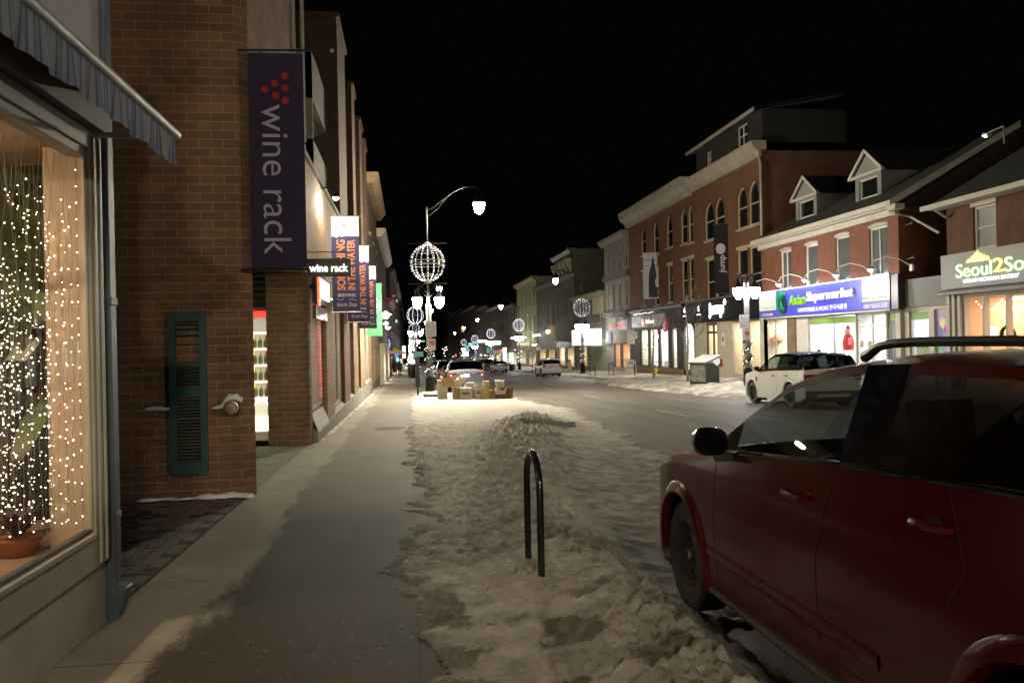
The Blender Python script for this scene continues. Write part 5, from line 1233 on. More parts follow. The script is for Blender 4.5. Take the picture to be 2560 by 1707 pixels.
def make_car(name, label, loc, P, cat='car', group=None, rz=0.0):
    t = empty(name, loc, rz, label, cat, group); t.rotation_euler = (-0.02, 0, rz)
    W, T, B, yF, yR, wb, wr = P['W'], P['T'], P['B'], P['yF'], P['yR'], P['wb'], P['wr']
    zb0 = P.get('zb', 0.24); ds = P.get('ds', 0.07); nL = P.get('nL', 14); nG = P.get('nG', 7); nT = P.get('nT', 7); tum = P.get('tum', 0.34)
    SEC = P.get('sec', [(0.2, 0.955), (0.30, 0.985), (0.45, 0.992), (0.62, 1.0), (0.80, 0.998), (0.98, 0.99), (1.12, 0.972), (1.3, 0.955)])
    def hw(y):
        f = max(0, y-(yF-0.75))/0.75; r_ = max(0, (yR+0.5)-y)/0.5
        return W/2*(1-P.get('nose', 0.24)*f**2.2)*(1-P.get('tailr', 0.07)*r_**2.5)
    def zb(y): return zb0 + 0.05*smooth(yF-0.4, yF, y) + 0.10*smooth(yR+0.35, yR, y)
    def sx(y, z):
        bz = min(interp(B, y), interp(T, y)-0.09)
        if z <= bz: return hw(y)*interp(SEC, z)
        return hw(y)*interp(SEC, bz) - (z-bz)*tum
    ny = int((yF-yR)/ds); ys = [yR+(yF-yR)*i/ny for i in range(ny+1)]
    rings = []
    for y in ys:
        Tt = interp(T, y); bz = min(interp(B, y), Tt-0.09); z0 = zb(y); row = []
        for j in range(nL+1):
            z = z0+(bz-z0)*j/nL; row.append((hw(y)*interp(SEC, z), y, z))
        xB = row[-1][0]; Te = Tt-0.055
        for j in range(1, nG+1):
            z = bz+(Te-bz)*j/nG; row.append((xB-(z-bz)*tum, y, z))
        xe = row[-1][0]
        for j in range(1, nT+1):
            s_ = j/nT; row.append((xe*(1-s_), y, Te+0.055*(1-(1-s_)**2.6)))
        rings.append(row)
    nR = nL+nG+nT+1
    groups = {}
    def add(key, quad):
        groups.setdefault(key, MB()).quad(*quad)
    ra = P.get('ra', wr*1.22); wy = P.get('wy', (wb/2, -wb/2))
    wins = P['wins']; yc0, yc1 = P['wsh']; yr0, yr1 = P['rw']
    for i in range(ny):
        ym = (ys[i]+ys[i+1])/2
        for j in range(nR-1):
            q = (rings[i][j], rings[i+1][j], rings[i+1][j+1], rings[i][j+1]); zm = sum(p[2] for p in q)/4
            for sgn in (1, -1):
                qq = tuple((sgn*p[0], p[1], p[2]) for p in q)
                key = 'body'
                if j < nL:
                    if any(math.hypot(ym-c, zm-wr) < ra for c in wy): continue
                    if zm < P.get('trimz', 0.0): key = 'lower_trim'
                elif j < nL+nG:
                    Tt = interp(T, ym); bz = min(interp(B, ym), Tt-0.09)
                    if Tt-bz > 0.16 and nL+ (0) <= j < nL+nG-1:
                        for (a, b, kind) in wins:
                            if b < ym < a: key = ('L' if sgn < 0 else 'R')+kind
                    if key == 'body' and any(b-0.001 < ym < a+0.001 for a, b in P.get('pillars', [])) and Tt-bz > 0.16: key = 'pillar'
                    if key == 'body' and P.get('blackroof') and Tt-bz > 0.12: key = 'pillar'
                else:
                    if yc0 > ym > yc1 and j > nL+nG-1: key = 'windscreen'
                    elif yr0 > ym > yr1 and j >= nL+nG: key = 'rear_window'
                    elif P.get('blackroof') and yc1 >= ym >= yr0: key = 'pillar'
                add(key, qq)
    # caps
    for ring, kk in ((rings[0], 'r'), (rings[-1], 'f')):
        pts = [p for p in ring]; n = len(pts)
        for i in range(n-1):
            add('body', ((pts[i][0], pts[i][1], pts[i][2]), (pts[i+1][0], pts[i+1][1], pts[i+1][2]), (-pts[i+1][0], pts[i+1][1], pts[i+1][2]), (-pts[i][0], pts[i][1], pts[i][2])))
    pm = P['paint']
    def weld(o):
        import bmesh
        bm = bmesh.new(); bm.from_mesh(o.data); bmesh.ops.remove_doubles(bm, verts=bm.verts, dist=0.0005)
        bmesh.ops.recalc_face_normals(bm, faces=bm.faces); bm.to_mesh(o.data); bm.free()
        o.data.polygons.foreach_set('use_smooth', [True]*len(o.data.polygons))
        try: o.data.set_sharp_from_angle(angle=R(32))
        except Exception: pass
    names = {'body': ('body', pm), 'lower_trim': ('lower_trim', P.get('trim', MT['black_rough'])), 'pillar': ('pillar_trim', MT['pillar']), 'windscreen': ('windscreen', M_carglass), 'rear_window': ('rear_window', P.get('rg', M_priv)),
             'Lf': ('window', M_carglass), 'Rf': ('window', M_carglass), 'Lp': ('window', M_priv), 'Rp': ('window', M_priv), 'Lg': ('window', M_carglass), 'Rg': ('window', M_carglass)}
    body = None
    for k, g in groups.items():
        nm, mm = names[k]; o = g.build(nm, mm, t); weld(o)
        if k == 'body': body = o
    # wheel arches: flare and liner
    det = P.get('detail', False); na = 30 if det else 16
    for s in (-1, 1):
        for c in wy:
            mb = MB(); fl = P.get('flare', 0.05)
            th = [R(-22)+R(224)*i/na for i in range(na+1)]
            cols = []
            for a in th:
                yy = lambda r_: c+r_*math.cos(a); zz = lambda r_: wr+r_*math.sin(a)
                z2 = max(zz(ra+fl), zb0-0.02); z1 = max(zz(ra-0.03), zb0-0.03)
                cols.append([(s*(sx(yy(ra+fl), z2)-0.006), yy(ra+fl), z2), (s*(sx(yy(ra), z2)+0.020), yy(ra+fl*0.55), max(zz(ra+fl*0.55), zb0-0.02)), (s*(sx(yy(ra), z1)+0.024), yy(ra-0.01), max(zz(ra-0.01), zb0-0.02)), (s*(sx(yy(ra), z1)-0.03), yy(ra-0.03), z1)])
            b0 = len(mb.v)
            for cc in cols: mb.v += cc
            for i in range(na):
                for k in range(3): a_ = b0+i*4+k; mb.f.append((a_, a_+4, a_+5, a_+1)); mb.m.append(0)
            mb.build('wheel_arch', P.get('archm', pm), t, smooth=True)
            mb = MB(); b0 = 0
            for a in th: mb.v += [(s*(W/2-0.05), c+(ra+0.0)*math.cos(a), wr+ra*math.sin(a)), (s*(W/2-0.36), c+ra*math.cos(a), wr+ra*math.sin(a))]
            for i in range(na): mb.f.append((2*i, 2*i+2, 2*i+3, 2*i+1)); mb.m.append(0)
            mb.quad((s*(W/2-0.36), c-ra, 0.12), (s*(W/2-0.36), c+ra, 0.12), (s*(W/2-0.36), c+ra, wr+ra), (s*(W/2-0.36), c-ra, wr+ra))
            mb.build('arch_liner', MT['black_rough'], t)
            make_wheel(t, s*(W/2-0.145), c, wr, 0.225, P.get('rim', 'alloy'), s, P.get('rimm', M_alloy))
    mb = MB(); mb.box(-W/2+0.38, W/2-0.38, yR+0.1, yF-0.15, 0.20, 0.42); mb.box(-W/2+0.08, W/2-0.08, -wb/2+ra+0.03, wb/2-ra-0.03, 0.24, 0.40); mb.build('underbody', MT['black_rough'], t)
    # cabin
    mb = MB()
    if P.get('cabin', True):
        zs = 0.62
        for x in (-0.37, 0.37):
            mb.box(x-0.25, x+0.25, P['seat']-0.05, P['seat']+0.48, zs-0.2, zs+0.08); mb.obox((x, P['seat']-0.12, zs+0.36), (0.48, 0.13, 0.66), (R(-12), 0, 0)); mb.obox((x, P['seat']-0.22, zs+0.78), (0.26, 0.09, 0.18), (R(-8), 0, 0))
        mb.obox((0, P['seat']-1.0, zs+0.34), (1.25, 0.13, 0.62), (R(-12), 0, 0)); mb.box(-0.62, 0.62, P['seat']-0.95, P['seat']-0.45, zs-0.2, zs+0.05)
        mb.prismx([(P['wsh'][0]-0.02, 0.78), (P['wsh'][0]-0.02, 0.96), (P['wsh'][0]-0.45, 1.02), (P['wsh'][0]-0.60, 0.95), (P['wsh'][0]-0.60, 0.62)], -0.72, 0.72)
        mb.build('seats', M_cabin, t)
        mb = MB(); cy = P['wsh'][0]-0.72
        mb.tube([(-0.37+0.19*math.cos(a), cy+0.06*math.sin(a), 0.97+0.18*math.sin(a)) for a in [2*math.pi*i/16 for i in range(16)]], 0.014, 6, closed=True); mb.build('steering_wheel', MT['black'], t)
    # mirrors
    for s in (-1, 1):
        my, mz = P['mir']; x = s*(sx(my, min(mz, interp(B, my))) )
        mb = MB(); mb.lathe([(0.001, -0.075), (0.045, -0.07), (0.085, -0.045), (0.095, 0.0), (0.09, 0.05), (0.085, 0.06), (0.08, 0.05), (0.001, 0.045)], (0, 0, 0), 20, axis='y', cap=False)
        mb.v = [(x+s*0.135+v[0]*1.0, my-v[1], mz+0.07+v[2]*0.86) for v in mb.v]
        # square the oval
        mb.v = [(x+s*0.135+math.copysign(abs((vx-x-s*0.135)/0.095)**0.7*0.095 if abs(vx-x-s*0.135) > 1e-6 else 0, vx-x-s*0.135), vy, mz+0.07+math.copysign(abs((vz-mz-0.07)/0.082)**0.7*0.082 if abs(vz-mz-0.07) > 1e-6 else 0, vz-mz-0.07)) for vx, vy, vz in mb.v]
        mi = mb.build('wing_mirror', P.get('mirm', MT['black']), t, smooth=True)
        mb = MB(); mb.obox((x+s*0.03, my, mz-0.02), (0.14, 0.07, 0.05), (0, 0, 0)); mb.build('mirror_arm', MT['black'], mi)
    # panel gaps, handles
    gx = P.get('gaps', [])
    for s in (-1, 1):
        mb = MB()
        for pts in gx:
            for (y1, z1), (y2, z2) in zip(pts, pts[1:]):
                for k in range(8):
                    a, b_ = k/8, (k+1)/8; ya, za, yb, zb_ = y1+(y2-y1)*a, z1+(z2-z1)*a, y1+(y2-y1)*b_, z1+(z2-z1)*b_; d = 0.004
                    ux, uz = (0, d) if abs(y2-y1) > abs(z2-z1) else (d, 0)
                    mb.quad((s*(sx(ya, za)+0.0022), ya-ux, za-uz), (s*(sx(yb, zb_)+0.0022), yb-ux, zb_-uz), (s*(sx(yb, zb_)+0.0022), yb+ux, zb_+uz), (s*(sx(ya, za)+0.0022), ya+ux, za+uz))
        if gx: mb.build('panel_gap', MT['black_rough'], t)
        for (hy, hz) in P.get('handles', []):
            mb = MB(); x = sx(hy, hz)
            pts = [(s*(x-0.01), hy-0.10, hz), (s*(x+0.028), hy-0.085, hz+0.002), (s*(x+0.034), hy, hz+0.002), (s*(x+0.028), hy+0.085, hz), (s*(x-0.01), hy+0.10, hz-0.003)]
            mb.tube(pts, [0.014, 0.017, 0.018, 0.017, 0.014], 8); mb.build('door_handle', P.get('handm', pm), t, smooth=True)
            if det: 
                mb = MB(); mb.lathe([(0.045, 0.0), (0.03, 0.0005)], (0, 0, 0), 16, axis='x'); mb.v = [(s*(x+0.0015)+v[0], hy+v[1]*1.3, hz+v[2]*0.75) for v in mb.v]; mb.build('handle_recess', MT['black_rough'], t)
    # belt moulding
    mb = MB()
    for s in (-1, 1):
        ya, yb = P['beltline']; pts = [(s*(sx(y, interp(B, y))+0.004), y, interp(B, y)) for y in [ya+(yb-ya)*i/14 for i in range(15)]]; mb.tube(pts, 0.014, 6)
    mb.build('belt_moulding', MT['pillar'], t, smooth=True)
    if P.get('rails'):
        ya, yb = P['rails']
        for s in (-1, 1):
            mb = MB(); X_ = lambda y: s*(sx(y, interp(T, y)-0.055)-0.05); zt = lambda y: interp(T, y)
            pts = [(X_(ya), ya, zt(ya)-0.02), (X_(ya), ya-0.12, zt(ya-0.12)+0.025)] + [(X_(y), y, zt(y)+0.032) for y in [ya-0.22+(yb+0.22-ya+0.22)*i/8 for i in range(9)]] + [(X_(yb), yb+0.1, zt(yb+0.1)+0.03), (X_(yb), yb, zt(yb)-0.02)]
            mb.tube(pts, [0.025]+[0.019]*(len(pts)-2)+[0.025], 8)
            mb.build('roof_rail', MT['black'], t, smooth=True)
    # rear end
    if P.get('rear'):
        rr = P['rear']; yb = yR-0.004
        for s in (-1, 1):
            mb = MB(); xo = hw(yR+0.05)*0.985
            mb.prism([(s*(xo+0.005), rr['tz']), (s*(xo+0.005), rr['tz']+rr['th']), (s*(xo-rr['tw']), rr['tz']+rr['th']), (s*(xo-rr['tw']), rr['tz']+rr['th']*0.62), (s*(xo-0.19), rr['tz']+rr['th']*0.5), (s*(xo-0.16), rr['tz'])], yb-0.03, yb+0.14)
            o_ = mb.build('tail_lamp', M_tail, t, bevel=0.01)
            mb = MB(); mb.box(min(s*(xo-0.17), s*(xo-0.05)), max(s*(xo-0.17), s*(xo-0.05)), yb-0.034, yb-0.031, rr['tz']+rr['th']*0.25, rr['tz']+rr['th']*0.55); mb.build('reversing_lens', M_tailc, o_)
            mb = MB(); mb.box(min(s*(xo-0.30), s*(xo-0.08)), max(s*(xo-0.30), s*(xo-0.08)), yb-0.020, yb-0.001, 0.42, 0.50); mb.build('rear_reflector', M_tail, t)
        mb = MB(); mb.box(-W*0.46, W*0.46, yb-0.035, yb+0.05, 0.34, 0.56 if rr.get('bmp') is None else rr['bmp']); mb.build('rear_bumper', rr.get('bm', MT['dkgrey']), t, bevel=0.02)
        mb = MB(); mb.box(-W*0.28, W*0.28, yb-0.05, yb-0.036, 0.36, 0.46); mb.build('bumper_insert', MT['galv'], t, bevel=0.008)
        mb = MB(); mb.box(-0.155, 0.155, yb-0.014, yb-0.004, rr['pz'], rr['pz']+0.155); pl_ = mb.build('licence_plate', M_plate, t)
        text(rr['plate'], pl_, 0, rr['pz']+0.08, 0.26, 0.07, M_plateink, y=yb-0.0145, depth=0.002, bold=0.02)
        mb = MB(); mb.box(-0.34, 0.34, yb-0.02, yb-0.002, rr['pz']+0.18, rr['pz']+0.21); mb.build('tailgate_trim', MT['dkgrey'], t, bevel=0.004)
        mb = MB(); mb.tube([(-0.09, yb-0.012, rr['pz']+0.30), (0.0, yb-0.018, rr['pz']+0.26), (0.09, yb-0.012, rr['pz']+0.30)], 0.009, 5); mb.build('badge', MT['chrome'], t)
    return t, sx

RED = paint('red_paint', (0.085, 0.001, 0.002), metal=0.0, rough=0.5, dirt=0.0)
P_red = dict(W=1.84, wb=2.89, wy=(1.445, -1.80), wr=0.365, yF=2.40, yR=-2.50, zb=0.255, ds=0.035, nL=34, nG=10, nT=8, paint=RED, tum=0.36, ra=0.435, flare=0.075, detail=True,
    T=[(-2.5, 1.02), (-2.42, 1.15), (-2.15, 1.58), (-1.95, 1.66), (-1.5, 1.71), (-0.9, 1.72), (-0.5, 1.71), (-0.25, 1.685), (0.08, 1.60), (0.40, 1.45), (0.72, 1.29), (0.98, 1.165), (1.15, 1.13), (1.5, 1.10), (1.9, 1.01), (2.15, 0.91), (2.30, 0.80), (2.40, 0.62)],
    B=[(-2.5, 1.28), (-1.7, 1.275), (-0.6, 1.235), (0.44, 1.165), (0.8, 1.13), (1.0, 1.10), (2.4, 0.9)],
    wins=[(0.50, -0.60, 'f'), (-0.92, -1.75, 'p'), (-1.80, -2.2, 'p')], pillars=[(0.85, 0.50), (-0.60, -0.92), (-1.75, -1.80)],
    wsh=(1.0, -0.22), rw=(-2.12, -2.42), seat=-0.35, mir=(0.56, 1.155), mirm=MT['pillar'], rim='steel', rimm=M_rimsteel,
    gaps=[[(0.80, 0.40), (0.82, 0.75), (0.78, 1.10)], [(-0.45, 0.42), (-0.44, 0.80), (-0.58, 1.20)], [(-1.35, 1.25), (-1.46, 0.98), (-1.36, 0.84)], [(0.80, 0.34), (-0.95, 0.38)]],
    handles=[(-0.25, 1.045), (-1.28, 1.10)], beltline=(0.62, -2.2), rails=(-0.50, -2.1), trimz=0.30, trim=MT['dkgrey'])
redcar, sxr = make_car('red_car', 'dark red suv parked at the kerb filling the right foreground', (2.72, 3.96, -0.105+0.0), P_red)
# lower door crease moulding, papers on the dash, fuel flap omitted on this side
for s in (-1,):
    mb = MB(); rows = []
    for i in range(31):
        y = 0.93 - (0.93+0.93)*i/30; z = 0.52 - 0.02*i/30
        rows.append([(s*(sxr(y, z+0.05)-0.004), y, z+0.05), (s*(sxr(y, z)+0.009), y, z+0.012), (s*(sxr(y, z)+0.008), y, z-0.012), (s*(sxr(y, z-0.05)-0.004), y, z-0.06)])
    for r_ in rows: mb.v += r_
    for i in range(30):
        for k in range(3): a = i*4+k; mb.f.append((a, a+4, a+5, a+1)); mb.m.append(0)
    mb.build('door_moulding', RED, redcar, smooth=True)
    mb = MB(); mb.tube([(s*0.885, 0.98, 0.27), (s*0.90, 0.0, 0.265), (s*0.90, -0.98, 0.27)], 0.022, 8); mb.build('sill_trim', mat('salted_sill', (0.08, 0.075, 0.065), 0.6, var=0.3, vscale=20), redcar, smooth=True)
    mb = MB(); mb.box(-0.912, -0.905, 0.44, 0.84, 1.13, 1.14)
    mb.prism([(0, 0)]*3, 0, 0) if False else None
o_ = MB(); o_.obox((-0.05, 0.38, 1.045), (0.30, 0.20, 0.012), (R(20), 0, 0.3)); o_ = o_.build('folded_paper', MT['offwhite']); o_.parent = None
o_.location = (2.72+0.0, 3.96, -0.105); tag(o_, 'folded papers lying on the dashboard of the red car', 'papers')

GREY = paint('grey_paint', (0.05, 0.058, 0.08), metal=0.2, rough=0.4, dirt=0.04)
suvT = [(-2.45, 1.05), (-2.40, 1.18), (-2.12, 1.66), (-1.9, 1.73), (-1.0, 1.77), (-0.3, 1.74), (0.2, 1.58), (0.95, 1.20), (1.3, 1.16), (1.9, 1.06), (2.3, 0.9), (2.45, 0.65)]
suvB = [(-2.5, 1.17), (-0.5, 1.14), (0.9, 1.08), (2.4, 0.9)]
def suv(pt, **k):
    d = dict(W=1.98, wb=2.82, wr=0.37, yF=2.45, yR=-2.45, ds=0.10, nL=14, nG=6, nT=6, paint=pt, T=suvT, B=suvB, wins=[(0.55, -0.5, 'g'), (-0.62, -1.55, 'p'), (-1.65, -2.1, 'p')], pillars=[(-0.5, -0.62), (-1.55, -1.65)],
        wsh=(0.95, -0.2), rw=(-2.10, -2.40), seat=-0.3, mir=(0.7, 1.10), gaps=[[(0.85, 0.4), (0.85, 1.05)], [(-0.55, 0.4), (-0.55, 1.1)], [(-1.5, 0.9), (-1.6, 1.12)]], handles=[(-0.35, 0.98), (-1.3, 1.0)], beltline=(0.8, -2.2), rails=(-0.2, -2.0),
        rear=dict(tz=0.88, th=0.20, tw=0.44, pz=0.86, plate='CKRT 208'), archm=MT['black_rough'])
    d.update(k); return d
def place_rear(px0, px1, Yr, width, yR, py=950):
    a, b = onY(px0, py, Yr), onY(px1, py, Yr); return ((a[0]+b[0])/2, Yr-yR)
cx, cy = place_rear(1119, 1214, 43.3, 1.98, -2.45)
make_car('grey_suv', 'slate grey suv seen from behind parked just past the cardboard boxes', (cx, cy, G(3, cy)-0.10), suv(GREY, rim='alloy'))
M_red2 = paint('bright_red_paint', (0.35, 0.01, 0.01), dirt=0.2)
make_car('red_hatchback', 'red car mostly hidden in front of the slate grey suv', (cx-0.1, cy+7.2, G(3, cy+7)-0.10), suv(M_red2, T=[(-2.1, 1.0), (-2.05, 1.1), (-1.7, 1.42), (-1.0, 1.48), (-0.2, 1.44), (0.9, 1.02), (1.9, 0.9), (2.1, 0.6)], yF=2.1, yR=-2.1, wb=2.5, W=1.75, rw=(-1.68, -2.05), rails=None, B=[(-2.2, 1.0), (2, 0.85)], wins=[(0.5, -0.5, 'g'), (-0.6, -1.4, 'p')], wsh=(0.9, -0.15), beltline=(0.7, -1.6), rear=dict(tz=0.75, th=0.24, tw=0.3, pz=0.7, plate='BRTL 614'), mir=(0.6, 0.95)))
WHT = paint('white_car_paint', (0.60, 0.60, 0.60), metal=0.05, rough=0.35, dirt=0.35)
cx, cy = place_rear(1357, 1404, 74.5, 1.84, -2.25)
escT = [(-2.25, 0.98), (-2.2, 1.10), (-1.95, 1.58), (-1.7, 1.65), (-0.8, 1.69), (-0.2, 1.66), (0.3, 1.5), (0.95, 1.14), (1.9, 0.98), (2.25, 0.6)]
make_car('white_suv', 'dirty white suv seen from behind driving down the road', (cx, cy, G(12, cy)), suv(WHT, W=1.84, wb=2.69, yF=2.25, yR=-2.25, T=escT, B=[(-2.3, 1.10), (0.9, 1.02)], rw=(-1.93, -2.2), wins=[(0.55, -0.45, 'g'), (-0.55, -1.4, 'p'), (-1.5, -1.9, 'p')], pillars=[(-0.45, -0.55), (-1.4, -1.5)], rails=(-0.1, -1.8), rear=dict(tz=0.84, th=0.26, tw=0.28, pz=0.72, plate='BFKP 377', bm=WHT), mir=(0.7, 1.05)), rz=0.02)
SLV = paint('silver_paint', (0.38, 0.38, 0.42), metal=0.6, rough=0.3, dirt=0.3)
sedT = [(-2.35, 0.90), (-2.28, 1.04), (-1.75, 1.10), (-1.5, 1.18), (-0.95, 1.42), (-0.3, 1.46), (0.2, 1.38), (1.1, 1.0), (1.9, 0.88), (2.3, 0.6)]
cx, cy = place_rear(1232, 1272, 100, 1.82, -2.35)
make_car('silver_sedan', 'silver sedan seen from behind in the distance right of the dark suv', (cx, cy, G(12, cy)), suv(SLV, W=1.82, wb=2.7, yF=2.3, yR=-2.35, wr=0.33, T=sedT, B=[(-2.3, 1.0), (0.9, 0.92)], rw=(-0.95, -1.65), wins=[(0.5, -0.4, 'g'), (-0.5, -1.3, 'g')], pillars=[(-0.4, -0.5)], rails=None, wsh=(1.1, 0.1), rear=dict(tz=0.78, th=0.2, tw=0.3, pz=0.72, plate='AWPM 551'), mir=(0.75, 0.95)), rz=0.03)
BLK = paint('black_car_paint', (0.012, 0.013, 0.016), metal=0.2, rough=0.3, dirt=0.2)
cx, cy = place_rear(1213, 1242, 112, 1.98, -2.45)
make_car('dark_suv', 'dark suv in the distance between the grey suv and the silver sedan', (cx, cy, G(12, cy)), suv(BLK))
cx, cy = place_rear(1190, 1213, 126, 1.98, -2.45)
make_car('pickup_truck', 'dark green pickup partly hidden behind the distant dark suv', (cx, cy, G(12, cy)), suv(mat('green_car', (0.03, 0.07, 0.05), 0.3)))
for k, (px_, Y_) in enumerate(((1062, 60), (1058, 74), (1052, 90))):
    X_ = 2.9
    make_car('parked_car', ['dark parked car third in the left kerb line', 'parked car fourth in the left kerb line', 'farthest parked car in the left kerb line'][k], (X_, Y_, G(3, Y_)-0.1), suv([BLK, SLV, GREY][k]), group='cars parked along the left kerb')
# white luxury SUV with a black roof on the right
rrT = [(-2.42, 1.02), (-2.38, 1.22), (-2.15, 1.66), (-1.95, 1.74), (-1.2, 1.79), (-0.4, 1.80), (-0.1, 1.78), (0.25, 1.66), (1.0, 1.25), (1.12, 1.20), (1.6, 1.17), (2.1, 1.08), (2.35, 0.98), (2.42, 0.7)]
rrP = suv(WHT if False else paint('clean_white_paint', (0.72, 0.72, 0.70), metal=0.0, rough=0.3, dirt=0.12), W=1.99, wb=2.92, wr=0.39, yF=2.42, yR=-2.42, ds=0.06, nL=20, T=rrT, B=[(-2.4, 1.23), (-0.5, 1.20), (1.0, 1.15), (2.4, 1.0)], wins=[(0.62, -0.50, 'g'), (-0.58, -1.45, 'p'), (-1.53, -2.12, 'p')], pillars=[(-0.5, -0.58), (-1.45, -1.53)],
    wsh=(1.0, -0.1), rw=(-2.12, -2.38), blackroof=True, rails=None, rim='alloy', rimm=M_rimblk, archm=None, mir=(0.78, 1.18), handles=[(-0.30, 1.02), (-1.25, 1.03)], nose=0.16, handm=MT['black'])
rrP['archm'] = rrP['paint']
rr_c, sxw = make_car('white_luxury_suv', 'white suv with a black roof and black wheels parked before the supermarket', (13.18, 26.85, G(12, 26.85)), rrP)
mb = MB(); mb.box(-1.00, -0.985, 1.0, 1.10, 0.80, 0.95); mb.build('side_vent', MT['black'], rr_c)
mb = MB(); mb.prismx([(-0.10, 1.79), (0.12, 1.79), (0.02, 1.86), (-0.06, 1.86)], -0.02, 0.02); o_ = mb.build('antenna', MT['black'], rr_c, loc=(0, -1.6, 0))
MT['fascia_black'] = mat('fascia_black', (0.006, 0.006, 0.008), 0.65, spec=0.2)
# ================================================================= RIGHT SIDE (facade plane X = 19, local x runs towards the camera)
XR = 19.0
class RB:
    def __init__(s, name, label, yfar, ynear, X=XR, cat='building', group=None):
        s.X = X; s.Y0 = yfar; s.L = yfar-ynear; s.t = empty(name, (X, yfar, 0), R(-90), label, cat, group)
    def x(s, px, py=700): return s.Y0 - onX(px, py, s.X)[1]
    def z(s, px, py): return onX(px, py, s.X)[2]
    def rect(s, p0, p1, q0, q1):
        xm = (p0+p1)/2; return (s.x(p0, (q0+q1)/2), s.x(p1, (q0+q1)/2), s.z(xm, q1), s.z(xm, q0))

M_whitelamp = emit('bright_shop_lamp', (0.93, 0.97, 1.0), 60.0); M_creamlamp = emit('cream_shop_lamp', (1.0, 0.88, 0.66), 60.0)
WALLW = mat('white_interior', (0.78, 0.78, 0.76), 0.7); WALLC = mat('cream_interior', (0.72, 0.64, 0.48), 0.7); FLW = mat('pale_floor', (0.55, 0.53, 0.50), 0.4)
def rroof(mb, x0, x1, z0, D, rise, over=0.35):
    pass

# ---- Asian supermarket
b = RB('supermarket_building', 'orange brick supermarket with two dormers and a long blue sign', 42.4, 30.0); t = b.t; L = b.L
W4 = [b.rect(1952, 1979, 626, 724), b.rect(2014, 2045.5, 611, 716), b.rect(2089.6, 2124.8, 590, 706), b.rect(2173.8, 2219.7, 566, 690)]
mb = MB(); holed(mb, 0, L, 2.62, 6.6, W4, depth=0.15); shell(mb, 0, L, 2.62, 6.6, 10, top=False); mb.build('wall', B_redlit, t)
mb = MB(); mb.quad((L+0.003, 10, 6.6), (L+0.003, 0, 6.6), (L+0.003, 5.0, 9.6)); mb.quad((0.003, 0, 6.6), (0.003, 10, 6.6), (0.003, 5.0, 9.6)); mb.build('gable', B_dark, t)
mb = MB()
for (y0_, z0_, y1_, z1_) in ((-0.45, 6.78, 5.0, 9.85), (10.45, 6.78, 5.0, 9.85)):
    mb.quad((-0.2, y0_, z0_), (L+0.3, y0_, z0_), (L+0.3, y1_, z1_), (-0.2, y1_, z1_)); mb.quad((-0.2, y0_, z0_-0.1), (-0.2, y1_, z1_-0.1), (L+0.3, y1_, z1_-0.1), (L+0.3, y0_, z0_-0.1))
M_shingle = mat('shingles', (0.035, 0.035, 0.037), 0.9, var=0.3, vscale=6, bump=0.4, bscale=15)
mb.build('roof', M_shingle, t)
mb = MB(); mb.box(-0.3, L+0.35, -0.55, -0.42, 6.62, 6.82); mb.box(-0.2, L+0.2, -0.42, 0.0, 6.55, 6.62); mb.box(-0.15, L+0.1, -0.20, -0.003, 6.30, 6.55); mb.build('gutter', MT['offwhite'], t)
mb = MB(); mb.prismx([(-0.5, 6.60), (5.0, 9.70), (5.0, 9.95), (-0.5, 6.85)], L+0.30, L+0.36); mb.box(L+0.0, L+0.6, -0.5, -0.1, 6.45, 6.66); mb.build('rake_board', MT['offwhite'], t)
mb = MB(); mb.tube([(L-0.1, -0.3, 6.45), (L+0.15, -0.05, 6.3), (L+0.18, 0.4, 6.2), (L+1.9, 0.4, 5.35)], 0.05, 8); mb.build('downpipe', MT['offwhite'], t, smooth=True)
for k, r_ in enumerate(W4):
    window(t, *r_, MT['white'], MT['greypane'], sill=None, rail=False, mull=(k in (0, 3)), fw=0.09)
    mb = MB(); a, b2, c, d = r_; mb.prism([(a-0.03, d), (b2+0.03, d), (b2+0.03, d+0.10), ((a+b2)/2, d+0.16), (a-0.03, d+0.10)], -0.03, 0.05); mb.build('window_hood', MT['offwhite'], t)
def dormer(px, pxw, pyb, pypk, pyev, lab):
    dX = 20.0; yb = 1.0
    x0 = b.Y0-onX(px, pyb, dX)[1]; x1 = b.Y0-onX(px+pxw, pyb, dX)[1]; z0 = 7.3; ze = 8.68; zp = 9.72; ov = 0.32
    mb = MB(); holed(mb, x0, x1, z0, ze, [(x0+0.32, x1-0.30, z0+0.32, ze-0.18)], y=yb, depth=0.1); mb.quad((x0, yb, z0), (x0, yb, ze), (x0, 4.5, ze), (x0, 4.5, z0)); mb.quad((x1, yb, z0), (x1, 4.5, z0), (x1, 4.5, ze), (x1, yb, ze))
    mb.prism([(x0-ov*0.3, ze), (x1+ov*0.3, ze), ((x0+x1)/2, zp-0.15)], yb-0.02, yb+0.02)
    dm = mb.build('dormer', mat('siding', (0.22, 0.22, 0.22), 0.7, var=0.1), t)
    mb = MB(); xm = (x0+x1)/2
    for s_, xe in ((-1, x0-ov), (1, x1+ov)):
        mb.quad((xe, yb-0.15, ze-0.08), (xm, yb-0.15, zp), (xm, 4.6, zp), (xe, 4.6, ze-0.08))
        mb.cur = 1; mb.prism([(xe, ze-0.12), (xe, ze+0.02), (xm, zp+0.03), (xm, zp-0.13)], yb-0.18, yb-0.10); mb.cur = 0
    mb.cur = 1; mb.box(x0-ov, x1+ov, yb-0.12, yb-0.022, ze-0.10, ze+0.02); mb.cur = 0
    mb.build('dormer_roof', [M_shingle, MT['offwhite']], dm)
    window(dm, x0+0.32, x1-0.30, z0+0.32, ze-0.18, MT['offwhite'], MT['darkpane'], y=yb, rail=False, fw=0.08)
dormer(1990, 52, 545, 442, 497, ''); dormer(2139, 65, 500, 378, 442, '')
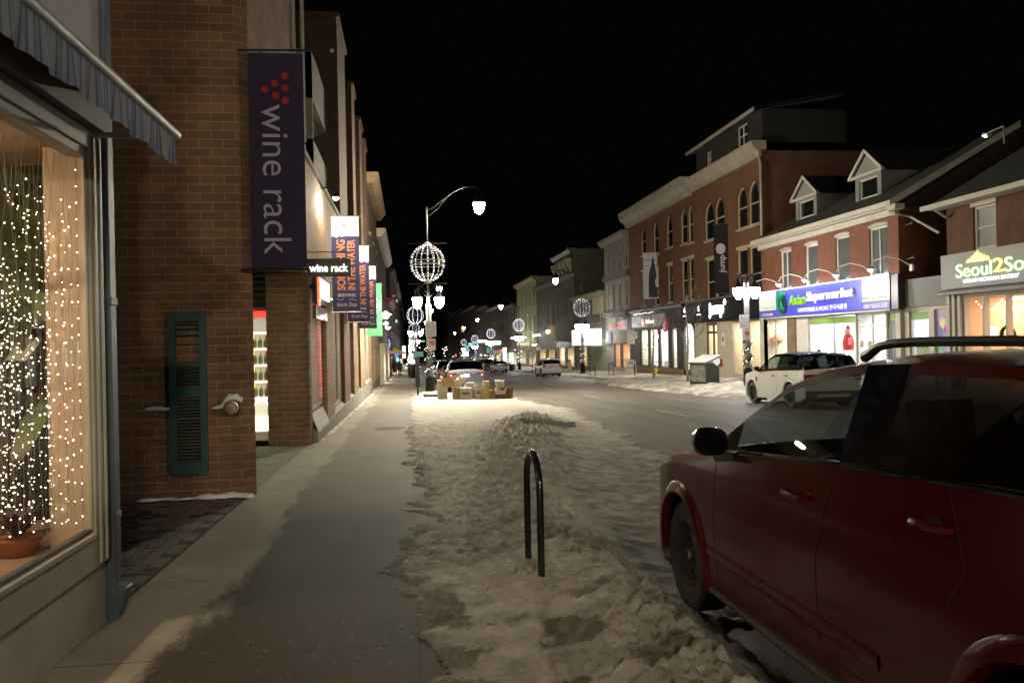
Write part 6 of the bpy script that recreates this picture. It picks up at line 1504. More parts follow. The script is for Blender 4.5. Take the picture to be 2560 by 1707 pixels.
# ground floor
gz = -0.45; top = 2.60
g_open = [(b.x(1905, 850), b.x(1972, 850), gz+0.25, top), (b.x(2020, 850), b.x(2138, 850), gz+0.25, top-0.02), (b.x(2141, 850), b.x(2214, 850), gz, top-0.02), (b.x(2218, 850), b.x(2240, 850), gz+0.25, top-0.02)]
mb = MB(); holed(mb, 0, L, -0.9, 2.618, g_open, depth=0.2); shell(mb, 0, L, -0.9, 2.618, 10, top=False); mb.build('ground_wall', MT['offwhite'], t)
mb = MB(); mb.box(b.x(1973, 850), b.x(1992, 850), -0.12, -0.003, -0.9, 2.6); mb.build('brown_pilaster', mat('brown_stone', (0.16, 0.12, 0.07), 0.8, var=0.3), t)
a0 = g_open[0]; ri = room(t, a0[0], a0[1], a0[2], a0[3], WALLC, M_creamlamp, depth=3.0, n=1, floor=FLW, mulls=(b.x(1935, 850),), frame=MT['galv'])
a1, a2, a3 = g_open[1:]
room(t, a1[0], a1[1], a1[2], a1[3], WALLW, M_whitelamp, depth=3.2, n=2, floor=FLW, mulls=(b.x(2081, 850),), frame=MT['galv'])
room(t, a2[0], a2[1], a2[2], a2[3], WALLW, M_whitelamp, depth=3.2, n=1, floor=FLW, mulls=((a2[0]+a2[1])/2,), frame=MT['white'], trans=2.05, fw=0.09)
room(t, a3[0], a3[1], a3[2], a3[3], WALLW, M_whitelamp, depth=3.2, n=1, floor=FLW, frame=MT['galv'])
M_lime = mat('lime_vinyl', (0.20, 0.36, 0.08), 0.5)
mb = MB(); mb.box(a1[0]+.06, a1[1]-.06, 0.10, 0.112, 2.2, 2.5); mb.box(a3[0]+.06, a3[1]-.06, 0.10, 0.112, 2.2, 2.5); mb.build('lime_vinyl', M_lime, t)
# shelves and goods inside
for k in range(4):
    sh = empty('shop_shelf', (XR, b.Y0, 0), R(-90), 'white shop shelving with goods inside the supermarket window', 'shelf', 'supermarket shelves')
    x0 = a1[0]+0.4+k*1.0; mb = MB(); mb.box(x0, x0+0.8, 2.4, 2.44, -0.2, 1.3)
    for z in (-0.1, 0.3, 0.7, 1.1): mb.box(x0, x0+0.8, 2.1, 2.4, z, z+0.03)
    mb.build('rack', MT['white'], sh); mb = MB()
    for z in (-0.07, 0.33, 0.73):
        for i in range(6): mb.box(x0+0.04+i*0.13, x0+0.13+i*0.13, 2.15, 2.3, z, z+0.22)
    mb.build('goods', mat('goods', random.Random(k).choice([(0.1, 0.2, 0.5), (0.3, 0.3, 0.35), (0.15, 0.3, 0.4), (0.5, 0.5, 0.55)]), 0.5), sh)
san = empty('window_decoration', (XR, b.Y0, 0), R(-90), 'red and white hanging festive figure in the supermarket window', 'decoration')
sx0 = b.x(2102, 850); mb = MB(); mb.lathe([(0.22, -0.55), (0.26, -0.2), (0.16, 0.15)], (sx0, 0.35, 1.55), 12); mb.build('red_coat', mat('red_felt', (0.5, 0.03, 0.03), 0.8), san)
mb = MB(); mb.sphere((sx0, 0.33, 1.83), 0.16, 10, 8); mb.build('white_beard', WALLW, san)
mb = MB(); mb.lathe([(0.14, 0), (0.02, 0.22)], (sx0, 0.35, 1.92), 10); mb.build('red_hat', mat('red_felt2', (0.5, 0.03, 0.03), 0.8), san)
for k, (px, py, w_, h_, c_) in enumerate(((2120, 853, 0.28, 0.32, (0.6, 0.15, 0.2)), (2150, 860, 0.22, 0.25, (0.3, 0.3, 0.3)), (2170, 861, 0.26, 0.28, (0.35, 0.3, 0.2)), (2209, 857, 0.1, 0.12, (0.05, 0.05, 0.05)))):
    mb = MB(); x_ = b.x(px, py); z_ = b.z(px, py); mb.box(x_-w_/2, x_+w_/2, 0.085, 0.092, z_-h_/2, z_+h_/2); o_ = mb.build('window_notice', mat('notice', c_, 0.6)); o_.location = (XR, b.Y0, 0); o_.rotation_euler = (0, 0, R(-90)); tag(o_, ['pink paper notice low in the supermarket window', 'grey notice on the left supermarket door', 'brown notice in the middle of the supermarket doors', 'small dark notice by the right supermarket door handle'][k], 'notice')
# long sign
sg = empty('supermarket_sign', (XR, b.Y0, 0), R(-90), 'long blue lit sign reading asian supermarket with white end panels', 'shop sign')
M_blue = mat('sign_blue', (0.055, 0.065, 0.55), 0.35, var=0.1, vscale=1); M_panelw = mat('panel_white', (0.70, 0.73, 0.74), 0.4)
X0, X1, X2, X3 = b.x(1912, 750), b.x(1954.6, 750), b.x(2172, 740), b.x(2243, 740)
zt_, zb_ = 3.98, 2.66
mb = MB(); mb.box(X0, X3, -0.30, -0.006, zb_, zt_); mb.build('sign_box', MT['dkgrey'], sg)
mb = MB(); mb.box(X1, X2, -0.32, -0.302, zb_+0.02, zt_-0.02); mb.box(X0, X1-0.02, -0.318, -0.302, zb_+0.02, zb_+0.30); mb.box(X2+0.02, X3, -0.318, -0.302, zb_+0.02, zb_+0.30); mb.build('blue_panel', M_blue, sg)
mb = MB(); mb.box(X0, X1-0.02, -0.318, -0.302, zb_+0.36, zt_-0.02); mb.box(X2+0.02, X3, -0.318, -0.302, zb_+0.36, zt_-0.02); mb.build('white_panel', M_panelw, sg)
mb = MB(); mb.box(X0-0.3, X3+0.05, -0.36, -0.003, zt_, zt_+0.06); mb.box(X0, X3, -0.34, -0.303, zb_-0.06, zb_-0.01); mb.build('trim', MT['white'], sg)
mb = MB(); mb.box(X3+0.02, X3+0.50, -0.28, -0.01, zb_-0.02, zt_+0.02); mb.build('black_end', MT['black'], sg)
M_letw = mat('letter_white', (0.85, 0.85, 0.86), 0.5); M_letg = mat('letter_green', (0.25, 0.55, 0.04), 0.5); M_emg = mat('emblem_green', (0.01, 0.25, 0.12), 0.4); M_emd = mat('emblem_dark', (0.005, 0.04, 0.035), 0.4)
xs_ = lambda px: b.x(px, 750)
text('Asian', sg, (xs_(1991)+xs_(2034))/2, 3.42, xs_(2034)-xs_(1991), 0.50, M_letg, y=-0.33, depth=0.10, bold=0.02, shear=0.15)
text('Supermarket', sg, (xs_(2037)+xs_(2157))/2, 3.44, xs_(2157)-xs_(2037), 0.56, M_letw, y=-0.33, depth=0.10, bold=0.03)
text('GROCERIES & MORE 한국식품점', sg, (xs_(2010)+xs_(2134))/2, 2.92, xs_(2134)-xs_(2010), 0.24, M_letw, y=-0.322, depth=0.01, bold=0.02)
text('613-542-8884', sg, (X0+X1)/2, zb_+0.16, (X1-X0)*0.62, 0.14, M_letw, y=-0.32, depth=0.004, bold=0.02)
text('OPEN 7 DAYS A WEEK', sg, (X2+X3)/2, zb_+0.16, (X3-X2)*0.88, 0.15, M_letw, y=-0.32, depth=0.004, bold=0.02)
M_mint = mat('mint_print', (0.30, 0.50, 0.38), 0.6)
for k, s_ in enumerate(('THAI FOOD', 'VIETNAM FOOD  Special Foods', 'FILIPINO FOOD  Certified Halal')):
    ww = (X3-X2)*(0.36 if k == 0 else 0.88); text(s_, sg, X2+0.08+ww/2, zt_-0.28-0.27*k, ww, 0.12, M_mint, y=-0.32, depth=0.003, bold=0.01)
for k, s_ in enumerate(('INDIAN FOOD', 'JAPANESE FOOD', 'CHINESE FOOD')):
    text(s_, sg, (X0+X1)/2, zt_-0.25-0.28*k, (X1-X0)*0.8, 0.10, M_mint, y=-0.32, depth=0.003)
ex = xs_(1974); mb = MB(); mb.lathe([(0.40, -0.40), (0.40, -0.325)], (ex, 0, 3.18), 24, axis='y'); mb.build('emblem_disc', M_emd, sg)
mb = MB(); arc = [(ex+0.46*math.cos(a), -0.43, 3.28+0.50*math.sin(a)) for a in [R(200-10*i) for i in range(10)]]; mb.tube(arc, [0.05+0.01*i for i in range(10)], 8)
mb.tube([(ex-0.05, -0.44, 3.5), (ex+0.12, -0.45, 3.72), (ex+0.30, -0.45, 3.80)], [0.06, 0.12, 0.11], 8); mb.tube([(ex-0.08, -0.43, 3.38), (ex+0.05, -0.43, 3.15), (ex+0.2, -0.43, 2.98)], 0.05, 6); mb.tube([(ex-0.12, -0.43, 2.98), (ex-0.06, -0.43, 3.5)], 0.05, 6); mb.build('emblem', M_emg, sg, smooth=True)
# gooseneck lamps
M_goose = emit('goose_lamp', (0.86, 0.92, 1.0), 210.0)
for k, (px, py) in enumerate(((1886, 722), (1946, 711), (2012, 701), (2089, 687), (2176, 672))):
    gl = empty('gooseneck_lamp', (XR, b.Y0, 0), R(-90), 'white gooseneck lamp over the blue sign, %s from the left' % ['first', 'second', 'third', 'fourth', 'fifth'][k], 'lamp', 'gooseneck lamps over the blue sign')
    d = ray(px, py); hx_ = b.Y0 - onX(px, py, XR-0.9)[1]; hz = onX(px, py, XR-0.9)[2]
    ax_ = hx_ + 1.05 + 0.25
    mb = MB(); pts = [(ax_+0.05, -0.02, 4.12), (ax_, -0.12, 4.30), (ax_-0.2, -0.35, 4.52), (ax_-0.55, -0.65, 4.66), (hx_+0.25, -0.88, 4.56), (hx_+0.02, -0.9, 4.34)]
    mb.tube(pts, 0.022, 8); mb.box(ax_, ax_+0.16, -0.10, -0.003, 4.05, 4.30); mb.build('arm', MT['white'], gl, smooth=True)
    mb = MB(); mb.lathe([(0.03, 0.13), (0.09, 0.10), (0.14, 0.0), (0.15, -0.02)], (hx_, -0.9, 4.24), 14, cap=False); mb.build('shade', MT['galv'], gl, smooth=True)
    mb = MB(); mb.sphere((hx_, -0.9, 4.21), 0.075, 10, 8); mb.build('lamp_bulb', M_goose, gl)
# wall insulators
for k, (px, py) in enumerate(((2265, 563), (2268, 648))):
    p_ = onY(px, py, 29.98); o_ = MB(); o_.tube([(0, 0, 0), (0, -0.35, 0.03)], 0.025, 6); o_.sphere((0, -0.36, 0.03), 0.05, 8, 6); o_ = o_.build('wall_bracket', MT['offwhite']); o_.location = p_; tag(o_, ['upper', 'lower'][k]+' white service bracket on the side wall of the supermarket', 'bracket')

# ---- link shop between
b = RB('link_shop', 'low shop with grey ribbed fascia between the supermarket and the korean restaurant', 29.98, 27.15, X=19.15); t = b.t; L = b.L
o1 = (b.x(2273, 850), b.x(2322, 850), gz+0.3, 2.55); o2 = (b.x(2336, 850), b.x(2366, 850), gz+0.1, 2.55)
mb = MB(); holed(mb, 0, L, -0.8, 2.7, [o1, o2], depth=0.2); shell(mb, 0, L, -0.8, 2.7, 6, top=True); mb.build('wall', MT['offwhite'], t)
mb = MB(); mb.box(0.0, L, -0.10, 6, 2.70, 3.75); mb.build('ribbed_fascia', MT['grey'], t)
mb = MB()
for i in range(24): mb.box(0.05+i*L/24.5, 0.08+i*L/24.5, -0.115, -0.101, 2.72, 3.73)
mb.build('fascia_rib', MT['grey'], t)
room(t, *o1[:2], *o1[2:], WALLW, M_whitelamp, depth=2.5, n=1, floor=FLW, frame=MT['galv'])
mb = MB(); mb.box(o1[0]+.06, o1[1]-.06, 0.10, 0.112, 2.2, 2.5); mb.build('lime_vinyl', M_lime, t)
mb = MB(); mb.box(o1[0]+.3, o1[1]-.06, 0.10, 0.112, 0.65, 1.35); mb.build('green_poster', mat('green_poster', (0.02, 0.25, 0.11), 0.5), t)
text('ORIENTAL', t, (o1[0]+o1[1])/2+0.1, 1.0, (o1[1]-o1[0])*0.65, 0.28, WALLC, y=0.098, depth=0.004, bold=0.02)
m, tt, bb = newmat('mural'); tc = tt.nodes.new('ShaderNodeTexCoord'); vo = tt.nodes.new('ShaderNodeTexVoronoi'); vo.inputs['Scale'].default_value = 3.2
tt.links.new(tc.outputs['Object'], vo.inputs['Vector']); hs = tt.nodes.new('ShaderNodeHueSaturation'); hs.inputs['Saturation'].default_value = 1.1; hs.inputs['Value'].default_value = 0.55
tt.links.new(vo.outputs['Color'], hs.inputs['Color']); tt.links.new(hs.outputs[0], bb.inputs['Base Color']); tt.links.new(hs.outputs[0], bb.inputs['Emission Color']); bb.inputs['Emission Strength'].default_value = 0.35
mb = MB(); mb.box(o2[0], o2[1], 0.10, 0.13, o2[2], o2[3]); mb.build('backlit_mural', m, t)

# ---- Korean restaurant
b = RB('restaurant_building', 'dark brick restaurant with a white illuminated fascia at the right edge', 27.1, 14.0); t = b.t; L = b.L
wu = b.rect(2433, 2490, 512, 622)
wu2 = (wu[0]+3.6, wu[1]+3.6, wu[2], wu[3])
mb = MB(); holed(mb, 0, L, 4.25, 6.1, [wu, wu2], depth=0.15); shell(mb, 0, L, -0.8, 6.1, 9, y=0.0, top=False); mb.build('wall', B_red, t)
mb = MB(); mb.quad((-0.5, -0.5, 6.15), (L, -0.5, 6.15), (L, 5.0, 9.3), (-0.5, 5.0, 9.3)); mb.quad((-0.5, 10.5, 6.15), (L, 10.5, 6.15), (L, 5.0, 9.3), (-0.5, 5.0, 9.3)); mb.build('roof', M_shingle, t)
mb = MB(); mb.quad((0.002, 0, 6.1), (0.002, 9, 6.1), (0.002, 4.8, 9.0)); mb.build('gable', B_dark, t)
mb = MB(); mb.box(-0.6, L, -0.62, -0.50, 6.05, 6.22); mb.box(-0.3, L, -0.5, 0, 6.04, 6.10); mb.tube([(0.1, -0.5, 6.0), (0.12, -0.1, 5.75), (0.0, 0.15, 5.7)], 0.05, 8); mb.build('gutter', MT['offwhite'], t)
for w_ in (wu, wu2):
    window(t, *w_, MT['offwhite'], MT['greypane'], rail=True, fw=0.09, hood=MT['offwhite'])
zo, zf = -0.2, 2.85
op = [(b.x(2412, 800), b.x(2456, 800), zo, zf), (b.x(2461, 800), b.x(2514, 800), zo, zf), (b.x(2519, 800), b.x(2519, 800)+1.5, zo, zf), (b.x(2519, 800)+1.6, b.x(2519, 800)+3.4, zo, zf)]
mb = MB(); holed(mb, 0, L, -0.8, 3.05, op, depth=0.2); mb.build('ground_wall', MT['offwhite'], t)
mb = MB()
for x in (0.05, 0.32, 0.62): mb.box(x, x+0.14, -0.10, -0.003, -0.8, 3.0)
mb.build('pilaster', MT['offwhite'], t)
M_rest = emit('restaurant_lamp', (1.0, 0.72, 0.48), 40.0); WALLR = mat('restaurant_wall', (0.72, 0.50, 0.33), 0.8)
room(t, op[0][0], op[3][1], zo, zf, WALLR, M_rest, depth=3.5, n=4, y=0.201, gl=True)
mb = MB(); x1_, x2_ = b.x(2478, 780), b.x(2512, 780); mb.box(x1_, x2_, 3.35, 3.6, 2.05, 2.35); mb.build('menu_screen', emit('screen', (0.95, 0.97, 1.0), 3.5), t)
mb = MB(); xw = b.x(2477, 800); mb.lathe([(0.30, -0.08), (0.36, 0.0), (0.30, 0.08)], (xw, 0.6, 1.55), 20, axis='y', cap=False); mb.build('wreath', M_pine, t)
mb = MB(); xw = b.x(2447, 790); mb.box(xw-0.3, xw+0.3, 0.42, 0.45, 1.35, 1.85); mb.build('glowing_notice', emit('notice_glow', (0.85, 0.9, 1.0), 1.6), t)
mb = MB(); xw = b.x(2530, 790); mb.box(xw-0.2, xw+0.25, 3.3, 3.34, 1.0, 1.85); mb.build('picture_frame', MT['wood'], t); mb = MB(); mb.box(xw-0.15, xw+0.20, 3.285, 3.30, 1.06, 1.79); mb.build('picture', WALLC, t)
for k in range(4):
    s_ = empty('light_strand', (XR, b.Y0, 0), R(-90), 'swag of small lights hanging in the restaurant window', 'fairy lights', 'light swags in the restaurant window')
    x_ = op[0][0]+0.2+k*1.25; pts = [(x_+1.2*i/10, 0.3, 2.72-0.32*math.sin(math.pi*i/10)) for i in range(11)]; mb = MB(); mb.tube(pts, 0.004, 4); mb.build('wire', MT['black'], s_)
    mb = MB(); [mb.octa(p, 0.022) for p in pts]; mb.build('bulb', M_bulb, s_)
sg = empty('restaurant_sign', (XR, b.Y0, 0), R(-90), 'grey white fascia with glowing green and yellow lettering', 'shop sign')
mb = MB(); mb.box(-0.05, L, -0.22, -0.003, 3.2, 4.40); mb.build('fascia', mat('fascia_grey', (0.30, 0.30, 0.31), 0.5), sg)
mb = MB(); mb.prismx([(-0.42, 3.0), (-0.42, 3.08), (-0.1, 3.19), (-0.004, 3.19), (-0.004, 3.0)], -0.05, L); mb.build('awning_cassette', MT['grey'], sg)
M_lg = emit('green_letters', (0.62, 1.0, 0.45), 2.0); M_ly = emit('yellow_letters', (1.0, 0.85, 0.20), 2.2); M_lw = emit('white_letters', (0.8, 0.88, 1.0), 1.8)
q = lambda px: b.x(px, 670)
text('Seoul', sg, (q(2407)+q(2497))/2, 3.78, q(2497)-q(2407), 0.46, M_lg, y=-0.24, depth=0.03)
text('2', sg, (q(2501)+q(2527))/2, 3.82, q(2527)-q(2501), 0.44, M_ly, y=-0.24, depth=0.03)
w2 = q(2497)-q(2407); text('Soul', sg, q(2530)+w2*0.42, 3.80, w2*0.84, 0.46, M_lg, y=-0.24, depth=0.03)
text('URBAN KOREAN EATERY', sg, q(2424)+1.30, 3.42, 2.6, 0.13, M_lw, y=-0.24, depth=0.02, bold=0.02)
xa, xb = q(2433), q(2490); n_ = xb-xa
mb = MB(); mb.prism([(xa, 4.03), (xb, 4.03)] + [(xa+n_*u, 4.03+h_) for u, h_ in ((1.0, 0.09), (0.92, 0.14), (0.88, 0.10), (0.80, 0.19), (0.74, 0.16), (0.66, 0.25), (0.6, 0.22), (0.52, 0.36), (0.46, 0.24), (0.40, 0.30), (0.34, 0.18), (0.26, 0.20), (0.2, 0.11), (0.1, 0.12), (0.0, 0.04))], -0.26, -0.23); mb.build('palace_outline', M_ly, sg)
fl = empty('floodlight', (20.6, 25.6, 8.3), 0, 'small floodlight on a bracket above the roof at upper right', 'floodlight')
p_ = onX(2467, 337, 20.5); fl.location = p_
mb = MB(); mb.tube([(0, 0, 0.05), (0.1, -0.7, 0.12), (0.1, -0.72, -0.5)], 0.03, 6); mb.build('bracket', MT['galv'], fl)
mb = MB(); mb.obox((0, 0, 0), (0.16, 0.26, 0.10), (0.3, 0, 0)); mb.build('housing', MT['galv'], fl); mb = MB(); mb.obox((-0.07, 0.02, -0.06), (0.10, 0.14, 0.03), (0.3, 0.3, 0)); mb.build('lamp', emit('flood', (0.85, 1.0, 0.92), 14.0), fl)

# ---- tall brick building (two halves)
b = RB('brick_building', 'three storey red brick building with a pale cornice and a black shop front', 53.2, 42.42); t = b.t; L = b.L
WT = [b.rect(1762, 1786, 508, 600), b.rect(1787.6, 1811, 495, 592), b.rect(1842.8, 1868, 470, 571), b.rect(1871.5, 1897.6, 454, 561)]
WM = [b.rect(1767, 1787.6, 648, 762), b.rect(1789, 1811, 640, 760), b.rect(1845, 1870, 623, 755), b.rect(1875, 1903, 615, 752)]
mb = MB(); holed(mb, 0, L, 3.95, 11.7, WT+WM, depth=0.2); shell(mb, 0, L, -0.9, 11.7, 15, top=True); mb.build('wall', B_red, t)
M_trim = mat('cream_trim', (0.42, 0.36, 0.22), 0.6, var=0.15)
for r_ in WT: window(t, *r_, M_trim, MT['darkpane'], arch=B_red, sill=MT['concrete'], hood=B_red)
for r_ in WM: window(t, *r_, M_trim, MT['darkpane'], sill=MT['concrete'], hood=M_trim)
M_corn = mat('cornice_paint', (0.28, 0.25, 0.20), 0.7, var=0.25, vscale=1.5)
mb = MB(); mb.prismx([(0.0, 11.35), (-0.12, 11.35), (-0.15, 11.6), (-0.45, 11.85), (-0.55, 12.1), (-0.55, 12.2), (0.3, 12.2), (0.3, 11.71), (-0.003, 11.71)], 0, L+0.15); mb.build('cornice', M_corn, t)
mb = MB(); mb.tube([(L-0.1, -0.35, 11.9), (L-0.15, -0.1, 11.6), (L+0.12, -0.05, 11.0), (L+0.12, -0.06, 7.1)], 0.06, 8); mb.build('downpipe', MT['galv'], t, smooth=True)
mb = MB(); wa = [(2.2, 3.0, 12.5, 13.5), (7.2, 8.6, 12.6, 13.8)]; holed(mb, 0.3, L-0.2, 12.21, 14.0, wa, y=0.25, depth=0.1); shell(mb, 0.3, L-0.2, 12.21, 14.0, 5, y=0.25); mb.build('attic_storey', mat('attic_siding', (0.016, 0.015, 0.013), 0.8, var=0.1), t)
for w_ in wa: window(t, *w_, MT['offwhite'], MT['darkpane'], y=0.25, mull=True)
mb = MB(); mb.quad((0.0, -0.3, 14.0), (L, -0.3, 14.0), (L, 5, 15.0), (0, 5, 15.0)); mb.quad((0.0, -0.3, 13.85), (0, 5, 14.85), (L, 5, 14.85), (L, -0.3, 13.85)); mb.build('attic_roof', M_shingle, t)
mb = MB(); mb.box(-0.1, L, -0.36, -0.28, 13.82, 14.02); mb.build('attic_gutter', M_corn, t)
# ground floor of jump
zs = -0.55; ztp = 2.62
J = [('dark', 1765, 1793), ('win', 1827, 1855), ('win', 1879, 1900)]
op = [(b.x(1765, 850), b.x(1793, 850), zs, ztp), (b.x(1827, 850), b.x(1856, 850), zs, ztp), (b.x(1866, 850), b.x(1900, 850), zs, ztp)]
mb = MB(); holed(mb, 0, L, -0.9, ztp+0.03, op, depth=0.2, y=-0.002); mb.build('shop_front', MT['cream'], t)
room(t, *op[0][:2], zs, ztp, WALLC, M_creamlamp, depth=2.5, n=1, floor=FLW, mulls=(b.x(1781, 850),), frame=MT['dkgrey'], fw=0.16, trans=2.0)
for o_ in op[1:]: room(t, *o_[:2], zs, ztp, WALLC, M_creamlamp, depth=2.5, n=1, floor=FLW, frame=MT['galv'], fw=0.08)
mb = MB(); mb.box(b.x(1808, 850)-0.28, b.x(1808, 850)+0.28, -0.02, -0.004, 1.2, 1.95); mb.build('heart_notice', WALLW, t)
mb = MB(); xh = b.x(1808, 850); mb.prism([(xh, 1.35), (xh+0.16, 1.58), (xh+0.13, 1.72), (xh+0.05, 1.72), (xh, 1.64), (xh-0.05, 1.72), (xh-0.13, 1.72), (xh-0.16, 1.58)], -0.026, -0.021); mb.build('heart_emblem', mat('heart_red', (0.4, 0.05, 0.12), 0.5), t)
mb = MB(); mb.lathe([(0.09, -0.3), (0.09, 0.12), (0.03, 0.2)], (b.x(1806, 880), -0.15, 0.2), 10); o_ = mb.build('fire_extinguisher', mat('ext_red', (0.4, 0.03, 0.02), 0.4)); o_.location = (XR, b.Y0, 0); o_.rotation_euler = (0, 0, R(-90)); tag(o_, 'red fire extinguisher on the cream panel beside the black shop doorway', 'fire extinguisher')
# colourful window display blobs
for k, (px, py, c_, r_) in enumerate(((1918, 850, (0.7, 0.25, 0.1), 0.3), (1932, 858, (0.7, 0.3, 0.15), 0.35), (1912, 862, (0.2, 0.4, 0.1), 0.22), (1946, 848, (0.75, 0.35, 0.2), 0.3), (1888, 856, (0.7, 0.12, 0.15), 0.3), (1914, 838, (0.35, 0.15, 0.5), 0.2), (1924, 876, (0.15, 0.25, 0.1), 0.28))):
    p_ = onX(px, py, 19.7); o_ = MB(); o_.sphere((0, 0, 0), r_, 12, 8, (1, 1, 0.8)); o_ = o_.build('paper_lantern', mat('paper_shade', c_, 0.7), smooth=True); o_.location = p_
    tag(o_, ['orange paper ball left in the colourful window', 'large orange paper ball in the colourful window', 'green paper ball low in the colourful window', 'orange paper ball at the right of the colourful window', 'red paper ball left of the mullion in the next window', 'violet paper ball high in the colourful window', 'dark green paper ball lowest in the colourful window'][k], 'paper ball')
sg = empty('shop_sign', (XR, b.Y0, 0), R(-90), 'long black fascia with glowing jump plus lettering and two fruit emblems', 'shop sign')
mb = MB(); mb.box(b.x(1712, 800), L, -0.25, -0.004, 2.66, 4.02); mb.build('fascia', MT['fascia_black'], sg)
M_jl = emit('jump_letters', (1.0, 0.98, 0.95), 5.0)
jx = lambda px: b.x(px, 770)
text('jump', sg, (jx(1783)+jx(1820))/2, 3.35, jx(1820)-jx(1783), 0.95, M_jl, y=-0.26, depth=0.05, bold=0.03)
text('+', sg, jx(1823), 3.78, 0.32, 0.34, M_jl, y=-0.26, depth=0.05, bold=0.05)
for px in (1720.5, 1756):
    x_ = jx(px); mb = MB(); z_ = 3.55
    mb.prism([(x_+0.17*math.cos(a)*(1-0.10*math.cos(2*a)), z_+0.17*math.sin(a)) for a in [2*math.pi*i/20 for i in range(20)]], -0.27, -0.26); mb.prism([(x_, z_+0.18), (x_+0.09, z_+0.27), (x_+0.05, z_+0.20)], -0.27, -0.26); mb.box(x_-0.34, x_+0.34, -0.27, -0.26, z_-0.40, z_-0.33)
    mb.build('fruit_emblem', emit('fruit_white', (0.85, 0.85, 1.0), 3.0), sg)
    mb = MB(); mb.lathe([(0.07, -0.28), (0.07, -0.271)], (x_+0.19, 0, z_+0.02), 12, axis='y'); mb.build('bite', MT['black'], sg)
mb = MB(); mb.box(-0.2, L, -0.30, -0.004, 4.03, 4.15); mb.build('fascia_cap', MT['dkgrey'], sg)
bn = empty('banner', (XR-0.28, b.Y0, 0), R(-90), 'long black vertical banner with a pale disc and sideways jump lettering', 'banner')
r_ = b.rect(1793, 1822, 560, 735); wd = r_[1]-r_[0]
bn.location = (XR-0.3, onX(1807, 640, XR-0.3)[1], 0); bn.rotation_euler = (0, 0, R(-20))
mb = MB(); mb.box(-0.52, 0.52, -0.015, 0.015, 4.3, 8.4); mb.build('cloth', MT['fascia_black'], bn)
mb = MB(); mb.tube([(-0.5, 0, 8.42), (0.75, 0, 8.42)], 0.025, 6); mb.tube([(-0.5, 0, 4.28), (0.75, 0, 4.28)], 0.025, 6); mb.build('pole', MT['dkgrey'], bn)
text('jump', bn, -0.0, 6.05, 1.05, 0.45, M_lilac, y=-0.017, depth=0.003, rot=R(90), bold=0.02)
mb = MB(); mb.prism([(-0.12+0.27*math.cos(a), 6.95+0.32*math.sin(a)) for a in [2*math.pi*i/20 for i in range(20)]], -0.02, -0.016); mb.build('disc', M_lilac, bn)

b = RB('brick_building', 'long three storey red brick building carrying the white photographic banner', 69.2, 53.24); t = b.t; L = b.L
WT = [b.rect(1602.6, 1614, 569, 638), b.rect(1633.6, 1646, 556, 636), b.rect(1666, 1681, 539, 619), b.rect(1702, 1718, 524, 609), b.rect(1720.6, 1735, 514, 606)]
WM = [b.rect(1605, 1615, 679, 765), b.rect(1636, 1647, 672, 763), b.rect(1669.6, 1682, 662, 756), b.rect(1705, 1719, 651, 752), b.rect(1723, 1736, 645, 750)]
mb = MB(); holed(mb, 0, L, 3.95, 11.7, WT+WM, depth=0.2); shell(mb, 0, L, -1.4, 11.7, 15, top=True); mb.build('wall', B_red, t)
for r_ in WT: window(t, *r_, M_trim, MT['darkpane'], arch=B_red, sill=MT['concrete'], hood=B_red)
for r_ in WM: window(t, *r_, M_trim, MT['darkpane'], sill=MT['concrete'], hood=M_trim)
mb = MB(); mb.prismx([(0.0, 11.2), (-0.25, 11.2), (-0.3, 11.5), (-0.75, 11.85), (-0.85, 12.3), (-0.85, 12.45), (0.3, 12.45), (0.3, 11.71), (-0.003, 11.71)], -0.2, L); mb.build('cornice', M_corn, t)
mb = MB(); mb.box(0, L, -0.25, -0.004, 3.85, 4.05); mb.build('string_course', MT['dkgrey'], t)
op = [(b.x(1600, 860), b.x(1620, 860), -0.5, 2.45), (b.x(1622.5, 860), b.x(1645, 860), -0.5, 2.45), (b.x(1648, 860), b.x(1670, 860), -0.5, 2.45), (b.x(1678, 860), b.x(1692, 860), -0.5, 2.45), (b.x(1709, 860), b.x(1735, 860), -0.5, 2.75)]
mb = MB(); holed(mb, 0, L, -1.4, 3.84, op, depth=0.2, y=-0.002); mb.build('shop_front', mat('charcoal_front', (0.035, 0.032, 0.03), 0.7, var=0.2), t)
M_lulu = emit('store_lamp', (1.0, 0.94, 0.80), 120.0)
for o_ in op[:4]: room(t, *o_, WALLW, M_lulu if o_ is not op[0] else M_creamlamp, depth=2.2, n=1, floor=FLW, frame=MT['dkgrey'], fw=0.07)
room(t, *op[4], WALLW, M_lulu, depth=2.2, n=1, floor=FLW)
x0_, x1_ = op[4][:2]; rr_ = (x1_-x0_)/2; cxa = (x0_+x1_)/2
for sgn in (-1, 1):
    mb = MB(); arc = [(cxa+sgn*rr_*math.cos(a), 2.75-rr_*0.85+rr_*0.85*math.sin(a)) for a in [math.pi/2*i/8 for i in range(9)]]; mb.prism([(cxa+sgn*rr_, 2.75)] + arc, -0.01, 0.1); mb.build('arch_spandrel', mat('charcoal2', (0.035, 0.032, 0.03), 0.7), t)
mb = MB(); mb.box(0.2, b.x(1707, 860), -0.10, -0.004, -1.4, -0.52); mb.build('plinth', B_yellow, t)
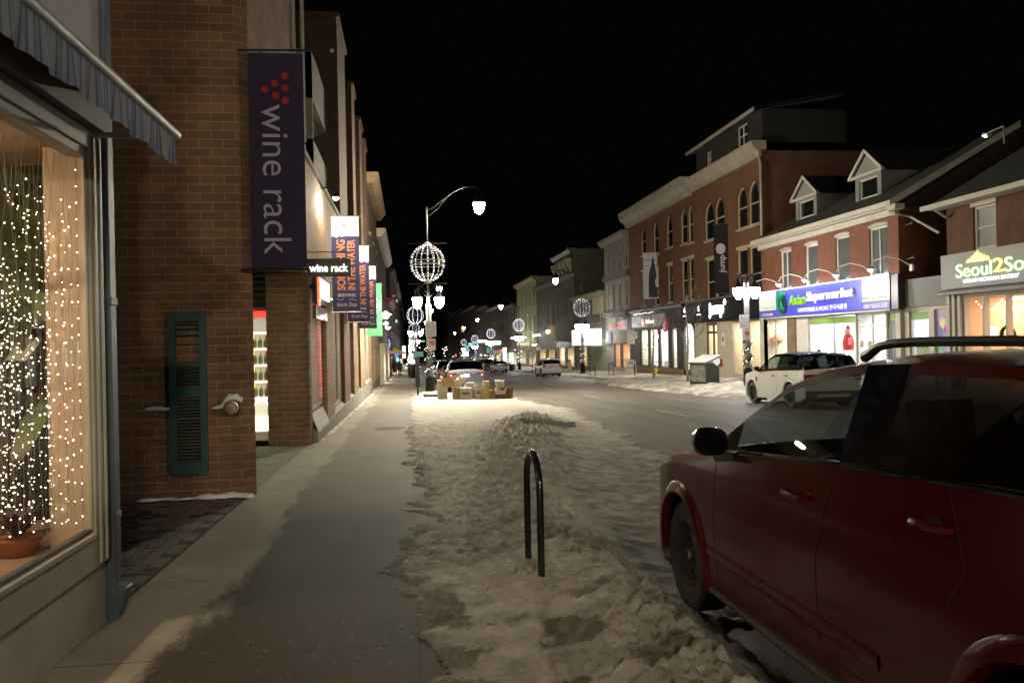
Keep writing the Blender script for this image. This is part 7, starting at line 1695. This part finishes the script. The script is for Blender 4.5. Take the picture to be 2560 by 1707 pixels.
# garments and stools in windows
for k, (px, w_, c_) in enumerate(((1641, 0.5, (0.10, 0.07, 0.06)), (1661, 0.9, (0.03, 0.08, 0.09)), (1606, 0.3, (0.02, 0.02, 0.02)), (1842, 0.7, (0.14, 0.16, 0.14)))):
    p_ = onX(px, 890, 19.9); mq = empty('dressed_mannequin', (p_[0], p_[1], [-0.5, -0.5, -0.5, -0.4][k]), R(-90), ['headless mannequin in a dark jacket in the bright white store', 'mannequin pair in dark green in the bright white store', 'black dressed form in the leftmost store window', 'grey green dressed form in the cream store window'][k], 'mannequin')
    mb = MB(); mb.lathe([(0.10, 0.8), (0.20*w_+0.05, 1.0), (0.20*w_+0.02, 1.35), (0.26*w_, 1.55), (0.06, 1.66)], n=12); mb.build('jacket', mat('garment', c_, 0.9), mq, smooth=True)
    mb = MB(); mb.tube([(-0.08, 0, 0.0), (-0.08, 0, 0.9)], 0.06, 8); mb.tube([(0.08, 0, 0.0), (0.08, 0, 0.9)], 0.06, 8); mb.build('legs', mat('garment2', (0.05, 0.07, 0.08), 0.9), mq)
for k in range(7):
    px = 1624+6.5*k+(4 if k > 3 else 0); p_ = onX(px, 915, 19.55); st = empty('stool', (p_[0], p_[1], -0.48), 0, 'small wooden stool standing low in the bright store window', 'stool', 'stools in the bright store window')
    mb = MB(); mb.box(-0.12, 0.12, -0.12, 0.12, 0.38, 0.42); mb.build('seat', MT['wood'], st); 
    for dx in (-0.1, 0.1):
        mb = MB(); mb.tube([(dx, 0, 0), (dx*0.8, 0, 0.38)], 0.02, 6); mb.build('leg', MT['wood'], st)
sg = empty('shop_sign', (XR, b.Y0, 0), R(-90), 'grey fascia with red roundel and small cream lettering under three lamps', 'shop sign')
xa, xb = b.x(1584, 800), b.x(1667, 800); mb = MB(); mb.box(xa, xb, -0.16, -0.004, 2.62, 3.55); mb.build('fascia', mat('taupe_fascia', (0.13, 0.12, 0.115), 0.5), sg)
jx = lambda px: b.x(px, 805)
M_or = emit('orange_glow', (1.0, 0.35, 0.22), 1.6); mb = MB(); mb.lathe([(0.30, -0.19), (0.30, -0.161)], (jx(1612), 0, 3.02), 16, axis='y'); mb.build('roundel', M_or, sg)
text('Robinson', sg, (jx(1620)+jx(1640))/2, 3.06, jx(1640)-jx(1620), 0.34, emit('cream_glow', (1.0, 0.86, 0.70), 2.2), y=-0.17, depth=0.02, bold=0.03)
for k, px in enumerate((1601, 1617, 1635)):
    mb = MB(); x_ = jx(px); mb.obox((x_, -0.45, 3.68), (0.5, 0.14, 0.05)); mb.tube([(x_, -0.4, 3.70), (x_, -0.01, 3.78)], 0.02, 5); mb.build('fascia_lamp', emit('fascia_lamp', (1.0, 0.9, 0.75), 3.0), sg)
rs = empty('round_sign', (XR, b.Y0, 0), R(-90), 'red round sign with a white omega shaped emblem', 'round sign')
cx_, cz_ = jx(1674.7), b.z(1674.7, 812); rs.location = (XR-0.35, b.Y0, 0)
mb = MB(); mb.lathe([(0.52, -0.06), (0.54, 0.0), (0.52, 0.06)], (cx_, 0, cz_), 28, axis='y'); mb.build('disc', emit('red_disc', (0.45, 0.01, 0.012), 0.55), rs)
mb = MB()
for s_ in (-1, 1): mb.tube([(cx_+s_*0.04, -0.075, cz_+0.31), (cx_+s_*0.18, -0.075, cz_+0.30), (cx_+s_*0.25, -0.075, cz_+0.18), (cx_+s_*0.17, -0.075, cz_), (cx_+s_*0.06, -0.075, cz_-0.15), (cx_+s_*0.10, -0.075, cz_-0.27), (cx_+s_*0.24, -0.075, cz_-0.26)], [0.02, 0.035, 0.05, 0.06, 0.05, 0.04, 0.02], 8)
mb.build('emblem', emit('pink_emblem', (0.75, 0.5, 0.52), 0.8), rs)
bn = empty('banner', (XR-0.3, onX(1633, 690, XR-0.3)[1], 0), R(-22), 'white vertical banner with a dark photographic figure', 'banner')
zt2, zb2 = onX(1633, 631, XR-0.3)[2], onX(1633, 747, XR-0.3)[2]
mb = MB(); mb.box(-0.75, 0.75, -0.01, 0.01, zb2, zt2); mb.build('cloth', mat('banner_grey', (0.42, 0.42, 0.46), 0.8, var=0.12, vscale=1.5), bn)
hh = zt2-zb2; mb = MB(); mb.prism([(-0.05, zb2+hh*0.92), (0.05, zb2+hh*0.86), (0.20, zb2+hh*0.62), (0.26, zb2+hh*0.48), (0.12, zb2+hh*0.38), (0.20, zb2+hh*0.26), (0.42, zb2+hh*0.24), (0.30, zb2+hh*0.10), (0.60, zb2+hh*0.06), (0.25, zb2+hh*0.03), (-0.35, zb2+hh*0.03), (-0.36, zb2+hh*0.35), (-0.32, zb2+hh*0.55), (-0.12, zb2+hh*0.75)], -0.016, -0.011); mb.build('figure', mat('figure_dark', (0.02, 0.02, 0.035), 0.8), bn)
mb = MB(); mb.box(-0.7, 0.2, -0.014, -0.0105, zb2+hh*0.83, zb2+hh*0.845); mb.box(-0.65, 0.6, -0.014, -0.0105, zb2+hh*0.71, zb2+hh*0.72); mb.build('lines', mat('figure_grey', (0.12, 0.12, 0.15), 0.8), bn)

# ---- generic far blocks
M_stone = mat('pale_limestone', (0.21, 0.185, 0.16), 0.85, var=0.25, vscale=1.0, bump=0.2); M_sagew = mat('sage_paint', (0.20, 0.23, 0.12), 0.8, var=0.2)
M_ornate = mat('ornate_stone', (0.10, 0.095, 0.065), 0.85, var=0.3, vscale=1.5); M_brown = mat('brown_front', (0.06, 0.045, 0.04), 0.8, var=0.3)
def block(name, label, yfar, ynear, ztop, wall, floors, nwin, winw=0.9, arch=False, shop=None, D=14, X=XR, left=False, trim=None, cornice=True, gz=None, shopwin=None, frame=None, group=None, pane=None):
    if left: t = empty(name, (X, ynear, 0), R(90), label, 'building', group)
    else: t = empty(name, (X, yfar, 0), R(-90), label, 'building', group)
    L = yfar-ynear; zg = G(18, (yfar+ynear)/2)-0.8 if gz is None else gz; gtop = zg+0.8+3.3
    if left: zg = -0.02*yfar-0.5; gtop = -0.02*(yfar+ynear)/2+3.2
    hol = []
    for (z0, z1) in floors:
        for k in range(nwin):
            xc = L*(k+0.5)/nwin; hol.append((xc-winw/2, xc+winw/2, z0, z1))
    mb = MB(); holed(mb, 0, L, gtop, ztop, hol, depth=0.2); shell(mb, 0, L, zg, ztop, D); mb.build('wall', wall, t)
    for r_ in hol: window(t, *r_, frame or M_trim, pane or MT['darkpane'], arch=wall if arch else None, sill=MT['concrete'])
    if cornice: mb = MB(); mb.prismx([(0, ztop-0.5), (-0.3, ztop-0.5), (-0.65, ztop-0.1), (-0.65, ztop+0.1), (0.3, ztop+0.1), (0.3, ztop+0.003), (-0.003, ztop+0.003)], 0, L); mb.build('cornice', trim or M_corn, t)
    so = shopwin or [(L*0.08, L*0.45), (L*0.55, L*0.92)]
    z0 = zg+0.8+0.35; so4 = [(a, b_, z0, gtop-0.7) for a, b_ in so]
    mb = MB(); holed(mb, 0, L, zg, gtop-0.002, so4, depth=0.2, y=-0.002); mb.build('shop_front', trim or MT['dkgrey'], t)
    for k, o_ in enumerate(so4):
        if shop: room(t, *o_, shop[1] if len(shop) > 1 else WALLC, shop[0], depth=1.8, n=1, floor=FLW, frame=MT['dkgrey'])
    return t, L, zg, gtop
t, L, zg, gt = block('stone_building', 'pale grey stone building with narrow arched windows and a red lettered shop', 78.2, 69.25, 11.0, M_stone, [(4.6, 6.9), (8.0, 10.0)], 4, 0.8, arch=True, shop=(M_warm, WALLR), trim=mat('taupe_paint', (0.20, 0.18, 0.15), 0.7), shopwin=[(3.0, 5.2), (5.7, 8.6)], frame=MT['offwhite'])
mb = MB(); mb.box(0, L, -0.25, -0.004, 7.2, 7.7); mb.box(0, L, -0.4, -0.004, 3.75, 4.2); mb.build('string_course', mat('dark_band', (0.12, 0.10, 0.09), 0.8), t)
sg = empty('shop_sign', t.location, R(-90), 'small red and white lettered sign on the stone shop', 'shop sign'); text('COFFEE', sg, 5.8, 2.95, 3.6, 0.5, emit('deep_red_letters', (0.5, 0.03, 0.04), 0.8), y=-0.05, depth=0.05, bold=0.03)
mb = MB(); mb.box(4.0, 8.2, -0.04, -0.004, 2.5, 3.4); mb.build('sign_board', mat('sign_purple', (0.08, 0.05, 0.07), 0.6), sg)
lb = empty('light_box', t.location, R(-90), 'small white projecting light box beside the stone shop doorway', 'light box'); mb = MB(); mb.box(1.3, 2.6, -0.35, -0.15, 1.3, 2.5); mb.build('box', emit('lb', (0.55, 0.55, 0.7), 0.9), lb); mb = MB(); mb.tube([(1.5, -0.36, 1.5), (2.2, -0.36, 2.3), (2.3, -0.36, 1.6)], 0.06, 5); mb.build('print', emit('lbw', (1, 1, 1), 1.5), lb)
t, L, zg, gt = block('green_fronted_building', 'narrow building with a pale green mural wall under a bright white sign', 93.0, 78.3, 6.4, M_ornate, [(3.4, 5.2)], 3, 0.9, trim=M_sagew, shop=(M_warm,), shopwin=[(3.2, 5.6), (6.6, 7.4)], X=XR+0.1)
mb = MB(); mb.box(9.2, 13.8, -0.10, -0.004, 4.3, 6.2); mb.build('cream_panel', M_trim, t)
sg = empty('light_box_sign', t.location, R(-90), 'large glowing white light box sign with faded lettering', 'shop sign'); mb = MB(); mb.box(2.6, 13.9, -1.0, -0.3, 1.15, 2.80); mb.build('box', emit('big_sign', (1.0, 1.0, 0.95), 1.7), sg)
mb = MB(); mb.box(2.55, 13.95, -1.02, -0.28, 1.10, 1.149); mb.build('frame', MT['galv'], sg); text('MELODY', sg, 6.4, 1.75, 6.0, 0.6, emit('sign_ink_glow', (0.45, 0.40, 0.28), 0.8), y=-1.01, depth=0.02)
t, L, zg, gt = block('ornate_building', 'ornate dark stone building with scrolled brackets under its cornice', 105.0, 93.1, 12.2, M_ornate, [(4.4, 8.0)], 4, 0.9, trim=MT['dkgrey'], shop=(M_warm,))
mb = MB()
for i in range(5): mb.prismx([(-0.1, 9.6), (-0.6, 10.6), (-0.7, 11.2), (-0.1, 11.2)], 0.8+i*2.4, 1.5+i*2.4)
mb.box(0, L, -0.5, -0.004, 9.0, 9.35); mb.build('bracket', mat('mossy_trim', (0.40, 0.39, 0.22), 0.8, var=0.2), t)
t, L, zg, gt = block('dark_building', 'dark narrow building lit by one warm wall lamp beside the ornate one', 121.0, 105.1, 9.4, M_brown, [(3.8, 6.8)], 4, 1.0, trim=M_brown, shop=(M_warm,))
wl = empty('wall_lamp', t.location, R(-90), 'single warm orange wall lamp glowing on the dark brown building', 'wall lamp'); mb = MB(); mb.sphere((11.2, -0.3, 2.9), 0.25, 8, 6); mb.build('lamp_bulb', emit('amber', (1.0, 0.55, 0.15), 25), wl)
wl2 = empty('uplight_row', t.location, R(-90), 'row of pale blue facade lights on the low white building', 'facade lights'); mb = MB(); mb.box(1.0, 6.5, -0.8, -0.6, 2.4, 2.6); mb.build('lamp_bar', emit('blue_bar', (0.7, 0.85, 1.0), 12), wl2)
t, L, zg, gt = block('pale_green_building', 'tall pale green lit building with brown cornice standing proud of its neighbours', 143.0, 121.1, 11.3, mat('pale_green_stone', (0.34, 0.38, 0.22), 0.8, var=0.15), [(3.6, 5.6), (7.2, 9.4)], 5, 1.1, trim=mat('brown_cornice', (0.28, 0.20, 0.12), 0.8), shop=(M_white,), D=18)
ul = empty('flood_row', t.location, R(-90), 'row of small lights washing the pale green facade from above the shop', 'facade lights')
for k in range(4): mb = MB(); mb.box(2+5*k, 2.6+5*k, -1.4, -1.1, 2.2, 2.35); mb.build('lamp', emit('wash', (1.0, 1.0, 0.75), 60), ul)
fy = [(143.1, 168, 8.3, B_dark), (168.1, 195, 9.2, B_dark), (195.1, 230, 10.5, B_dark), (230.1, 285, 12.0, B_dark), (285.1, 360, 13.5, B_dark), (360.1, 480, 15.0, B_dark), (480.1, 660, 17.0, B_dark)]
for k, (y0_, y1_, zt3, w_) in enumerate(fy):
    block('brick_building', ['first', 'second', 'third', 'fourth', 'fifth', 'sixth', 'farthest'][k]+' far dark brick block beyond the pale green building', y1_, y0_, zt3, w_, [(3.0, 5.2)] if k > 1 else [(3.4, 5.2), (6.0, 7.6)], 6, 1.2, shop=((M_whitelamp,), (M_creamlamp,), (M_warm,), (M_cool,))[k % 4], trim=[M_brown, MT['dkgrey']][k % 2])
# far glowing signs on both sides: real lit boxes of shops down the street
farsign = [  # px, py, w px, h px, colour, strength, Y
    (1233, 857, 38, 9, (1.0, 0.95, 0.95), 3.0, 132, 'white lit sign over the distant shop left of the globe lamp'), (1206, 853, 22, 6, (1.0, 0.92, 0.92), 3.0, 160, 'thin white lit sign farther down on the right'),
    (1183, 861, 24, 9, (0.25, 0.85, 0.85), 0.8, 190, 'turquoise lit shop fascia far down on the right'), (1167, 871, 10, 16, (0.15, 0.75, 0.62), 0.6, 192, 'turquoise lit shop front panel far down on the right'), (1220, 875, 7, 14, (0.12, 0.7, 0.55), 0.5, 170, 'green lit shop pillar behind the dark suv'),
    (1190, 881, 9, 10, (0.15, 0.3, 0.9), 1.0, 230, 'small blue lit sign above the grey suv'), (1157, 822, 7, 15, (1.0, 0.45, 0.12), 0.8, 262, 'tall orange lit arched window far down the street'), (1164, 884, 14, 12, (1.0, 1.0, 1.0), 3.5, 240, 'round white glow of a far shop sign above the grey suv'),
    (1262, 885, 9, 32, (1.0, 0.97, 0.9), 2.2, 125, 'bright doorway of the far shop beside the dark bin'), (1278, 893, 10, 24, (0.9, 0.9, 0.75), 1.6, 122, 'pale shop doorway right of the distant globe lamp'), (1308, 860, 30, 8, (0.75, 0.7, 0.5), 1.0, 118.5, 'cream lettered shop fascia with a red edge under the pale green building'),
    (1337, 862, 12, 5, (0.9, 0.9, 1.0), 4.0, 118, 'pair of small white lights above the distant cafe'), (1400, 855, 26, 6, (0.5, 0.5, 0.4), 0.4, 104.5, 'dim beige fascia of the dark doorway building'), (1254, 877, 9, 8, (0.9, 0.12, 0.08), 1.6, 128, 'red neon sign left of the distant globe lamp'),
    (1244, 893, 3, 8, (1.0, 0.75, 0.15), 2.0, 127.5, 'small yellow neon figure in the red doorway')]
for px, py, w_, h_, c_, s_, Y_, lab in farsign:
    p_ = onY(px, py, Y_); sc_ = Y_/2040; mb = MB(); mb.box(-w_*sc_/2, w_*sc_/2, -0.15, 0.15, -h_*sc_/2, h_*sc_/2)
    o_ = mb.build('shop_sign', emit('far_sign', c_, s_)); o_.location = p_; tag(o_, lab, 'lit sign')

# ---- far left row
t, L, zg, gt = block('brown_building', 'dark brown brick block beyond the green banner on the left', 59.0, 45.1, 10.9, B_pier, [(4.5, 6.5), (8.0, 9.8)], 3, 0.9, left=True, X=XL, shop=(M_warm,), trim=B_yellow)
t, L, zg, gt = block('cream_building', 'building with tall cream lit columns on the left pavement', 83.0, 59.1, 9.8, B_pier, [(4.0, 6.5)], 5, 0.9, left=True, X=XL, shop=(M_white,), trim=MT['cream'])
for k in range(4):
    mb = MB(); mb.box(1.0+6*k, 1.8+6*k, -0.28, -0.006, zg, gt); mb.build('column', MT['cream'], t)
sl_ = empty('wall_spotlight', (-1.2, 46.2, 3.3), 0, 'very bright white wall light beyond the green banner', 'spotlight'); mb = MB(); mb.sphere((0, 0, 0), 0.20, 10, 8); mb.build('lamp_bulb', emit('blast', (1.0, 0.97, 0.92), 60), sl_); mb = MB(); mb.tube([(-0.8, 0, 0.3), (-0.3, 0, 0.35), (0, 0, 0.18)], 0.03, 6); mb.build('arm', MT['black'], sl_)
mb = MB(); mb.lathe([(0.05, 0.25), (0.35, 0.05), (0.36, 0.02)], (0, 0, 0), 14, cap=False); mb.build('shade', MT['white'], sl_)
for k, (Y_, z_) in enumerate(((50, 2.95), (55, 2.8))):
    s2_ = copy_tree(sl_); s2_.location = (-1.3, Y_, z_); s2_.scale = (0.6,)*3; s2_['label'] = ['smaller bright wall light just past the brightest one', 'faintest of the three bright wall lights'][k]; 
t, L, zg, gt = block('red_shop', 'shop with a dark red front and yellow awning far along the left', 101.0, 83.1, 6.2, B_dark, [(3.6, 5.2)], 4, 0.9, left=True, X=XL, shop=(M_warm,), trim=mat('dark_red_paint', (0.22, 0.015, 0.01), 0.5))
p_ = onY(985, 875, 92); aw = empty('awning', (XL, 90, 0), R(90), 'small yellow awning projecting over the pavement far along the left', 'awning'); mb = MB(); zc_ = p_[2]; mb.prismx([(0, zc_+0.45), (-1.9, zc_-0.35), (-1.9, zc_-0.45), (0, zc_-0.35)], 0, 2.0); mb.build('canopy', mat('yellow_cloth', (0.55, 0.42, 0.08), 0.8), aw)
p_ = onY(974, 860, 86); hs_ = empty('hanging_sign', (p_[0], 86, p_[2]), 0, 'dark blue projecting sign far along the left', 'hanging sign'); mb = MB(); mb.box(-0.45, 0.35, -0.05, 0.05, -0.7, 0.7); mb.build('panel', emit('navy_panel', (0.02, 0.02, 0.09), 0.6), hs_); mb = MB(); mb.tube([(-0.1, -0.06, -0.5), (0.05, -0.06, 0), (-0.1, -0.06, 0.5)], 0.06, 5); mb.build('print', emit('pale_blue', (0.5, 0.6, 0.9), 1.0), hs_)
for k, (px, py, w_, h_, c_, s_, Y_, lab) in enumerate(((991, 887, 8, 14, (0.1, 0.2, 1.0), 1.5, 110, 'blue lit panel beyond the yellow awning'), (994, 899, 6, 8, (0.3, 0.9, 1.0), 2.0, 118, 'cyan lit panel above the walking pair'), (984, 740, 8, 2, (1.0, 0.35, 0.2), 0.7, 112, 'orange lit cornice strip high on the far left'), (992, 752, 4, 7, (0.4, 0.8, 0.75), 0.6, 113, 'teal lit window high on the far left'), (991, 803, 5, 7, (0.5, 0.9, 0.9), 0.9, 120, 'small teal lamp on the far left buildings'),
        (1010, 880, 8, 30, (0.95, 0.92, 1.0), 2.2, 165, 'cluster of bright white shop lights behind the far pavement trees'), (1003, 905, 6, 16, (1.0, 0.8, 0.6), 1.0, 140, 'warm lit shop window by the walking pair'), (1057, 853, 9, 3, (0.1, 1.0, 0.25), 1.5, 150, 'green traffic light glow left of the parking plate'), (1139, 888, 4, 5, (1.0, 0.1, 0.08), 2.0, 260, 'red traffic light far down the street'))):
    p_ = onY(px, py, Y_); sc_ = Y_/2040; mb = MB(); mb.box(-w_*sc_/2, w_*sc_/2, -0.15, 0.15, -h_*sc_/2, h_*sc_/2); o_ = mb.build('lit_panel', emit('far_panel', c_, s_)); o_.location = p_; tag(o_, lab, 'lit sign')
hgt = [(101.1, 140, 10.8), (140.1, 190, 12.0), (190.1, 270, 14.0), (270.1, 420, 14)]
for k, (y0_, y1_, zt3) in enumerate(hgt):
    block('brick_building', ['first', 'second', 'third', 'farthest'][k]+' far block along the left side of the street', y1_, y0_, zt3, B_dark, [(3.2, 5.2), (6.5, 8.5)], 6, 1.1, left=True, X=XL, shop=((M_creamlamp,), (M_cool,))[k % 2], trim=[M_brown, MT['dkgrey']][k % 2])
t = block('brick_building', 'dim wide block closing the far end of the street', 720, 662, 12, B_dark, [], 1, left=False, X=2.0, D=20)[0]
t.rotation_euler = (0, 0, 0); t.location = (-30, 600, 0)
# far hedge-like christmas trees on pavement (garlanded planters)
for k, (px, Y_) in enumerate(((1036, 96), (1026, 128))):
    p_ = onY(px, 930, Y_); fx = empty('decorated_tree', (p_[0], Y_, G(0, Y_)), 0, ['small evergreen with white lights on the left pavement', 'farther small evergreen with white lights on the left pavement'][k], 'tree', 'lit evergreens')
    mb = MB(); rg = random.Random(k)
    for i in range(500):
        z = rg.random()*2.6; r_ = (1-z/2.8)*0.7*rg.random()**0.5; a = rg.random()*6.28; c_ = Vector((r_*math.cos(a), r_*math.sin(a), z+0.4)); d = Vector((math.cos(a), math.sin(a), -0.4))*0.2; e_ = Vector((-math.sin(a), math.cos(a), 0))*0.05
        mb.quad(tuple(c_), tuple(c_+d*.5+e_), tuple(c_+d), tuple(c_+d*.5-e_))
    mb.build('crown', M_pine, fx); mb = MB(); mb.tube([(0, 0, 0), (0, 0, 0.6)], 0.06, 6); mb.build('trunk', MT['wood'], fx)
    mb = MB(); 
    for i in range(60): z = rg.random()*2.6; a = rg.random()*6.28; r_ = (1-z/2.8)*0.75; mb.octa((r_*math.cos(a), r_*math.sin(a), z+0.4), 0.05)
    mb.build('bulb', M_gbulb, fx)

# pin-prick lights of lamps, strings and windows far down the street
rg = random.Random(21)
for k in range(70):
    side = rg.random() < 0.62
    Y_ = rg.uniform(110, 420); X_ = rg.uniform(0.2, 2.2) if side else rg.uniform(14.5, 18.5)
    z_ = G(X_, Y_) + rg.choice([rg.uniform(0.6, 4.6), rg.uniform(2.5, 4.6), rg.uniform(4.5, 8.5)])
    mb = MB(); mb.octa((0, 0, 0), rg.uniform(0.06, 0.16)*Y_/150)
    c_ = rg.choice([(1, 0.95, 1), (1, 0.9, 0.8), (0.85, 0.9, 1), (1, 0.7, 0.45), (0.9, 0.95, 0.9)])
    o_ = mb.build('street_light', emit('pin_light', c_, rg.uniform(1.5, 6), sample=False)); o_.location = (X_, Y_, z_)
    tag(o_, 'tiny far light among many at the end of the street', 'light', 'tiny lights at the far end of the street')
# ---- pieces that were drawn together become parts of their own
def split_loose(o):
    me = o.data; n = len(me.vertices); par = list(range(n))
    def find(a):
        while par[a] != a: par[a] = par[par[a]]; a = par[a]
        return a
    for e in me.edges:
        a, b = find(e.vertices[0]), find(e.vertices[1])
        if a != b: par[a] = b
    isl = {}
    for p in me.polygons: isl.setdefault(find(p.vertices[0]), []).append(p)
    if len(isl) < 2 or len(isl) > 12: return
    first = True
    for ps in isl.values():
        idx = {}; vs = []; fs = []
        for p in ps:
            f = []
            for v in p.vertices:
                if v not in idx: idx[v] = len(vs); vs.append(me.vertices[v].co[:])
                f.append(idx[v])
            fs.append(f)
        m2 = bpy.data.meshes.new(me.name); m2.from_pydata(vs, [], fs)
        for mm in me.materials: m2.materials.append(mm)
        m2.polygons.foreach_set('use_smooth', [p.use_smooth for p in ps]); m2.polygons.foreach_set('material_index', [p.material_index for p in ps])
        try:
            if ps[0].use_smooth: m2.set_sharp_from_angle(angle=R(36))
        except Exception: pass
        if first: o.data = m2; first = False
        else:
            c = o.copy(); c.data = m2; COL.objects.link(c); c.parent = o.parent
SPLIT = {'pillar_trim', 'belt_moulding', 'gable', 'lime_vinyl', 'white_panel', 'blue_panel', 'crossbar', 'window', 'balcony_panel', 'balcony_slab', 'pilaster', 'arch_liner', 'leg', 'fascia_lamp', 'bracket', 'ceiling_lamp', 'string_course', 'column', 'gutter', 'white_edge', 'conduit', 'pole', 'slats', 'outlet', 'lower_trim', 'print', 'panel_gap'}
for o in list(COL.objects):
    if o.type == 'MESH' and not o.children and o.data.users == 1 and o.name.split('.')[0] in SPLIT: split_loose(o)
